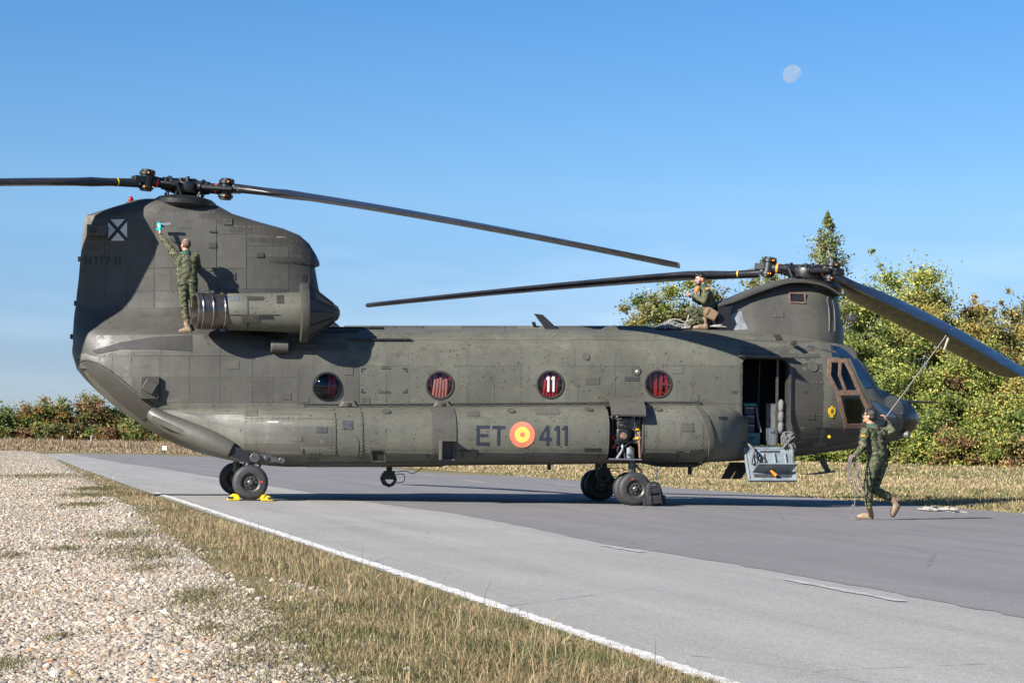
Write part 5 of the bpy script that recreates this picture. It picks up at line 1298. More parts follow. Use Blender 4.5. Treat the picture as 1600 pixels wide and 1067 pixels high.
rc = Vector((RT_.x, -1.66, rr_ + .010)); wheel(rc, rr_, .24); red_dot(rc, rr_, .24, .1); red_dot(rc, rr_, .1, -2.2, 'yellow', .012)
rc2 = Vector((RT_.x - .14, 1.66, rr_ + .010)); wheel(rc2, rr_, .24)
FT_ = L(991, 766, -1.70); fr = .305
for y in (-1.70, -1.30, 1.30, 1.70):
    c = Vector((FT_.x, y, fr + .010)); wheel(c, fr, .22)
    if y < -1.6: red_dot(c, fr, .22, 1.9)
def strut(x, y, zt, zb, r=.06, dual=False):
    s = MB(); s.cyl((x, y, zt), (x, y, zb + .12), r); s.cyl((x, y, zb + .16), (x, y, zb), r * .72, n=12)
    s.cyl((x, y, zb + .2), (x, y, zb + .14), r * 1.25); 
    s.tube([(x + r, y, zb + .15), (x + r * 2.6, y, zb + .30), (x + r, y, zb + .42)], .022, 6)
    s.box((x - .02, y - r - .02, zb + .3), (.05, .05, .08))
    if dual: s.cyl((x, y - .26, zb), (x, y + .26, zb), .05)
    else: s.cyl((x, y - .2, zb), (x, y + .2, zb), .045)
    return s.build('gear_leg', M['greymetal'], heli)
strut(RT_.x + .02, -1.42, 1.0, rc.z, .062); strut(RT_.x - .14, 1.42, 1.0, rc.z, .062)
strut(FT_.x, -1.50, .95, rc.z, .07, True); strut(FT_.x, 1.50, .95, rc.z, .07, True)
fk = MB(); q1 = L(398, 715, -1.6); q2 = L(440, 717, -1.5); fk.box(((q1.x + q2.x) / 2, -1.55, (q1.z + q2.z) / 2), (.42, .16, .14)); fk.cyl((q1.x, -1.7, q1.z), (q1.x, -1.4, q1.z), .09, n=16); fk.cyl((q2.x, -1.66, q2.z - .02), (q2.x, -1.4, q2.z - .02), .06); fk.cyl((q1.x + .2, -1.66, q1.z), (q1.x + .2, -1.60, q1.z), .045); fk.build('gear_trunnion', M['greymetal'], heli, bevel=.01)

# ---- round windows with their red webbing seats behind
for i, w in enumerate(WC):
    dome = 0.13 if i == 0 else 0.012
    fr_ = MB(); n = 40; rings = []
    for j in range(n):
        a = 2 * math.pi * j / n; rd = Vector((math.cos(a), 0, math.sin(a))); h = Vector((w.x, 0, w.z)) + rd * (RW + .004)
        hh = BV_BODY.ray_cast(Vector((h.x, -6, h.z)), Vector((0, 1, 0)))[0]; h.y = hh.y - .004
        rings.append([h + rd * (.022 * math.cos(b)) + Vector((0, -.016 * math.sin(b), 0)) for b in [2 * math.pi * q / 8 for q in range(8)]])
    fr_.loft(rings + [rings[0]], caps=False); wo = fr_.build('window', M['black'] if i == 0 else M['seam'], heli)
    hy = BV_BODY.ray_cast(Vector((w.x, -6, w.z)), Vector((0, 1, 0)))[0].y
    gl_ = MB(); prof = [(-dome * math.cos(a_ * math.pi / 16), RW * math.sin(a_ * math.pi / 16)) for a_ in range(9)]
    gl_.lathe([(t_, max(r_, .002)) for t_, r_ in prof], (w.x, hy - .004, w.z), (0, 1, 0), 32, caps=False); gl_.build('pane', M['glass'], wo)
    se = MB(); rr0 = random.Random(i)
    ys = hy + (.07 if i else .40)
    k = 0; x_ = w.x - .34
    while x_ < w.x + .36:
        wd_ = rr0.uniform(.03, .075); tl_ = rr0.uniform(-.06, .06)
        if not (i == 0 and x_ < w.x + .02): se.box((x_, ys + rr0.uniform(-.015, .02), w.z - .05), (wd_, .012, .8), rot=Matrix.Rotation(tl_, 3, 'Y'))
        x_ += wd_ + rr0.uniform(.02, .075)
    for k in range(3): se.box((w.x + .16 + .03 * k, ys - .015, w.z - .18 + k * .16 + rr0.uniform(-.03, .03)), (.20, .012, .03), rot=Matrix.Rotation(rr0.uniform(-.15, .15), 3, 'Y'))
    if i in (1, 2): 
        for k in range(5): se.tube(smoothpath([(w.x - .08 + k * .05, ys - .04, w.z + .10 + .02 * (k % 3)), (w.x - .10 + k * .055, ys - .055, w.z - .05), (w.x - .13 + k * .06, ys - .04, w.z - .30)], 4), .028, 8, mat=1 if i == 1 else 0)
    se.build('troop_seat_webbing', [M['seatred'], M['seatpink']], heli, smooth=False)

# ---- auxiliary power bay with its raised hatch
Bx0, Bx1, Bz0, Bz1 = b0.x, b1.x, b1.z, b0.z
ba = MB()
def bp(px, py, y): return L(px, py, y)
ba.box(bp(976, 661, -1.72), (.30, .16, .18)); ba.box(bp(974, 657, -1.75), (.2, .14, .1))
for k in range(5): ba.cyl(bp(966 + k * 5, 655, -1.82), bp(966 + k * 5, 655, -1.86), .02, n=8); ba.cyl(bp(966 + k * 5, 664, -1.82), bp(966 + k * 5, 664, -1.86), .018, n=8)
ba.build('apu_electronics', M['greymetal'], heli, bevel=.01)
x_ = MB(); x_.box(bp(972, 680, -1.74), (.24, .2, .26)); x_.build('apu_gearbox', M['black'], heli, bevel=.03)
q = bp(974, 681, -1.84); x_ = MB(); x_.cyl(q, q + Vector((0, -.05, 0)), .065, .055, 18); x_.build('apu_flange', M['copperframe'], heli)
x_ = MB(); x_.cyl(bp(984, 699, -1.7), bp(984, 716, -1.7), .085, n=18); x_.build('apu_filter', M['alu'], heli, bevel=.01)
pipes = [([(986, 640), (986, 660), (984, 682)], .018, 'greymetal'), ([(989, 645), (992, 665), (994, 683)], .024, 'alu'), ([(994, 672), (998, 680), (996, 692)], .018, 'copperframe'), ([(972, 690), (972, 702), (964, 716)], .03, 'alu'), ([(976, 697), (986, 690), (1000, 694)], .026, 'greymetal'),
         ([(958, 700), (962, 690), (955, 678)], .02, 'redband'), ([(974, 700), (977, 718)], .014, 'navy'), ([(964, 652), (966, 642), (980, 641)], .01, 'yellow'), ([(1000, 650), (999, 690), (1000, 715)], .022, 'copperframe'), ([(956, 640), (957, 660), (956, 700)], .014, 'black'), ([(988, 686), (1001, 684)], .03, 'copperframe')]
for pts_, r_, mt in pipes: MB().tube(smoothpath([bp(a, b, -1.74 - .03 * (j % 2)) for j, (a, b) in enumerate(pts_)], 5), r_, 8).build('apu_pipe', M[mt], heli)
rb_ = random.Random(21)
for k in range(26):
    px_, py_p = rb_.uniform(957, 1000), rb_.uniform(638, 715); c = bp(px_, py_p, -1.80 + rb_.uniform(0, .08)); mb = MB(); kk = k % 4
    if kk == 0: mb.box(c, (rb_.uniform(.04, .1), .06, rb_.uniform(.03, .08)))
    elif kk == 1: mb.cyl(c, c + Vector((rb_.uniform(-.03, .03), -.03, rb_.uniform(.05, .10))), rb_.uniform(.012, .024), n=8)
    elif kk == 2: mb.tube(smoothpath([c, c + Vector((rb_.uniform(-.1, .1), -.02, rb_.uniform(-.1, .1))), c + Vector((rb_.uniform(-.12, .12), 0, rb_.uniform(-.16, .16)))], 4), .009, 6)
    else: mb.cyl(c, c + Vector((0, -.035, 0)), rb_.uniform(.018, .03), n=10)
    mb.build('apu_fitting', M[rb_.choice(['greymetal', 'greymetal', 'black', 'alu', 'copperframe', 'white', 'navy', 'yellow', 'rim', 'black', 'bronze'])], heli)
ha = MB(); n = 9; R1 = .42; topc = L(972, 634, -1.45)
rings = []
zt_ = float(np.interp((Bx0 + Bx1) / 2, stx, stz))
for i in range(n):                # curved hatch standing out over the bay
    a = R(100 - 92 * i / (n - 1)); y = -1.42 - .62 * math.cos(a) * 1.0 - .0; z = zt_ - .25 + .42 * math.sin(a)
    rings.append((y, z))
for (y, z) in rings: pass
outer = [(y, z) for y, z in rings]; inner = [(y + .015, z - .03) for y, z in rings]
vs = [(Bx0 - .0, y, z) for y, z in outer + inner[::-1]]; vs2 = [(Bx1 + .03, y, z) for y, z in outer + inner[::-1]]
ha.loft([vs, vs2]); hatch = ha.build('apu_hatch', M['paint_mid'], heli, 30)
MB().tube([L(955, 652, -1.86), (Bx0 + .1, rings[-3][0] + .02, rings[-3][1] - .03)], .014, 6).build('hatch_stay', M['alu'], hatch)
fr_ = MB()
for s_, e_ in (((Bx0, Bz0), (Bx1, Bz0)),): fr_.tube([(Bx0, YW + .02, Bz0), (Bx1, YW + .02, Bz0)], .014, 6)
fr_.build('bay_sill', M['alu'], heli)
for xx in (Bx0 - .012, Bx1 + .012):
    pt = []
    for i in range(10):
        z = Bz0 + (Bz1 - Bz0 - .02) * i / 9; h = BV_SP.ray_cast(Vector((xx, -6, z)), Vector((0, 1, 0)))[0]
        if h: pt.append(h + Vector((0, -.006, 0)))
    MB().tube(pt, .014, 6).build('bay_frame', M['paint_mid'], heli)

# ---- crew door: frame, lowered step door, things seen inside
df = MB(); fy = -1.262
for a, b, c, d in ((d0.x - .03, d0.x, d1.z, d0.z - .1), (d1.x, d1.x + .03, d1.z, d0.z - .1)): df.box(((a + b) / 2, fy + .02, (c + d) / 2), (b - a, .05, d - c))
df.box(((d0.x + d1.x) / 2, fy + .02, d1.z - .02), (d1.x - d0.x + .06, .05, .04)); df.box(((d0.x + d1.x) / 2, -1.17, d0.z + .04), (d1.x - d0.x + .16, .2, .03))
df.build('door_frame', M['greymetal'], heli)
MB().box((d1.x - .17, -1.02, (d0.z + d1.z) / 2), (.035, .07, d0.z - d1.z)).build('cabin_post', M['greymetal'], heli)
MB().box((d1.x - .16, -.80, d1.z + .42), (.30, .05, .75)).build('door_padding', M['canvas'], heli)
for k in range(3): MB().ell((d1.x - .09, -1.02, d1.z + .35 + .2 * k), (.07, .10, .13), n=12).build('padding_roll', M['canvas'], heli)
for k in (1, 3): MB().tube([(d0.x + .12 + k * .17, -.2 + .1 * (k % 2), d1.z), (d0.x + .13 + k * .17, -.2, d0.z)], .02, 6).build('cabin_frame', M['black'], heli)
MB().tube([(d0.x + .07, -.9, d0.z - .25), (d0.x + .09, -.9, d1.z + .7)], .018, 6).build('grab_rail', M['yellow'], heli)
# the step door hangs from the sill, leaning outward
A, B, C_, D = L(1161, 699, -1.30), L(1239, 699, -1.30), L(1245, 751, -1.62), L(1170, 751, -1.62)
def lowdoor(u, v, d=0.0):           # u along the door, v downward, d outward from its face
    nrm = (B - A).cross(D - A).normalized()
    if nrm.y > 0: nrm = -nrm
    return A.lerp(B, u).lerp(D.lerp(C_, u), v) + nrm * d
dl = MB(); dl.add([lowdoor(u, v, d) for d in (0, -.05) for u, v in ((.04, 0), (.96, 0), (1, .06), (1, .97), (.97, 1), (.03, 1), (0, .97), (0, .06))], [tuple(range(8)), tuple(range(15, 7, -1))] + [(i, i + 8, (i + 1) % 8 + 8, (i + 1) % 8) for i in range(8)])
ld = dl.build('lower_door', M['doorgrey'], heli)
def onlow(us, vs, d, t, mt, name):
    mb = MB(); (u0, u1), (v0, v1) = us, vs
    mb.add([lowdoor(u, v, dd) for dd in (d, d - t) for u, v in ((u0, v0), (u1, v0), (u1, v1), (u0, v1))], [(0, 1, 2, 3), (7, 6, 5, 4), (0, 4, 5, 1), (1, 5, 6, 2), (2, 6, 7, 3), (3, 7, 4, 0)])
    return mb.build(name, M[mt], ld, bevel=.004)
for u in (.14, .36, .58, .80): onlow((u, u + .03), (.18, .62), .035, .035, 'doorgrey', 'door_rib')
onlow((.0, 1.0), (.0, .05), .012, .02, 'doorgrey', 'door_rim'); onlow((.0, 1.0), (.95, 1.0), .02, .03, 'doorgrey', 'door_rim'); onlow((.0, .04), (.0, 1.0), .015, .025, 'doorgrey', 'door_rim'); onlow((.96, 1.0), (.0, 1.0), .015, .025, 'doorgrey', 'door_rim')
onlow((.32, .72), (.10, .16), .012, .02, 'greymetal', 'tread_strip')
tr_ = MB(); tr_.add([lowdoor(.10, .72, .0), lowdoor(.90, .72, .0), lowdoor(.98, .66, .26), lowdoor(.16, .66, .26), lowdoor(.10, .75, .0), lowdoor(.90, .75, .0), lowdoor(.98, .69, .26), lowdoor(.16, .69, .26)], [(0, 1, 2, 3), (7, 6, 5, 4), (0, 4, 5, 1), (1, 5, 6, 2), (2, 6, 7, 3), (3, 7, 4, 0)])
tr_.build('door_step', M['doorgrey'], ld)
onlow((.12, .90), (.80, .90), .008, .02, 'greymetal', 'hinge_bar')
MB().tube([lowdoor(.45, .76, .10), lowdoor(.56, .88, .06)], [.02, .035], 8).build('door_peg', M['orange'], ld)
for us, sg in ((.10, -1), (.96, 1)):
    pt = smoothpath([L(1165 if sg < 0 else 1234, 690, -1.25), L(1177 if sg < 0 else 1238, 702, -1.50), L(1176 if sg < 0 else 1239, 712, -1.58), lowdoor(us, .55, .05)], 5)
    MB().tube(pt, .022, 6).build('door_strap', M['canvas'], ld)
MB().tube(smoothpath([lowdoor(.12, .0, .12), lowdoor(.22, .35, .05), lowdoor(.40, .50, .04), lowdoor(.30, .25, .05), lowdoor(.2, .6, .04)], 5), .012, 6).build('loose_webbing', M['seam'], ld)
bn = MB(); rr0 = random.Random(5)
for k in range(5): bn.tube(smoothpath([(d1.x - .03 + rr0.uniform(-.11, .11), -1.30 + rr0.uniform(-.06, .04), d1.z + .06 + rr0.uniform(-.16, .20)) for _ in range(7)], 4), rr0.uniform(.012, .024), 6)
bn.build('bundled_webbing', M['canvas'], heli)

# ---- cockpit glazing
def onnose(pts, off, mt, name, parent, step=.08, skirt=.004, yl=-1.05): return conform([ppoly(pts, yl)], off, BV_BODY, name, M[mt], parent, step, skirt=skirt)
fr_pts = [(1296, 559.5), (1324, 560), (1334, 583), (1345, 607), (1361, 634), (1358, 640), (1353, 668), (1323, 668.5), (1316, 645), (1308, 617), (1290, 587)]
def bars(segs, w):
    o = []
    for (a, b) in segs:
        p, q = L(*a, -1.05), L(*b, -1.05); d = Vector((q.x - p.x, q.z - p.z)).normalized(); n_ = Vector((-d.y, d.x)) * w / 2; e = d * w * .35
        o.append([(p.x - e.x + n_.x, p.z - e.y + n_.y), (p.x - e.x - n_.x, p.z - e.y - n_.y), (q.x + e.x - n_.x, q.z + e.y - n_.y), (q.x + e.x + n_.x, q.z + e.y + n_.y)])
    return o
ci = [(1297.5, 563), (1325, 563.5), (1334, 585), (1344.5, 611), (1359.5, 637), (1355.5, 665), (1324.5, 665), (1316.5, 643), (1308, 615), (1293.5, 587)]
cw = conform(bars(list(zip(ci, ci[1:] + ci[:1])), .075), .014, BV_BODY, 'cockpit_door', M['copperframe'], heli, .1)
conform(bars([((1308, 613.8), (1344, 613.8))], .085), .017, BV_BODY, 'door_rail', M['copperframe'], cw, .1)
conform(bars([((1315, 565), (1312, 586)), ((1312, 586), (1321, 611))], .05), .017, BV_BODY, 'door_mullion', M['copperframe'], cw, .1)
onnose([(1300, 567), (1312, 567.5), (1310, 587), (1320, 608.5), (1305, 609.5), (1297, 587)], -.010, 'glass', 'pane', cw)
onnose([(1317, 567.5), (1323, 568), (1332, 588), (1341, 609), (1322, 609), (1314, 587)], -.010, 'glass', 'pane', cw)
onnose([(1311, 619), (1345, 619), (1356, 640), (1352, 661), (1326, 661.5), (1319, 642)], -.010, 'glass', 'pane', cw)
onnose([(1302, 539), (1318, 541), (1328, 548), (1337, 560), (1299, 557)], .010, 'darkglass', 'eyebrow_window', heli, yl=-.9)
onnose([(1329, 561), (1341, 561), (1352, 582), (1364, 603), (1350, 607), (1338, 588)], .010, 'darkglass', 'windshield', heli, yl=-.85)
# windshield panes on the front slope
ws = MB()
for sgn in (-1, 1):
    for (ya, yb) in ((.06, .42), (.46, .80)):
        vs = []
        for xpx in (1331, 1341, 1351, 1361):
            x = LX(xpx, 0, 580)
            for y in (ya, yb):
                yy = sgn * min(y, wid(x) * .93); h = BV_BODY.ray_cast(Vector((x, yy, 6)), Vector((0, 0, -1)))[0]
                vs.append((h if h else Vector((x, yy, ztop(x)))) + Vector((.012, 0, .012)))
        ws.add(vs, [(2 * i, 2 * i + 1, 2 * i + 3, 2 * i + 2) for i in range(3)])
ws.build('windshield', M['glass'], heli)
cfr = onnose([(1356, 624), (1373, 628), (1391, 636), (1405, 647), (1412, 659), (1410, 671), (1401, 678), (1376, 680), (1358, 680), (1363, 640)], .010, 'greymetal', 'chin_window', heli, yl=-.85)
onnose([(1360, 627), (1373, 630.5), (1390, 638.5), (1402, 648.5), (1409, 660), (1407, 669), (1399, 675.5), (1376, 677.5), (1362, 677), (1366, 640)], .018, 'darkglass', 'pane', cfr, yl=-.85)
for sg in (-1, 1):
    q = L(1318, 650, 0); st_ = MB(); st_.box((q.x - .25, sg * .45, q.z), (.12, .46, .75)); st_.box((q.x - .05, sg * .45, q.z - .30), (.45, .46, .12)); st_.ell((q.x - .24, sg * .45, q.z + .45), (.06, .14, .12), n=12); st_.build('pilot_seat', M['canvas'], heli, bevel=.03)
# radome, probe, lamp
nz = MB(); xr = np.linspace(LX(1411, -.45), x1 + .0, 12); nz.loft([superring(x, wid(x) + .012, zbot(x) - .008, ztop(x) + .010, expo(x)) for x in xr] ); nz.build('nose_radome', M['blade'], heli, 50)
pb = MB(); p_ = L(1398, 626, -.1); p2_ = L(1468, 629, -.1); pb.tube([p_, L(1425, 627.5, -.1), p2_], [.035, .028, .012], 8); pb.build('pitot_boom', M['blade'], heli)
la = MB(); p_ = L(1413, 679, -.45); la.cyl(p_ + Vector((-.12, .1, 0)), p_ + Vector((.08, -.06, 0)), .075, .075, 18); la.build('nose_lamp', M['paint'], heli, bevel=.01)
q = L(1407, 646, -.5); h, n_, _, _ = BV_BODY.ray_cast(Vector((q.x, -6, q.z)), Vector((0, 1, 0)))
MB().cyl(h, h + n_ * .03, .035, n=12).build('nose_plate', M['greymetal'], heli)
MB().tube([L(1332, 556, 0), L(1342, 551, 0)], .012, 6).build('temperature_probe', M['white'], heli)
q = L(1298, 682, -1.1); h, n_, _, _ = BV_BODY.ray_cast(Vector((q.x, -6, q.z)), Vector((0, 1, 0))); MB().box(h, (.11, .02, .035)).build('static_port_plate', M['black'], heli); MB().cyl(h + Vector((.02, -.02, 0)), h + Vector((.02, -.03, 0)), .03, n=10).build('static_port', M['yellow'], heli)

# ---- rotor blades and heads
RB = 9.14
def solve(hub, tip_px, toward):
    best = None
    for i in range(3600):
        a = R(i * .1); wdir = HELI.to_3x3() @ Vector((math.cos(a), math.sin(a), 0))
        if (wdir.y < 0) != toward: continue
        p = HELI @ (hub + Vector((math.cos(a) * RB, math.sin(a) * RB, 0))); px = to_px(p)[0]
        if p.y > 1 and (best is None or abs(px - tip_px[0]) < best[0]): best = (abs(px - tip_px[0]), a)
    a = best[1]; p = HELI @ (hub + Vector((math.cos(a) * RB, math.sin(a) * RB, 0)))
    return a, (HINV @ W(tip_px[0], tip_px[1], p.y)).z
def blade(hub, a, ztip, pw=1.8, twist0=12, band='yellow', hb=None, kink=None, twists=None, mat='blade'):
    u = Vector((math.cos(a), math.sin(a), 0)); v = Vector((-math.sin(a), math.cos(a), 0)); up = Vector((0, 0, 1))
    def zc(r): 
        if kink: return float(np.interp(r, [q[0] for q in kink], [q[1] for q in kink]))
        return hub.z - (hub.z - ztip) * (max(0, r - .6) / (RB - .6)) ** pw
    mb = MB(); rings = []; n = 18
    rsq = [.95, 1.1, 1.5, 1.9, 2.3, 2.8] + [2.8 + (RB - .25 - 2.8) * i / 22 for i in range(1, 23)] + [RB - .1, RB]
    for r in rsq:
        ch = float(np.interp(r, [.95, 1.5, 2.3, RB - .25, RB], [.20, .26, .81, .81, .62])); th = float(np.interp(r, [.95, 1.5, 2.3, RB], [.17, .15, .11, .07]))
        tw = R(float(np.interp(r, *(twists or ([0, RB], [twist0, twist0 - 11]))))); c = hub + u * r; c.z = zc(r); ring = []
        for j in range(n):
            b = 2 * math.pi * j / n; x_ = math.cos(b); s_ = math.sin(b)
            xc = (x_ * .5 + (.12 if r > 2.2 else 0)) * ch; thk = th * s_ * (0.5 + (0.35 * x_ if r > 1.6 else 0)) * (1 if r <= 1.6 else 1.15)
            ring.append(c + v * (xc * math.cos(tw)) + up * (xc * math.sin(tw) + thk))
        rings.append(ring)
    mb.loft(rings); bl = mb.build('rotor_blade', M[mat], heli, 60)
    # bright erosion strip along the leading edge
    e = MB(); er = []
    for r, ring in list(zip(rsq, rings))[5:-2]:
        c = sum(ring, Vector()) / n; er.append([c + (ring[j] - c) * 1.012 for j in (n - 2, n - 1, 0, 1, 2)])
    e.loft(er, closed=False, caps=False); e.build('leading_edge_strip', M['blade'], bl)
    for r_, mt in (((1.36, band),) if band else ()):
        c = hub + u * r_; c.z = zc(r_)
        k = [x for x in range(len(rsq) - 1) if rsq[x] <= r_ <= rsq[x + 1]][0]; f_ = (r_ - rsq[k]) / (rsq[k + 1] - rsq[k])
        r1 = [p.lerp(q, f_) for p, q in zip(rings[k], rings[k + 1])]; f2 = min(1, f_ + .022 / (rsq[k + 1] - rsq[k])); r2 = [p.lerp(q, f2) for p, q in zip(rings[k], rings[k + 1])]
        MB().loft([[hub * 0 + (c + (p - c) * 1.03) for p in r1], [c + (p - c) * 1.03 for p in r2]], caps=False).build('blade_band', M[mt], bl)
    return bl, zc
def head(hub, angs, tilt, zcs):
    h = MB(); T = Matrix.Rotation(tilt, 3, 'Y'); up = T @ Vector((0, 0, 1))
    h.cyl(hub - up * .42, hub - up * .08, .15, .13, 18); h.lathe([(-.15, .20), (-.13, .27), (-.02, .30), (.06, .28), (.10, .16), (.15, .13), (.16, 0)], hub, up, 24)
    rr0 = random.Random(3)
    for i in range(9):
        a = i * .7; h.cyl(hub + Vector((math.cos(a) * .18, math.sin(a) * .18, .06)), hub + Vector((math.cos(a) * .18, math.sin(a) * .18, .13 + .05 * rr0.random())), .04, n=8)
    hd = h.build('rotor_head', M['black'], heli, bevel=.006)
    sw = MB(); sw.lathe([(0, .30), (.02, .36), (.06, .36), (.08, .28)], hub - up * .36, up, 28); 
    for i in range(5):
        a = i * 1.26 + .3; sw.tube([hub - up * .33 + Vector((math.cos(a) * .32, math.sin(a) * .32, 0)), hub - up * .12 + Vector((math.cos(a + .2) * .36, math.sin(a + .2) * .36, 0))], .022, 6)
    sw.build('swashplate', M['black'], hd)
    for a in angs:
        u = T @ Vector((math.cos(a), math.sin(a), 0)); v = up.cross(u); arm = MB()
        arm.cyl(hub + u * .2, hub + u * .46, .13, .12, 16); arm.cyl(hub + u * .32, hub + u * .36, .155, n=18); arm.cyl(hub + u * .44, hub + u * .70, .095, .10, 14)
        arm.box(hub + u * .30 + v * .16, (.16, .16, .12)); arm.tube([hub + u * .55 + v * .12, hub + u * .30 + v * .30 - up * .02, hub + u * .16 + v * .30 - up * .28], .03, 7)
        arm.tube([hub + u * .3 - v * .17, hub + u * .95 - v * .17], [.055, .045], 9)
        arm.cyl(hub + u * .3 - v * .17, hub + u * .36 - v * .17, .075, n=12)
        c = hub + u * .78
        arm.cyl(c - up * .19, c + up * .20, .11, n=20); arm.cyl(c + up * .10, c + up * .155, .145, n=20); arm.cyl(c - up * .155, c - up * .10, .14, n=20); arm.cyl(c + up * .155, c + up * .20, .12, .085, 16); arm.cyl(c - up * .19, c - up * .155, .085, .12, 16)
        arm.box(c + u * .16, (.2, .2, .12), rot=Matrix.Rotation(a, 3, 'Z'))
        for k in range(8):
            b = k * math.pi / 4; arm.cyl(c + up * .15 + Vector((math.cos(b), math.sin(b), 0)) * .12, c + up * .185 + Vector((math.cos(b), math.sin(b), 0)) * .12, .018, n=6)
        ao = arm.build('hub_arm', M['black'], hd, bevel=.005)
        om = MB()
        for k, (dz_, b) in enumerate(((.13, a + 2.4), (-.13, a + 2.2), (.13, -1.4), (-.13, -1.75))): om.ell(c + up * dz_ + Vector((math.cos(b), math.sin(b), 0)) * .145, (.016, .016, .02), n=8)
        om.build('orange_cap', M['orange'], hd)
        c = hub + u * .60; MB().lathe([(-.02, .103), (.02, .103)], c, u, 18, caps=False).build('arm_band', M['redband'] if hub is AH or a == angs[0] and False else M['orange'], hd)
aA, zA = solve(AH, (1062, 413), True)
aB = aA + R(-137); aC = aA + R(112)
zB = AH.z - 1.5
bA = blade(AH, aA, zA, 1.22, 9, None); bB = blade(AH, aB, AH.z - .85, 1.35, -4); bC = blade(AH, aC, zB, 1.5, 9)
aD, zD = solve(FH, (583, 477), False)
bD = blade(FH, aD, zD, 1.28, 7)
# the blade pulled down towards the soldier with the rope
aE = R(-62 - 9.5)
EC = [(1262, 421), (1289, 425), (1340, 448), (1389, 471), (1432, 491), (1475, 512), (1520, 538), (1583, 575), (1700, 642), (1800, 700)]
def zat(r, ang=None):
    ang = aE if ang is None else ang
    u = Vector((math.cos(ang), math.sin(ang), 0)); p = HELI @ (FH + u * r); px = to_px(p)[0]
    return (HINV @ W(px, float(np.interp(px, [e[0] for e in EC], [e[1] for e in EC])), p.y)).z
rk = [.9, 1.6, 2.4, 3.2, 4.2, 5.2, 6.2]
kx = [(0, FH.z), (.6, FH.z)] + [(r, zat(r)) for r in rk]
sl_ = (kx[-1][1] - kx[-3][1]) / 2.0; kx.append((RB, kx[-1][1] + sl_ * (RB - 6.2)))
bE = blade(FH, aE, kx[-1][1], kink=kx, twists=([0, 1.2, 3.0, 4.3, 5.5, RB], [-7, -7, -9, -12, -14, -16]), band=None, mat='blade_shaded')
aF = R(50 - 9.5)
pF = HELI @ (FH + Vector((math.cos(aF), math.sin(aF), 0)) * RB); pxF = to_px(pF)[0]
bF = blade(FH, aF, (HINV @ W(pxF, float(np.interp(pxF, [e[0] for e in EC], [e[1] for e in EC])) + 2, pF.y)).z, 1.0, 4, None)
head(AH, [aA, aB, aC], R(4), None); head(FH, [aD, aE, aF], R(9), None)

# ---- markings, pressed onto the skin
def strokes(s, x, z, h, w, t):        # block lettering from bars; returns outlines (x right, z up)
    o = []
    def bar(a, b, c, d): o.append([(x + a * w, z + c * h), (x + b * w, z + c * h), (x + b * w, z + d * h), (x + a * w, z + d * h)])
    tw, th = t / w, t / h
    if s == 'E': bar(0, tw, 0, 1); bar(tw, 1, 1 - th, 1); bar(tw, .9, .5 - th / 2, .5 + th / 2); bar(tw, 1, 0, th)
    elif s == 'T': bar(0, 1, 1 - th, 1); bar(.5 - tw / 2, .5 + tw / 2, 0, 1 - th)
    elif s == 'H': bar(0, tw, 0, 1); bar(1 - tw, 1, 0, 1); bar(tw, 1 - tw, .5 - th / 2, .5 + th / 2)
    elif s == '1': bar(.62 - tw, .62, 0, 1); o.append([(x + (.62 - tw) * w, z + h), (x + (.62 - tw) * w, z + h * (1 - th * 1.3)), (x + .05 * w, z + h * .76), (x + .05 * w, z + h * (.76 + th * .9))][::-1])
    elif s == 'I': bar(.5 - tw / 2, .5 + tw / 2, 0, 1)
    elif s == '7': bar(0, 1, 1 - th, 1); o.append([(x + .30 * w, z), (x + (.30 + tw) * w, z), (x + w, z + h * (1 - th)), (x + (1 - tw) * w, z + h * (1 - th))])
    elif s == '-': bar(.1, .9, .45, .45 + th)
    elif s == '4': bar(.70 - tw / 2, .70 + tw / 2, 0, 1); bar(0, .70 - tw / 2, .24, .24 + th); bar(.70 + tw / 2, 1, .24, .24 + th); o.append([(x, z + h * (.24 + th)), (x + tw * w * 1.1, z + h * (.24 + th)), (x + (.70 - tw / 2) * w, z + h * .88), (x + (.70 - tw / 2) * w, z + h)])
    return o
def write(text, xpx, ypx0, ypx1, yl, adv, wd, t, bv, mt, parent, off, name='painted_letter'):
    for i, ch in enumerate(text):
        if ch == ' ': continue
        p = L(xpx + i * adv if not isinstance(adv, list) else adv[i], ypx1, yl); q = L(xpx, ypx0, yl)
        wdt = wd * (0.75 if ch in '1I' else 0.6 if ch == '-' else 1)
        conform(strokes(ch, p.x, p.z, q.z - p.z, wdt, t), off, bv, name, M[mt], parent, .10, skirt=.001)
SPO = .0105
write('ET', 744, 664.5, 695, YW, [744, 768.5], .235, .052, BV_SP, 'marking', sponson, SPO)
write('411', 842, 664.5, 695, YW, [842, 865, 877.5], .225, .050, BV_SP, 'marking', sponson, SPO)
for r_, mt, k in ((.232, 'salmon', 0), (.14, 'roundyellow', 1), (.043, 'salmon', 2)):
    conform([pcirc(816, 679, r_, YW, 40)], SPO + .0015 * k, BV_SP, 'roundel_ring', M[mt], sponson, .07, skirt=.001)
write('HT', 131, 399, 411.5, YP, [131.5, 144.5], .11, .026, BV_PY, 'fadedmark', pylon, .012)
write('17-11', 155, 399, 411.5, YP, [156, 163, 172, 178.5, 184.5], .085, .024, BV_PY, 'fadedmark', pylon, .012)
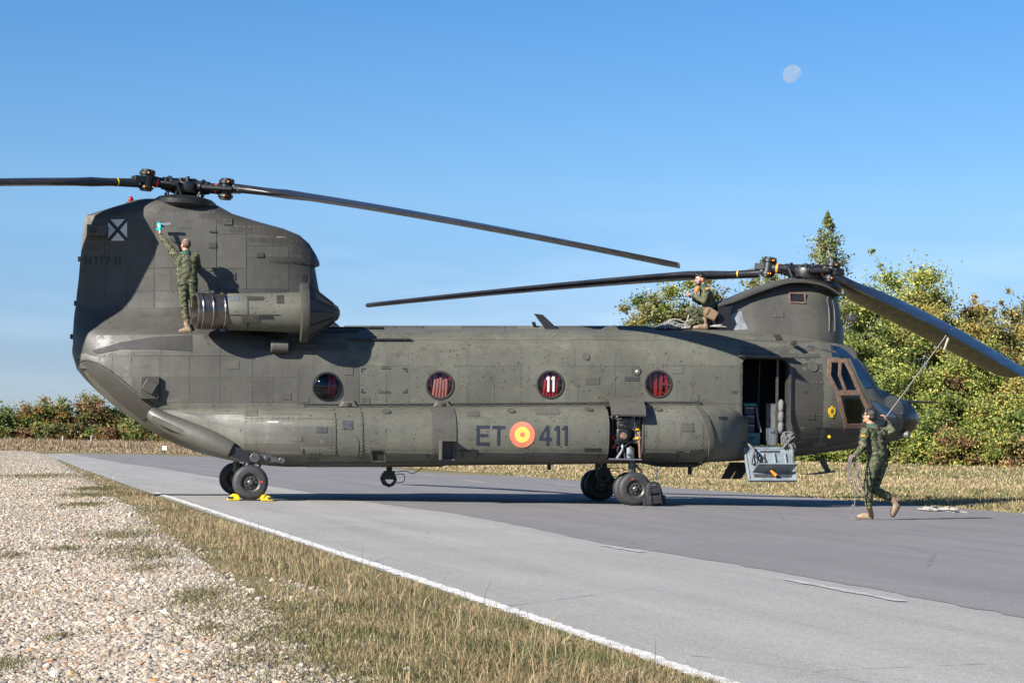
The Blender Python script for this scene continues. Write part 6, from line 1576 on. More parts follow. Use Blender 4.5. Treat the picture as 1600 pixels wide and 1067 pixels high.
# white square with the dark diagonal cross
conform([prect(169, 198.5, 341.5, 375, YP, 0)], .010, BV_PY, 'tail_marking_field', M['white'], pylon, .1, skirt=.001)
for pts_ in ([(169, 341.5), (172.5, 341.5), (198.5, 371), (198.5, 375), (195, 375), (169, 345.5)], [(198.5, 341.5), (198.5, 345.5), (172.5, 375), (169, 375), (169, 371), (195, 341.5)]):
    conform([ppoly(pts_, YP)], .0125, BV_PY, 'tail_marking_cross', M['marking'], pylon, .1, skirt=.001)
# corner brackets and stencils
for cx, cy, sx_, sy_ in ((564.5, 575, 1, 1), (636, 575, -1, 1), (564.5, 614, 1, -1), (636, 614, -1, -1)):
    conform([ppoly([(cx, cy), (cx + 6.5 * sx_, cy), (cx + 6.5 * sx_, cy + 2 * sy_), (cx + 2 * sx_, cy + 2 * sy_), (cx + 2 * sx_, cy + 6.5 * sy_), (cx, cy + 6.5 * sy_)][::(1 if sx_ * sy_ > 0 else -1)], YS)], .0105, BV_BODY, 'corner_bracket', M['marking'], fuselage, .1, skirt=.001)
def stencil(px, py, n, ln, yl, bv, parent, seed=0, h=1.1):   # tiny service stencils: rows of illegible marks
    r = random.Random(seed); pol = []
    for k in range(n):
        x = px
        while x < px + ln:
            w_ = r.uniform(1.2, 3.4); pol.append(prect(x, x + w_, py + k * 2.6, py + k * 2.6 + h, yl, 0)); x += w_ + .9
    conform(pol, .010, bv, 'stencil_marks', M['fadedmark'], parent, 0, skirt=.0005)
for px, py, n, ln, yl, bv, pa_ in ((595, 573, 2, 14, YS, BV_BODY, fuselage), (592, 611, 2, 18, YS, BV_BODY, fuselage), (976, 589, 3, 22, YS, BV_BODY, fuselage), (719, 702, 2, 28, YW, BV_SP, sponson), (745, 708, 1, 10, YW, BV_SP, sponson), (534, 697, 1, 18, YW, BV_SP, sponson),
                            (913, 700, 2, 26, YW, BV_SP, sponson), (1058, 705, 1, 10, YW, BV_SP, sponson), (277, 356, 1, 22, YP, BV_PY, pylon), (395, 494, 2, 30, -1.75, BVE, engine), (1120, 651, 2, 14, -1.6, BV_SP, sponson), (1143, 611, 2, 8, YS, BV_BODY, fuselage), (1258, 612, 1, 6, YS, BV_BODY, fuselage), (1275, 668, 1, 14, -1.1, BV_BODY, fuselage), (136, 386, 1, 20, YP, BV_PY, pylon)):
    stencil(px, py, n, ln, yl, bv, pa_, px)
for px, py in ((593, 713), (669, 712), (724, 712), (747, 712), (1006, 712), (1062, 712), (474, 705), (938, 712)):
    q = L(px, py, YW); conform([[(q.x - .012, q.z - .04), (q.x + .012, q.z - .04), (q.x + .012, q.z + .04), (q.x - .012, q.z + .04)]], .011, BV_SP, 'arrow_mark', M['marking'], sponson, 0, skirt=.001)
conform([prect(418, 435, 658.5, 660.5, -1.72, 0)], .012, BV_SP, 'white_stripe', M['white'], sponson, 0, skirt=.001)
# 11 on the third window
for xx in (854, 862):
    q = L(xx, 588, YS); p = L(xx, 612, YS)
    for pol in strokes('1', p.x - .02, p.z, q.z - p.z, .105, .038):
        MB().prism(pol, BV_BODY.ray_cast(Vector((p.x, -6, p.z)), Vector((0, 1, 0)))[0].y - .034, BV_BODY.ray_cast(Vector((p.x, -6, p.z)), Vector((0, 1, 0)))[0].y - .028).build('window_number', M['white'], heli, smooth=False)
# yellow eagle badge
EG = [(0, 9), (1.2, 8.2), (1, 6.6), (2.2, 5.6), (4.2, 6.2), (5.5, 4.4), (6, 1.5), (5.6, -2), (4.4, -5.2), (3.6, -3.6), (2.9, -5.8), (2.2, -4.0), (2.0, -6.5), (3.2, -8.2), (1.2, -8.6), (0, -9.6), (-1.2, -8.6), (-3.2, -8.2), (-2.0, -6.5), (-2.2, -4.0), (-2.9, -5.8), (-3.6, -3.6), (-4.4, -5.2), (-5.6, -2), (-6, 1.5), (-5.5, 4.4), (-4.2, 6.2), (-2.2, 5.6), (-1.2, 6.6), (-1.6, 7.6)]
conform([ppoly([(1300 + a, 643 - b) for a, b in EG][::-1], -1.1)], .010, BV_BODY, 'eagle_badge', M['yellow'], fuselage, .06, skirt=.001)
conform([ppoly([(1300 + a * .4, 642 - b * .45) for a, b in EG][::-1], -1.1)], .0125, BV_BODY, 'badge_detail', M['copperframe'], fuselage, .06, skirt=.001)
# rivets, all in one
rv = MB()
for p, n_ in RIV:
    u = n_.orthogonal().normalized(); w_ = n_.cross(u); b_ = [p + (u * math.cos(a) + w_ * math.sin(a)) * .011 for a in (0, 1.2566, 2.5133, 3.7699, 5.0265)]
    rv.v += [tuple(x) for x in b_] + [tuple(p + n_ * .007)]; o_ = len(rv.v) - 6; rv.f += [(o_ + i, o_ + (i + 1) % 5, o_ + 5) for i in range(5)]; rv.m += [0] * 5
tag(rv.build('rivets', M['rivet'], heli, smooth=False), kind='stuff')
# ================================================================== PEOPLE
def seg_d(P, a, b, ra, rb):
    ab = b - a; t = np.clip(((P - a) @ ab) / (ab @ ab + 1e-9), 0, 1)
    return np.linalg.norm(P - a - t[:, None] * ab, axis=1) - (ra + (rb - ra) * t)
class Body:
    """bones (tapered capsules) fused by a voxel remesh into one continuous surface"""
    def __init__(s): s.mb = MB(); s.b = []
    def cap(s, a, b, ra, rb, mat, n=16):
        a, b = Vector(a), Vector(b); s.mb.ell(a, (ra,) * 3, n=n); s.mb.ell(b, (rb,) * 3, n=n)
        if (b - a).length > 1e-4: s.mb.cyl(a, b, ra, rb, n)
        s.b.append((np.array(a), np.array(b), ra, rb, mat)); return s
    def ell(s, c, r, rot, mat):
        s.mb.ell(c, r, rot, 20); s.b.append((np.array(c), np.array(c) + 1e-4, min(r), min(r), mat)); return s
def person(label, foot, build, mats=('camo', 'skin', 'boot', 'glove', 'sole', 'greencloth'), voxel=.0085):
    root = empty('person', foot); tag(root, label, 'person')
    bd = Body(); build(bd)
    bd.mb.v = [tuple(Vector(v) - Vector(foot)) for v in bd.mb.v]
    me = bd.mb.mesh('body', [M[k] for k in mats], smooth=False); o = link('body', me, root)
    r = o.modifiers.new('r', 'REMESH'); r.mode = 'VOXEL'; r.voxel_size = voxel; r.use_smooth_shade = True
    sm = o.modifiers.new('s', 'SMOOTH'); sm.iterations = 3; sm.factor = .5
    bpy.context.view_layer.update(); baked(o); me = o.data
    nv = len(me.vertices); P = np.empty(nv * 3); me.vertices.foreach_get('co', P); P = P.reshape(-1, 3); Nn = np.empty(nv * 3); me.vertices.foreach_get('normal', Nn); Nn = Nn.reshape(-1, 3)
    Pw = P + np.array(foot); D = np.stack([seg_d(Pw, a, b, ra, rb) for a, b, ra, rb, _ in bd.b], 1); bi = D.argmin(1)
    mi = np.array([mats.index(b[4]) for b in bd.b])[bi]
    cl = (mi == 0)
    # folds of the cloth
    f = (np.sin(P[:, 2] * 62 + 3 * np.sin(P[:, 0] * 21) + 2 * np.sin(P[:, 1] * 17)) * .5 + np.sin(P[:, 0] * 47 + P[:, 2] * 38 + 2 * np.sin(P[:, 1] * 30)) * .35 + np.sin(P[:, 2] * 110 + P[:, 0] * 60) * .2)
    P = P + Nn * (f * .0065 * cl)[:, None]
    me.vertices.foreach_set('co', P.ravel())
    me.materials.clear()
    for k in mats: me.materials.append(M[k])
    lt = np.empty(len(me.polygons), np.int32); me.polygons.foreach_get('loop_start', lt); lv = np.empty(len(me.loops), np.int32); me.loops.foreach_get('vertex_index', lv)
    me.polygons.foreach_set('material_index', mi[lv[lt]].astype(np.int32)); me.polygons.foreach_set('use_smooth', [True] * len(me.polygons)); me.update()
    return root
def frame(f, u):                       # matrix whose columns are side, forward, up
    f = Vector(f).normalized(); u = Vector(u); s = f.cross(u).normalized(); u = s.cross(f).normalized()
    return Matrix((s, f, u)).transposed()
def head_(bd, c, f, u):
    F = frame(f, u); w = lambda x, y, z: c + F @ Vector((x, y, z))
    bd.ell(w(0, -.008, .022), (.076, .096, .092), F, 'skin'); bd.ell(w(0, .030, -.045), (.056, .062, .066), F, 'skin')
    bd.ell(w(0, .082, -.090), (.026, .022, .020), F, 'skin')
    bd.cap(w(0, .086, .010), w(0, .110, -.028), .011, .015, 'skin', 10)
    bd.cap(w(-.030, .080, .022), w(.030, .080, .022), .013, .013, 'skin', 10)
    bd.cap(w(-.018, .088, -.058), w(.018, .088, -.058), .010, .010, 'skin', 10)
    for s in (-1, 1): bd.ell(w(.077 * s, -.012, -.012), (.012, .022, .033), F, 'skin'); bd.ell(w(.042 * s, .062, -.02), (.024, .026, .026), F, 'skin')
    return w, F
def hand_(bd, wr, d, palm, mat='skin', curl=.5, s=1.0, side=1):
    """palm and five fingers; d = direction of the fingers, palm = palm normal"""
    d = Vector(d).normalized(); p = Vector(palm).normalized(); a = d.cross(p).normalized() * side; p = a.cross(d).normalized() * side
    bd.cap(wr, wr + d * .03, .027 * s, .03 * s, mat, 10)
    for k in (-1.2, -.4, .4, 1.2): bd.cap(wr + d * .025 + a * k * .012, wr + d * .09 * s + a * k * .019 * s, .016 * s, .013 * s, mat, 8)
    for k, ln in ((-1.5, .062), (-.5, .078), (.5, .083), (1.5, .074)):
        q = wr + d * .09 * s + a * k * .019 * s; dd = d; L_ = ln * s
        for j, seg in enumerate((.45, .32, .23)):
            th = curl * (0.55 + .5 * j); dd = (dd * math.cos(th) + p * math.sin(th)).normalized() if j else (d * math.cos(curl * .6) + p * math.sin(curl * .6)).normalized()
            q2 = q + dd * L_ * seg; bd.cap(q, q2, .0098 - .0008 * j, .009 - .0008 * j, mat, 8); q = q2
    t0 = wr + d * .03 + a * .028 * s; t1 = t0 + (d * .6 + a * .75 + p * .3).normalized() * .042 * s; t2 = t1 + (d * .8 + a * .15 + p * .6).normalized() * .034 * s
    bd.cap(t0, t1, .0135, .0115, mat, 8); bd.cap(t1, t2, .0112, .0095, mat, 8)
def boot_(bd, an, heel, toe, up=(0, 0, 1), s=1.0):
    up = Vector(up).normalized(); heel, toe = Vector(heel), Vector(toe); d = (toe - heel).normalized()
    bd.cap(an + up * .12, an, .058, .050, 'boot'); bd.cap(an + up * .115, an + up * .12, .062, .062, 'sole'); bd.cap(an, heel + up * .045 + d * .03, .052, .044, 'boot')
    bd.cap(heel + up * .05 + d * .04, heel.lerp(toe, .6) + up * .052, .046, .043, 'boot'); bd.cap(heel.lerp(toe, .6) + up * .045, toe + up * .038 - d * .04, .045, .036, 'boot')
    bd.cap(heel + up * .012 + d * .03, heel.lerp(toe, .45) + up * .014, .036, .034, 'sole', 10)
    bd.cap(heel.lerp(toe, .4) + up * .012, toe + up * .014 - d * .03, .040, .038, 'sole', 10)
def extra(name, mb, mt, root, foot, **k):
    mb.v = [tuple(Vector(v) - Vector(foot)) for v in mb.v]; return mb.build(name, M[mt], root, **k)
def torso_(bd, neck, shL, shR, waistc, hipL, hipR, belly=.135):
    hc = (hipL + hipR) / 2; ax = (shR - shL).normalized(); ch = (shL + shR) / 2 * .75 + waistc * .25
    bd.cap(shL, shR, .075, .075, 'camo'); bd.cap(neck, neck - (neck - (shL + shR) / 2) * .6, .062, .10, 'camo')
    for k in (-1, 1):
        bd.cap((shL + shR) / 2 + ax * k * .105 - (neck - waistc).normalized() * .06, waistc + ax * k * .075, .105, .105, 'camo')
    bd.cap(ch, waistc, .13, belly, 'camo'); bd.cap(waistc + (ch - waistc).normalized() * .02 - ax * .075, waistc + ax * .075, .118, .118, 'camo')
    for k in (-1, 1): bd.cap(waistc + ax * k * .06, hc + ax * k * .075, .110, .118, 'camo')
    bd.cap(hipL, hipR, .108, .108, 'camo')
def tube_seg(a, b, ra, rb, n=16, k=3): return MB().lathe([(0, ra), ((b - a).length * .5, (ra + rb) / 2 * 1.04), ((b - a).length, rb)], a, b - a, n)
def patch_flag(root, foot, c, xdir, zdir, w=.055, h=.036):
    x, z = Vector(xdir).normalized(), Vector(zdir).normalized(); n = x.cross(z); n = n if n.dot(CAM - c) > 0 else -n
    for lo_, hi_, mt in ((-.5, -.25, 'redband'), (-.25, .25, 'yellow'), (.25, .5, 'redband')):
        mb = MB(); q = [c + x * a * w + z * b * h + n * d for d in (0, .004) for a, b in ((-.5, lo_), (.5, lo_), (.5, hi_), (-.5, hi_))]
        mb.add(q, [(3, 2, 1, 0), (4, 5, 6, 7), (0, 1, 5, 4), (1, 2, 6, 5), (2, 3, 7, 6), (3, 0, 4, 7)]); extra('flag_patch', mb, mt, root, foot, smooth=False)

# ---- 1: the soldier walking with the ropes (seen from behind, heading left)
Y3 = 33.0
j = lambda px, py, dy=0.0: W(px, py, Y3 + dy)
hand3L = j(1334.5, 711.5, -.30); hand3R = j(1383, 656.5, .16)
def b3(bd):
    hd = j(1359.5, 650, -.02); f = Vector((-.80, .60, .16)); w, F = head_(bd, hd, f, (0.03, 0, 1))
    bd.cap(j(1359.5, 656, 0), j(1361, 667, .0), .058, .066, 'skin'); bd.cap(j(1360, 664.5, 0), j(1362, 668, 0), .070, .080, 'greencloth')
    sL, sR = j(1351.5, 675, -.15), j(1382, 672, .13); wa = j(1371, 711, 0); hL, hR = j(1366, 722, -.09), j(1377, 722, .09)
    torso_(bd, j(1361, 667, 0), sL, sR, wa, hL, hR)
    eL = j(1347.5, 699, -.22); bd.cap(sL, eL, .078, .062, 'camo'); bd.cap(eL, j(1338.5, 708.5, -.30), .060, .048, 'camo'); hand_(bd, hand3L + Vector((.03, 0, .015)), (-.9, -.1, -.45), (.1, .2, -1), curl=1.0)
    eR = j(1393.5, 674, .05); bd.cap(sR, eR, .078, .062, 'camo'); bd.cap(eR, j(1387, 662, .14), .060, .047, 'camo'); bd.cap(j(1387, 662, .14), j(1385, 658, .15), .036, .030, 'greencloth'); hand_(bd, hand3R + Vector((.02, 0, -.03)), (-.25, -.1, .95), (-.9, .3, 0), curl=1.1)
    kL = j(1356, 757, -.12); aL = j(1357.5, 791, -.08); bd.cap(hL, kL, .110, .074, 'camo'); bd.cap(kL, j(1357.5, 783, -.09), .074, .060, 'camo'); bd.cap(j(1357.5, 782, -.09), j(1357.5, 787, -.09), .066, .060, 'camo')
    boot_(bd, aL, G(1363, 812.2) + Vector((0, -.08, .016)), G(1337, 811.5) + Vector((0, -.08, .016)))
    kR = j(1365.5, 764, .02); bd.cap(hR, kR, .112, .076, 'camo'); bd.cap(kR, j(1386, 775.5, .14), .073, .064, 'camo'); bd.cap(j(1384, 774, .13), j(1388, 776.5, .15), .068, .060, 'camo')
    aR = j(1395, 780.5, .17); boot_(bd, aR, j(1406, 789, .18), j(1395, 808, .16), up=(-.80, 0, .62))
foot3 = G(1362, 812); foot3.y = Y3; 
p3 = person('soldier in camouflage walking left while pulling a rope tied to the rotor blade', (foot3.x, Y3, 0), b3)
F3 = (foot3.x, Y3, 0)
hd = j(1359.5, 650, -.02); Fh = frame((-.80, .60, .16), (.03, 0, 1)); wl_ = lambda x, y, z: hd + Fh @ Vector((x, y, z))
hr = MB(); hr.ell(wl_(0, -.022, .038), (.084, .100, .090), Fh, 20); hr.ell(wl_(0, -.052, -.005), (.074, .066, .070), Fh, 16); hr.ell(wl_(0, .03, .085), (.06, .05, .035), Fh, 14)
extra('hair', hr, 'hairdark', p3, F3)
gl_ = MB(); gl_.tube([wl_(-.08, -.01, .012), wl_(-.062, .085, .010), wl_(0, .104, .008), wl_(.062, .085, .010), wl_(.08, -.01, .012)], .006, 6); gl_.box(wl_(-.035, .100, .002), (.05, .02, .03), rot=Fh); gl_.box(wl_(.035, .100, .002), (.05, .02, .03), rot=Fh); extra('sunglasses', gl_, 'black', p3, F3)
patch_flag(p3, F3, j(1348.6, 680.5, -.245), (1, 0, 0), (.0, 0, 1))

# ---- 2: the soldier standing on the fuselage behind the exhaust, arm stretched up
def hy(px, py, yl):                    # point at a given local y of the helicopter, in world space
    return HELI @ L(px, py, yl)
YB = -.98
q_ = lambda px, py, d=0.0: hy(px, py, YB + d)
hand1 = q_(250.5, 361, .24)
def b1(bd):
    hd = q_(290.5, 383, .0); f = HELI.to_3x3() @ Vector((-.45, .88, .12)); head_(bd, hd, f, (.02, 0, 1))
    bd.cap(q_(290.5, 388, 0), q_(291, 395, 0), .058, .068, 'skin'); bd.cap(q_(290.8, 392.5, 0), q_(291, 396, 0), .066, .085, 'greencloth')
    sL, sR = q_(276.5, 400.5, -.0), q_(305, 401, .02); wa = q_(292, 428, .0); hL, hR = q_(287, 440, 0), q_(299, 440, .02)
    torso_(bd, q_(291, 395, 0), sL, sR, wa, hL, hR)
    bd.cap(q_(285, 432.5, -.0), q_(299, 432.5, .0), .1, .1, 'greencloth')
    eL = q_(264, 386, .08); bd.cap(sL, eL, .080, .062, 'camo'); bd.cap(eL, q_(250.5, 367.5, .20), .060, .044, 'camo'); bd.cap(q_(249.8, 366.5, .2), hand1, .028, .028, 'skin')
    hand_(bd, hand1, (-.25, .15, .95), (.1, 1, .1), 'glove', .25, 1.05)
    eR = q_(309.5, 417, .14); bd.cap(sR, eR, .080, .062, 'camo'); bd.cap(eR, q_(302, 412, .36), .060, .045, 'camo'); hand_(bd, q_(300, 410.5, .40), (-.4, .7, .5), (0, 1, 0), 'skin', .4)
    kL = q_(287.5, 470, .03); bd.cap(hL, kL, .112, .078, 'camo'); bd.cap(kL, q_(290.5, 498, .0), .076, .058, 'camo'); bd.cap(q_(290, 495, 0), q_(290.5, 499, 0), .066, .058, 'camo')
    boot_(bd, q_(291.5, 506, .0), q_(299.5, 520.3, -.0), q_(279, 520.3, -.02))
    kR = q_(303, 470, .05); bd.cap(hR, kR, .112, .078, 'camo'); bd.cap(kR, q_(304, 498, .05), .076, .058, 'camo')
    boot_(bd, q_(304, 506, .05), q_(312, 520.3, .05), q_(294, 520.3, .12))
F1 = tuple(q_(296, 521.5, 0)); p1 = person('bald soldier in camouflage standing on the tail and reaching up with a teal glove', F1, b1)
hd = q_(290.5, 383, .0); Fh = frame(HELI.to_3x3() @ Vector((-.45, .88, .12)), (.02, 0, 1))
hr = MB(); hr.ell(hd + Fh @ Vector((0, -.022, .020)), (.0795, .0885, .0875), Fh, 20); extra('cropped_hair', hr, 'hairshort', p1, F1)
rag = MB(); rag.box(hand1 + Vector((.05, .1, .13)), (.26, .02, .05), rot=Matrix.Rotation(-.15, 3, 'Y'))
tag(rag.build('cleaning_tool', M['alu'], None, bevel=.005), 'small bright scraper held against the tail by the gloved hand', 'tool')

# ---- 3: the soldier crouching on the roof, facing left
YR = -.42
r_ = lambda px, py, d=0.0: hy(px, py, YR + d)
def b2(bd):
    hd = r_(1094.2, 436.8, .05); f = HELI.to_3x3() @ Vector((-.97, -.22, -.16)); head_(bd, hd, f, (-.08, 0, 1))
    bd.cap(r_(1096.5, 442, .05), r_(1100, 451, .05), .056, .066, 'skin'); bd.cap(r_(1098, 447, .05), r_(1100.5, 451, .05), .070, .082, 'greencloth')
    sL, sR = r_(1103.5, 456, -.14), r_(1099.5, 455, .22); wa = r_(1108.5, 481, .05); hL, hR = r_(1109.5, 489, -.05), r_(1108, 489, .14)
    torso_(bd, r_(1100.5, 451, .05), sL, sR, wa, hL, hR, .13)
    eL = r_(1100, 470.5, -.24); bd.cap(sL, eL, .080, .062, 'camo'); bd.cap(eL, r_(1085.5, 463, -.12), .060, .044, 'camo'); bd.cap(r_(1086, 463.3, -.12), r_(1083, 462, -.12), .046, .040, 'greencloth'); hand_(bd, r_(1081.5, 461.3, -.1), (-.9, .2, .15), (.0, 0, -1), curl=.9)
    eR = r_(1094, 472, .22); bd.cap(sR, eR, .078, .062, 'camo'); bd.cap(eR, r_(1084, 467, .06), .058, .044, 'camo'); hand_(bd, r_(1082, 465.5, .02), (-.8, -.3, .3), (0, 0, 1), curl=.9)
    kL = r_(1077, 484.5, -.10); bd.cap(hL, kL, .112, .080, 'camo'); bd.cap(kL, r_(1096, 502, -.08), .076, .062, 'camo'); bd.cap(r_(1084, 490, -.1), r_(1092, 500, -.08), .075, .07, 'camo')
    boot_(bd, r_(1101, 503, -.08), r_(1106, 515, -.08), r_(1082.5, 515, -.10))
    kR = r_(1079, 505, .16); bd.cap(hR, kR, .110, .080, 'camo'); bd.cap(kR, r_(1104, 508, .18), .070, .058, 'camo')
    boot_(bd, r_(1107, 507, .18), r_(1115, 512, .18), r_(1106, 516, .18), up=(.3, 0, 1))
F2 = tuple(r_(1097, 515.5, 0)); p2 = person('bearded soldier crouching on the helicopter roof and handling a rope', F2, b2)
hd = r_(1094.2, 436.8, .05); Fh = frame(HELI.to_3x3() @ Vector((-.97, -.22, -.16)), (-.08, 0, 1)); wl_ = lambda x, y, z: hd + Fh @ Vector((x, y, z))
hr = MB(); hr.ell(wl_(0, -.018, .048), (.080, .092, .078), Fh, 20); hr.ell(wl_(0, .045, .085), (.06, .045, .032), Fh, 14); extra('hair', hr, 'hairdark', p2, F2)
hr = MB(); hr.ell(wl_(0, .062, -.082), (.046, .042, .034), Fh, 14); hr.ell(wl_(0, .098, -.046), (.026, .012, .008), Fh, 10)
for s in (-1, 1): hr.ell(wl_(s * .048, .028, -.060), (.012, .030, .036), Fh, 10); hr.ell(wl_(s * .03, .094, .030), (.017, .008, .005), Fh, 8)
extra('beard_and_brows', hr, 'hairdark', p2, F2)
patch_flag(p2, F2, r_(1105.5, 450.5, -.245), (1, 0, .12), (-.1, 0, 1), .065, .03)
sc = MB(); sc.tube(smoothpath([r_(1091.5, 449, -.02), r_(1088.5, 454, -.04), r_(1087.5, 458, -.02)], 4), [.035, .04, .04, .04, .038, .035, .03, .025, .02], 10); extra('orange_scarf', sc, 'orangecloth', p2, F2)
po = MB(); po.box(r_(1111.5, 491, -.19), (.24, .12, .20), rot=Matrix.Rotation(.5, 3, 'Y')); po.box(r_(1104.5, 486.5, -.20), (.10, .10, .16), rot=Matrix.Rotation(.5, 3, 'Y')); extra('belt_pouch', po, 'pouch', p2, F2, bevel=.03)

# ================================================================== ROPES AND SMALL THINGS
def rope(name, pts, r, mt, label, cat='rope', k=6, group=None):
    mb = MB(); mb.tube(smoothpath(pts, k), r, 7); o = mb.build(name, M[mt]); return tag(o, label, cat, group)
uE = Vector((math.cos(aE), math.sin(aE), 0)); tie = FH + uE * 4.2; tie.z = zat(4.2) - .03; tieW = HELI @ tie
rp_ = MB(); rp_.tube([tieW, tieW.lerp(hand3R + Vector((.01, 0, .03)), .12), hand3R + Vector((0, 0, .03)), hand3R + Vector((-.03, .02, -.06)), hand3R + Vector((-.05, .02, -.13))], [.016, .009, .009, .009, .009], 8)
rp_.tube([tieW + Vector((.05, 0, .05)), tieW + Vector((-.10, -.1, -.32))], [.026, .018], 8)
tag(rp_.build('tie_down_rope', M['ropewhite']), 'taut pale rope running from the lowered rotor blade to the raised hand', 'rope')
cr = MB(); c = hand3L + Vector((-.02, -.03, 0)); rr0 = random.Random(2)
for k in range(3):
    cx, dep = .03 + .03 * k, .40 + .08 * (k % 3); pts_ = []
    for i in range(15):
        a = 2 * math.pi * i / 14; pts_.append(c + Vector((cx - .06 + math.sin(a) * (.05 + .018 * k), -.02 * k + .02 * math.sin(2 * a), -dep / 2 + math.cos(a) * dep / 2 + .02)))
    cr.tube(smoothpath(pts_, 2), .0095, 6)
e0 = G(1337, 812)
cr.tube(smoothpath([c + Vector((.0, 0, -.1)), c + Vector((.14, 0, -.45)), c + Vector((.17, 0, -.62)), c + Vector((.05, .0, -.50)), c + Vector((.03, 0, -.78)), Vector((c.x - .0, c.y, .25)), Vector((c.x - .02, c.y, .07)), Vector((c.x + .05, c.y - .05, .022)), Vector((c.x + .12, c.y - .03, .02))], 6), .0095, 6)
tag(cr.build('coiled_rope', M['ropegrey']), 'loose coil of grey rope hanging from the left hand of the walking soldier', 'rope')
def pile(cx, cy, cz, w, d, h, n, r, seed):
    rr0 = random.Random(seed); pts_ = []; 
    for i in range(n):
        a = i * 1.9 + rr0.uniform(-.6, .6); k = rr0.uniform(.25, 1); pts_.append(Vector((cx + math.cos(a) * w * k + rr0.uniform(-.05, .05), cy + math.sin(a) * d * k, cz + r + rr0.random() ** 2 * h * (1.2 - k))))
    return smoothpath(pts_, 5)
g0 = G(1452, 799); g1 = G(1478, 799)
pm = MB(); pm.tube(pile(g0.x, g0.y, .008, .24, .35, .09, 26, .014, 3), .014, 6); pm.tube(pile(g1.x + .02, g1.y, .008, .20, .3, .10, 26, .014, 4), .014, 6); pm.tube(smoothpath([G(1490, 800, .02), G(1500, 799, .02), G(1510, 800.5, .02)], 4), .012, 6)
tag(pm.build('rope_heap', M['ropewhite']), 'heap of pale rope lying at the far road edge', 'rope')
roofz = (HINV @ r_(1070, 515, 0)).z
a_ = L(1062, 512, -.5); pm = MB(); pm.tube([HELI @ p for p in pile(a_.x, -.5, a_.z - .02, .30, .16, .12, 30, .012, 7)], .013, 6)
pm.tube(smoothpath([hy(1045, 509, -.6), hy(1046, 501, -.6), hy(1058, 499, -.6), hy(1070, 503, -.6), hy(1080, 500, -.55)], 6), .013, 6)
pm.tube(smoothpath([hy(1040, 514, -.6), hy(1040, 508, -.6), hy(1052, 507, -.6), hy(1053, 514, -.6)], 4), .013, 6); pm.tube(smoothpath([hy(1056, 514, -.6), hy(1058, 508, -.6), hy(1068, 507, -.6), hy(1073, 512, -.6)], 4), .013, 6)
tag(pm.build('rope_heap', M['ropewhite']), 'tangle of pale rope on the helicopter roof in front of the crouching soldier', 'rope')
a_ = L(1124, 512, -.5); pm = MB(); pm.tube([HELI @ p for p in pile(a_.x, -.55, a_.z, .17, .10, .08, 22, .011, 9)], .011, 6)
tag(pm.build('rope_heap', M['ropewhite']), 'small tangle of pale rope on the roof between the soldier and the front pylon', 'rope')
tp = MB(); c = L(1046, 508, -.3); tp.loft([[HELI @ Vector((c.x + dx, -.3 + .28 * math.cos(b), c.z - .08 + hh * max(0, math.sin(b)) )) for b in [math.pi * i / 8 for i in range(9)]] for dx, hh in ((-.30, .02), (-.18, .10), (.0, .19), (.15, .14), (.30, .05))], closed=False, caps=False)
tag(tp.build('tarpaulin', M['canvas']), 'crumpled grey cloth lying on the roof beside the ropes', 'cloth')
rh = r_(1081, 464, -.04); rope('held_rope', [rh + Vector((0, 0, .02)), rh + Vector((-.01, -.02, -.12)), rh + Vector((-.04, -.02, -.25)), hy(1074, 500, -.5), hy(1066, 512, -.5)], .013, 'ropewhite', 'short pale rope hanging from both hands of the crouching soldier')

# yellow chocks of the rear wheel
def chock(sx_, label):
    w = HELI @ Vector((rc.x + sx_ * .29, -1.70, 0)); root = empty('wheel_chock', (w.x, w.y, .012), R(9.5)); tag(root, label, 'wheel chock', 'yellow chocks at the rear wheel')
    mb = MB(); pr = [(-.11, 0), (.11, 0), (.11, .06), (.08, .10), (.0, .115), (-.05, .085), (-.11, .03)]
    pr = [(x * -sx_, z) for x, z in pr]; mb.prism(pr if sx_ < 0 else pr[::-1], -.17, .10); mb.build('chock_body', M['yellow'], root, bevel=.012)
    mb = MB(); mb.box((sx_ * .06, -.178, .05), (.09, .008, .035)); mb.build('chock_label', M['navy'], root); return root
chock(-1, 'yellow chock on the left side of the rear wheel'); chock(1, 'yellow chock with a dark strap on the right side of the rear wheel')
w1 = HELI @ Vector((rc.x - .2, -1.86, .03)); w2 = HELI @ Vector((rc.x + .2, -1.86, .03)); w3 = HELI @ Vector((rc.x + .32, -1.88, .12))
tag(MB().tube(smoothpath([w1, w1.lerp(w2, .5), w2, w3 + Vector((-.06, 0, -.01)), w3], 4), .009, 6).build('chock_cord', M['blackcloth']), 'dark cord joining the two yellow wheel chocks', 'cord')
# backpack leaning on the front wheel
bw = HELI @ Vector((FT_.x + .36, -1.78, 0)); bp_ = empty('backpack', (bw.x, bw.y, .012), R(9.5)); tag(bp_, 'black backpack leaning against the front wheel', 'backpack')
tl = Matrix.Rotation(-.14, 3, 'Y')
mb = MB(); mb.loft([[(x * s, y * .13, z) for x, y in ((-1, -.8), (-.8, -1), (.8, -1), (1, -.8), (1, .8), (.8, 1), (-.8, 1), (-1, .8))] for z, s in ((0, .14), (.06, .165), (.22, .165), (.36, .14), (.42, .10), (.44, .05))])
mb.v = [tuple(tl @ Vector(v)) for v in mb.v]; mb.build('bag', M['blackcloth'], bp_, bevel=.02)
for c_, s_, nm in (((0, -.16, .12), (.24, .09, .16), 'front_pocket'), ((.0, -.15, .27), (.19, .06, .10), 'upper_pocket'), ((-.18, -.02, .10), (.07, .16, .15), 'side_pocket'), ((.18, -.02, .10), (.07, .16, .15), 'side_pocket')): MB().box(tl @ Vector(c_), s_, rot=tl).build(nm, M['blackcloth'], bp_, bevel=.02)
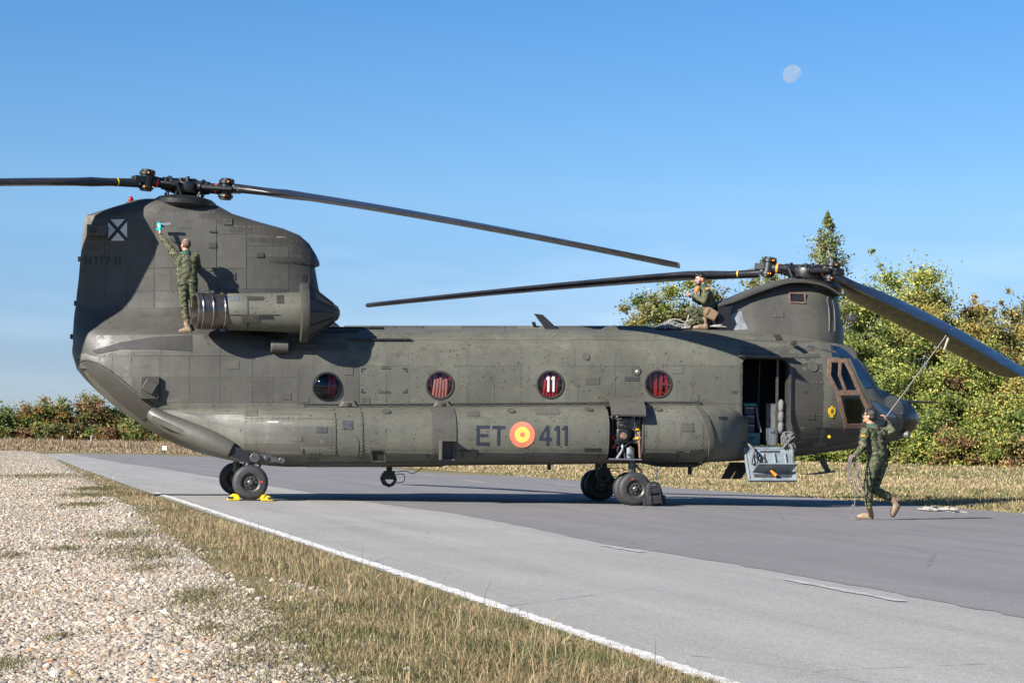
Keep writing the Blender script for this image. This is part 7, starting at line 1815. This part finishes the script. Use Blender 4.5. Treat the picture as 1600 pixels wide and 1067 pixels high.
for x_ in (-.09, .09): MB().tube([tl @ Vector((x_, -.21, .03)), tl @ Vector((x_, -.215, .2)), tl @ Vector((x_, -.17, .38))], .011, 6).build('strap', M['black'], bp_)
MB().tube(smoothpath([tl @ Vector((-.04, 0, .43)), tl @ Vector((-.03, 0, .48)), tl @ Vector((.03, 0, .48)), tl @ Vector((.04, 0, .43))], 4), .009, 6).build('handle', M['black'], bp_)
MB().box(tl @ Vector((0, -.135, .385)), (.09, .01, .018), rot=tl).build('label_tag', M['alu'], bp_)
# cargo inside the door
def cargo(px0, px1, py0, py1, yl, d, name, label, cat, mt, rot=0):
    a, b = L(px0, py1, yl), L(px1, py0, yl); c = HELI @ Vector(((a.x + b.x) / 2, yl + d / 2, a.z)); root = empty(name, c, R(9.5)); tag(root, label, cat)
    w, h = b.x - a.x, b.z - a.z; MB().box((0, 0, h / 2), (w, d, h)).build('case_body', M[mt], root, bevel=.012); return root, w, h, d
cz = 697 - 1
r1, w, h, d = cargo(1162, 1188, 676, cz, -.92, .5, 'teal_crate', 'teal plastic crate at the bottom of the stack inside the open door', 'crate', 'teal'); MB().box((0, -d / 2 - .004, h * .6), (w * .3, .01, h * .2)).build('crate_handle', M['navy'], r1)
for i, (ya, yb, lb) in enumerate(((662, 675.5, 'lower dark blue case stacked on the teal crate'), (648, 661.5, 'middle dark blue case with a red mark on its side'), (635, 647.5, 'upper dark blue case under the teal lid'))):
    r1, w, h, d = cargo(1163, 1179.5, ya, yb, -.92, .4, 'equipment_case', lb, 'case', 'navy'); MB().box((0, -d / 2 - .004, h * .8), (w * .9, .01, .012)).build('case_rim', M['alu'], r1)
    if i == 1: MB().ell((-w * .3, -d / 2 - .004, h * .35), (.04, .006, .03), n=12).build('red_mark', M['redband'], r1)
r1, w, h, d = cargo(1162, 1183, 630, 634.5, -.94, .5, 'crate_lid', 'flat teal lid on top of the stacked cases', 'lid', 'teal')
tag(MB().tube([HELI @ L(1182, 636, -.95), HELI @ L(1184, 655, -.96), HELI @ L(1189, 675, -.97)], .022, 6).build('sling_strap', M['canvas']), 'pale strap slung over the stacked cases inside the door', 'strap')
r1, w, h, d = cargo(1198, 1213, 669, cz, -.95, .3, 'metal_case', 'silver metal case standing inside the open door', 'case', 'alu')
for s_ in (-1, 1): MB().box((s_ * w * .46, -d / 2 - .004, h / 2), (.015, .012, h)).build('case_edge', M['chrome'], r1); MB().box((s_ * w * .15, -d / 2 - .008, h * .80), (.03, .015, .04)).build('case_latch', M['chrome'], r1)

# white sign and fence posts in the rough grass far left
g = G(257, 709); sg = empty('field_sign', (g.x, 129, 0)); tag(sg, 'small white sign standing in the dry grass by the far road', 'sign')
g = W(257, 700, 129); z1_, z0_ = W(257, 696.5, 129).z, W(257, 703, 129).z; sg.location = (g.x, 129, 0)
MB().box((0, 0, (z0_ + z1_) / 2), (.28, .03, z1_ - z0_)).build('sign_board', M['white'], sg); MB().cyl((0, .04, 0), (0, .04, z0_ + .1), .03).build('sign_post', M['greymetal'], sg)
pk = plain('pale_post', (.42, .43, .44), .6)
g = W(97.5, 700, 190); MB2 = MB(); MB2.cyl((g.x, 190, 0), (g.x, 190, W(97, 681, 190).z), .06, n=8); tag(MB2.build('fence_post', pk), 'single pale post standing before the far wood', 'post')
g = W(142, 700, 190); MB2 = MB(); MB2.cyl((g.x, 190, 0), (g.x, 190, W(142, 682, 190).z), .06, n=8); MB2.cyl((g.x, 190, W(142, 689, 190).z), (g.x + .45, 190, 0), .045, n=8); MB2.cyl((g.x, 190, W(142, 682, 190).z), (g.x + .15, 190, W(142, 680.5, 190).z), .05, n=8)
tag(MB2.build('fence_post', pk), 'pale post with a slanting brace before the far wood', 'post')
g = W(1026, 730, 62); tag(MB().cyl((g.x, 62, 0), (g.x, 62, W(1026, 726, 62).z + .05), .025, n=8).build('marker_post', M['greymetal']), 'thin dark stake in the meadow seen under the helicopter', 'post')

# ---- the moon: a far sphere, its lit side painted as a faint glow over the sky
mt = NT('moon_surface'); t = mt
t.n.remove(t.b)
cc = t.ramp(t.noise(.018, 4, .55), [(.40, (.62, .74, .90)), (.60, (.80, .87, .96))])
ge = t.n.new('ShaderNodeNewGeometry'); dt = t.n.new('ShaderNodeVectorMath'); dt.operation = 'DOT_PRODUCT'; t.l.new(ge.outputs['Normal'], dt.inputs[0])
lit_from = (-RIGHT * .50 + UP * .42 - FWD * .62).normalized(); dt.inputs[1].default_value = lit_from
ph = t.rng(dt.outputs['Value'], -.05, .45, 0, .52); ph.node.clamp = True
em = t.n.new('ShaderNodeEmission'); t.l.new(cc, em.inputs[0]); em.inputs[1].default_value = .37
trn = t.n.new('ShaderNodeBsdfTransparent'); mxs = t.n.new('ShaderNodeMixShader')
bf = t.math('SUBTRACT', 1.0, ge.outputs['Backfacing']); t.l.new(t.math('MULTIPLY', ph, bf), mxs.inputs[0]); t.l.new(trn.outputs[0], mxs.inputs[1]); t.l.new(em.outputs[0], mxs.inputs[2]); t.l.new(mxs.outputs[0], t.o.inputs[0])
DM = 20000.0; mo = MB(); rm = DM * 15.8 / FPX * 1.0; mo.ell((0, 0, 0), (rm,) * 3, n=64)
moon = mo.build('moon', t.mat, smooth=True, angle=180); moon.location = CAM + ray(1239, 118) * DM; tag(moon, 'pale gibbous moon in the clear blue sky', 'moon')
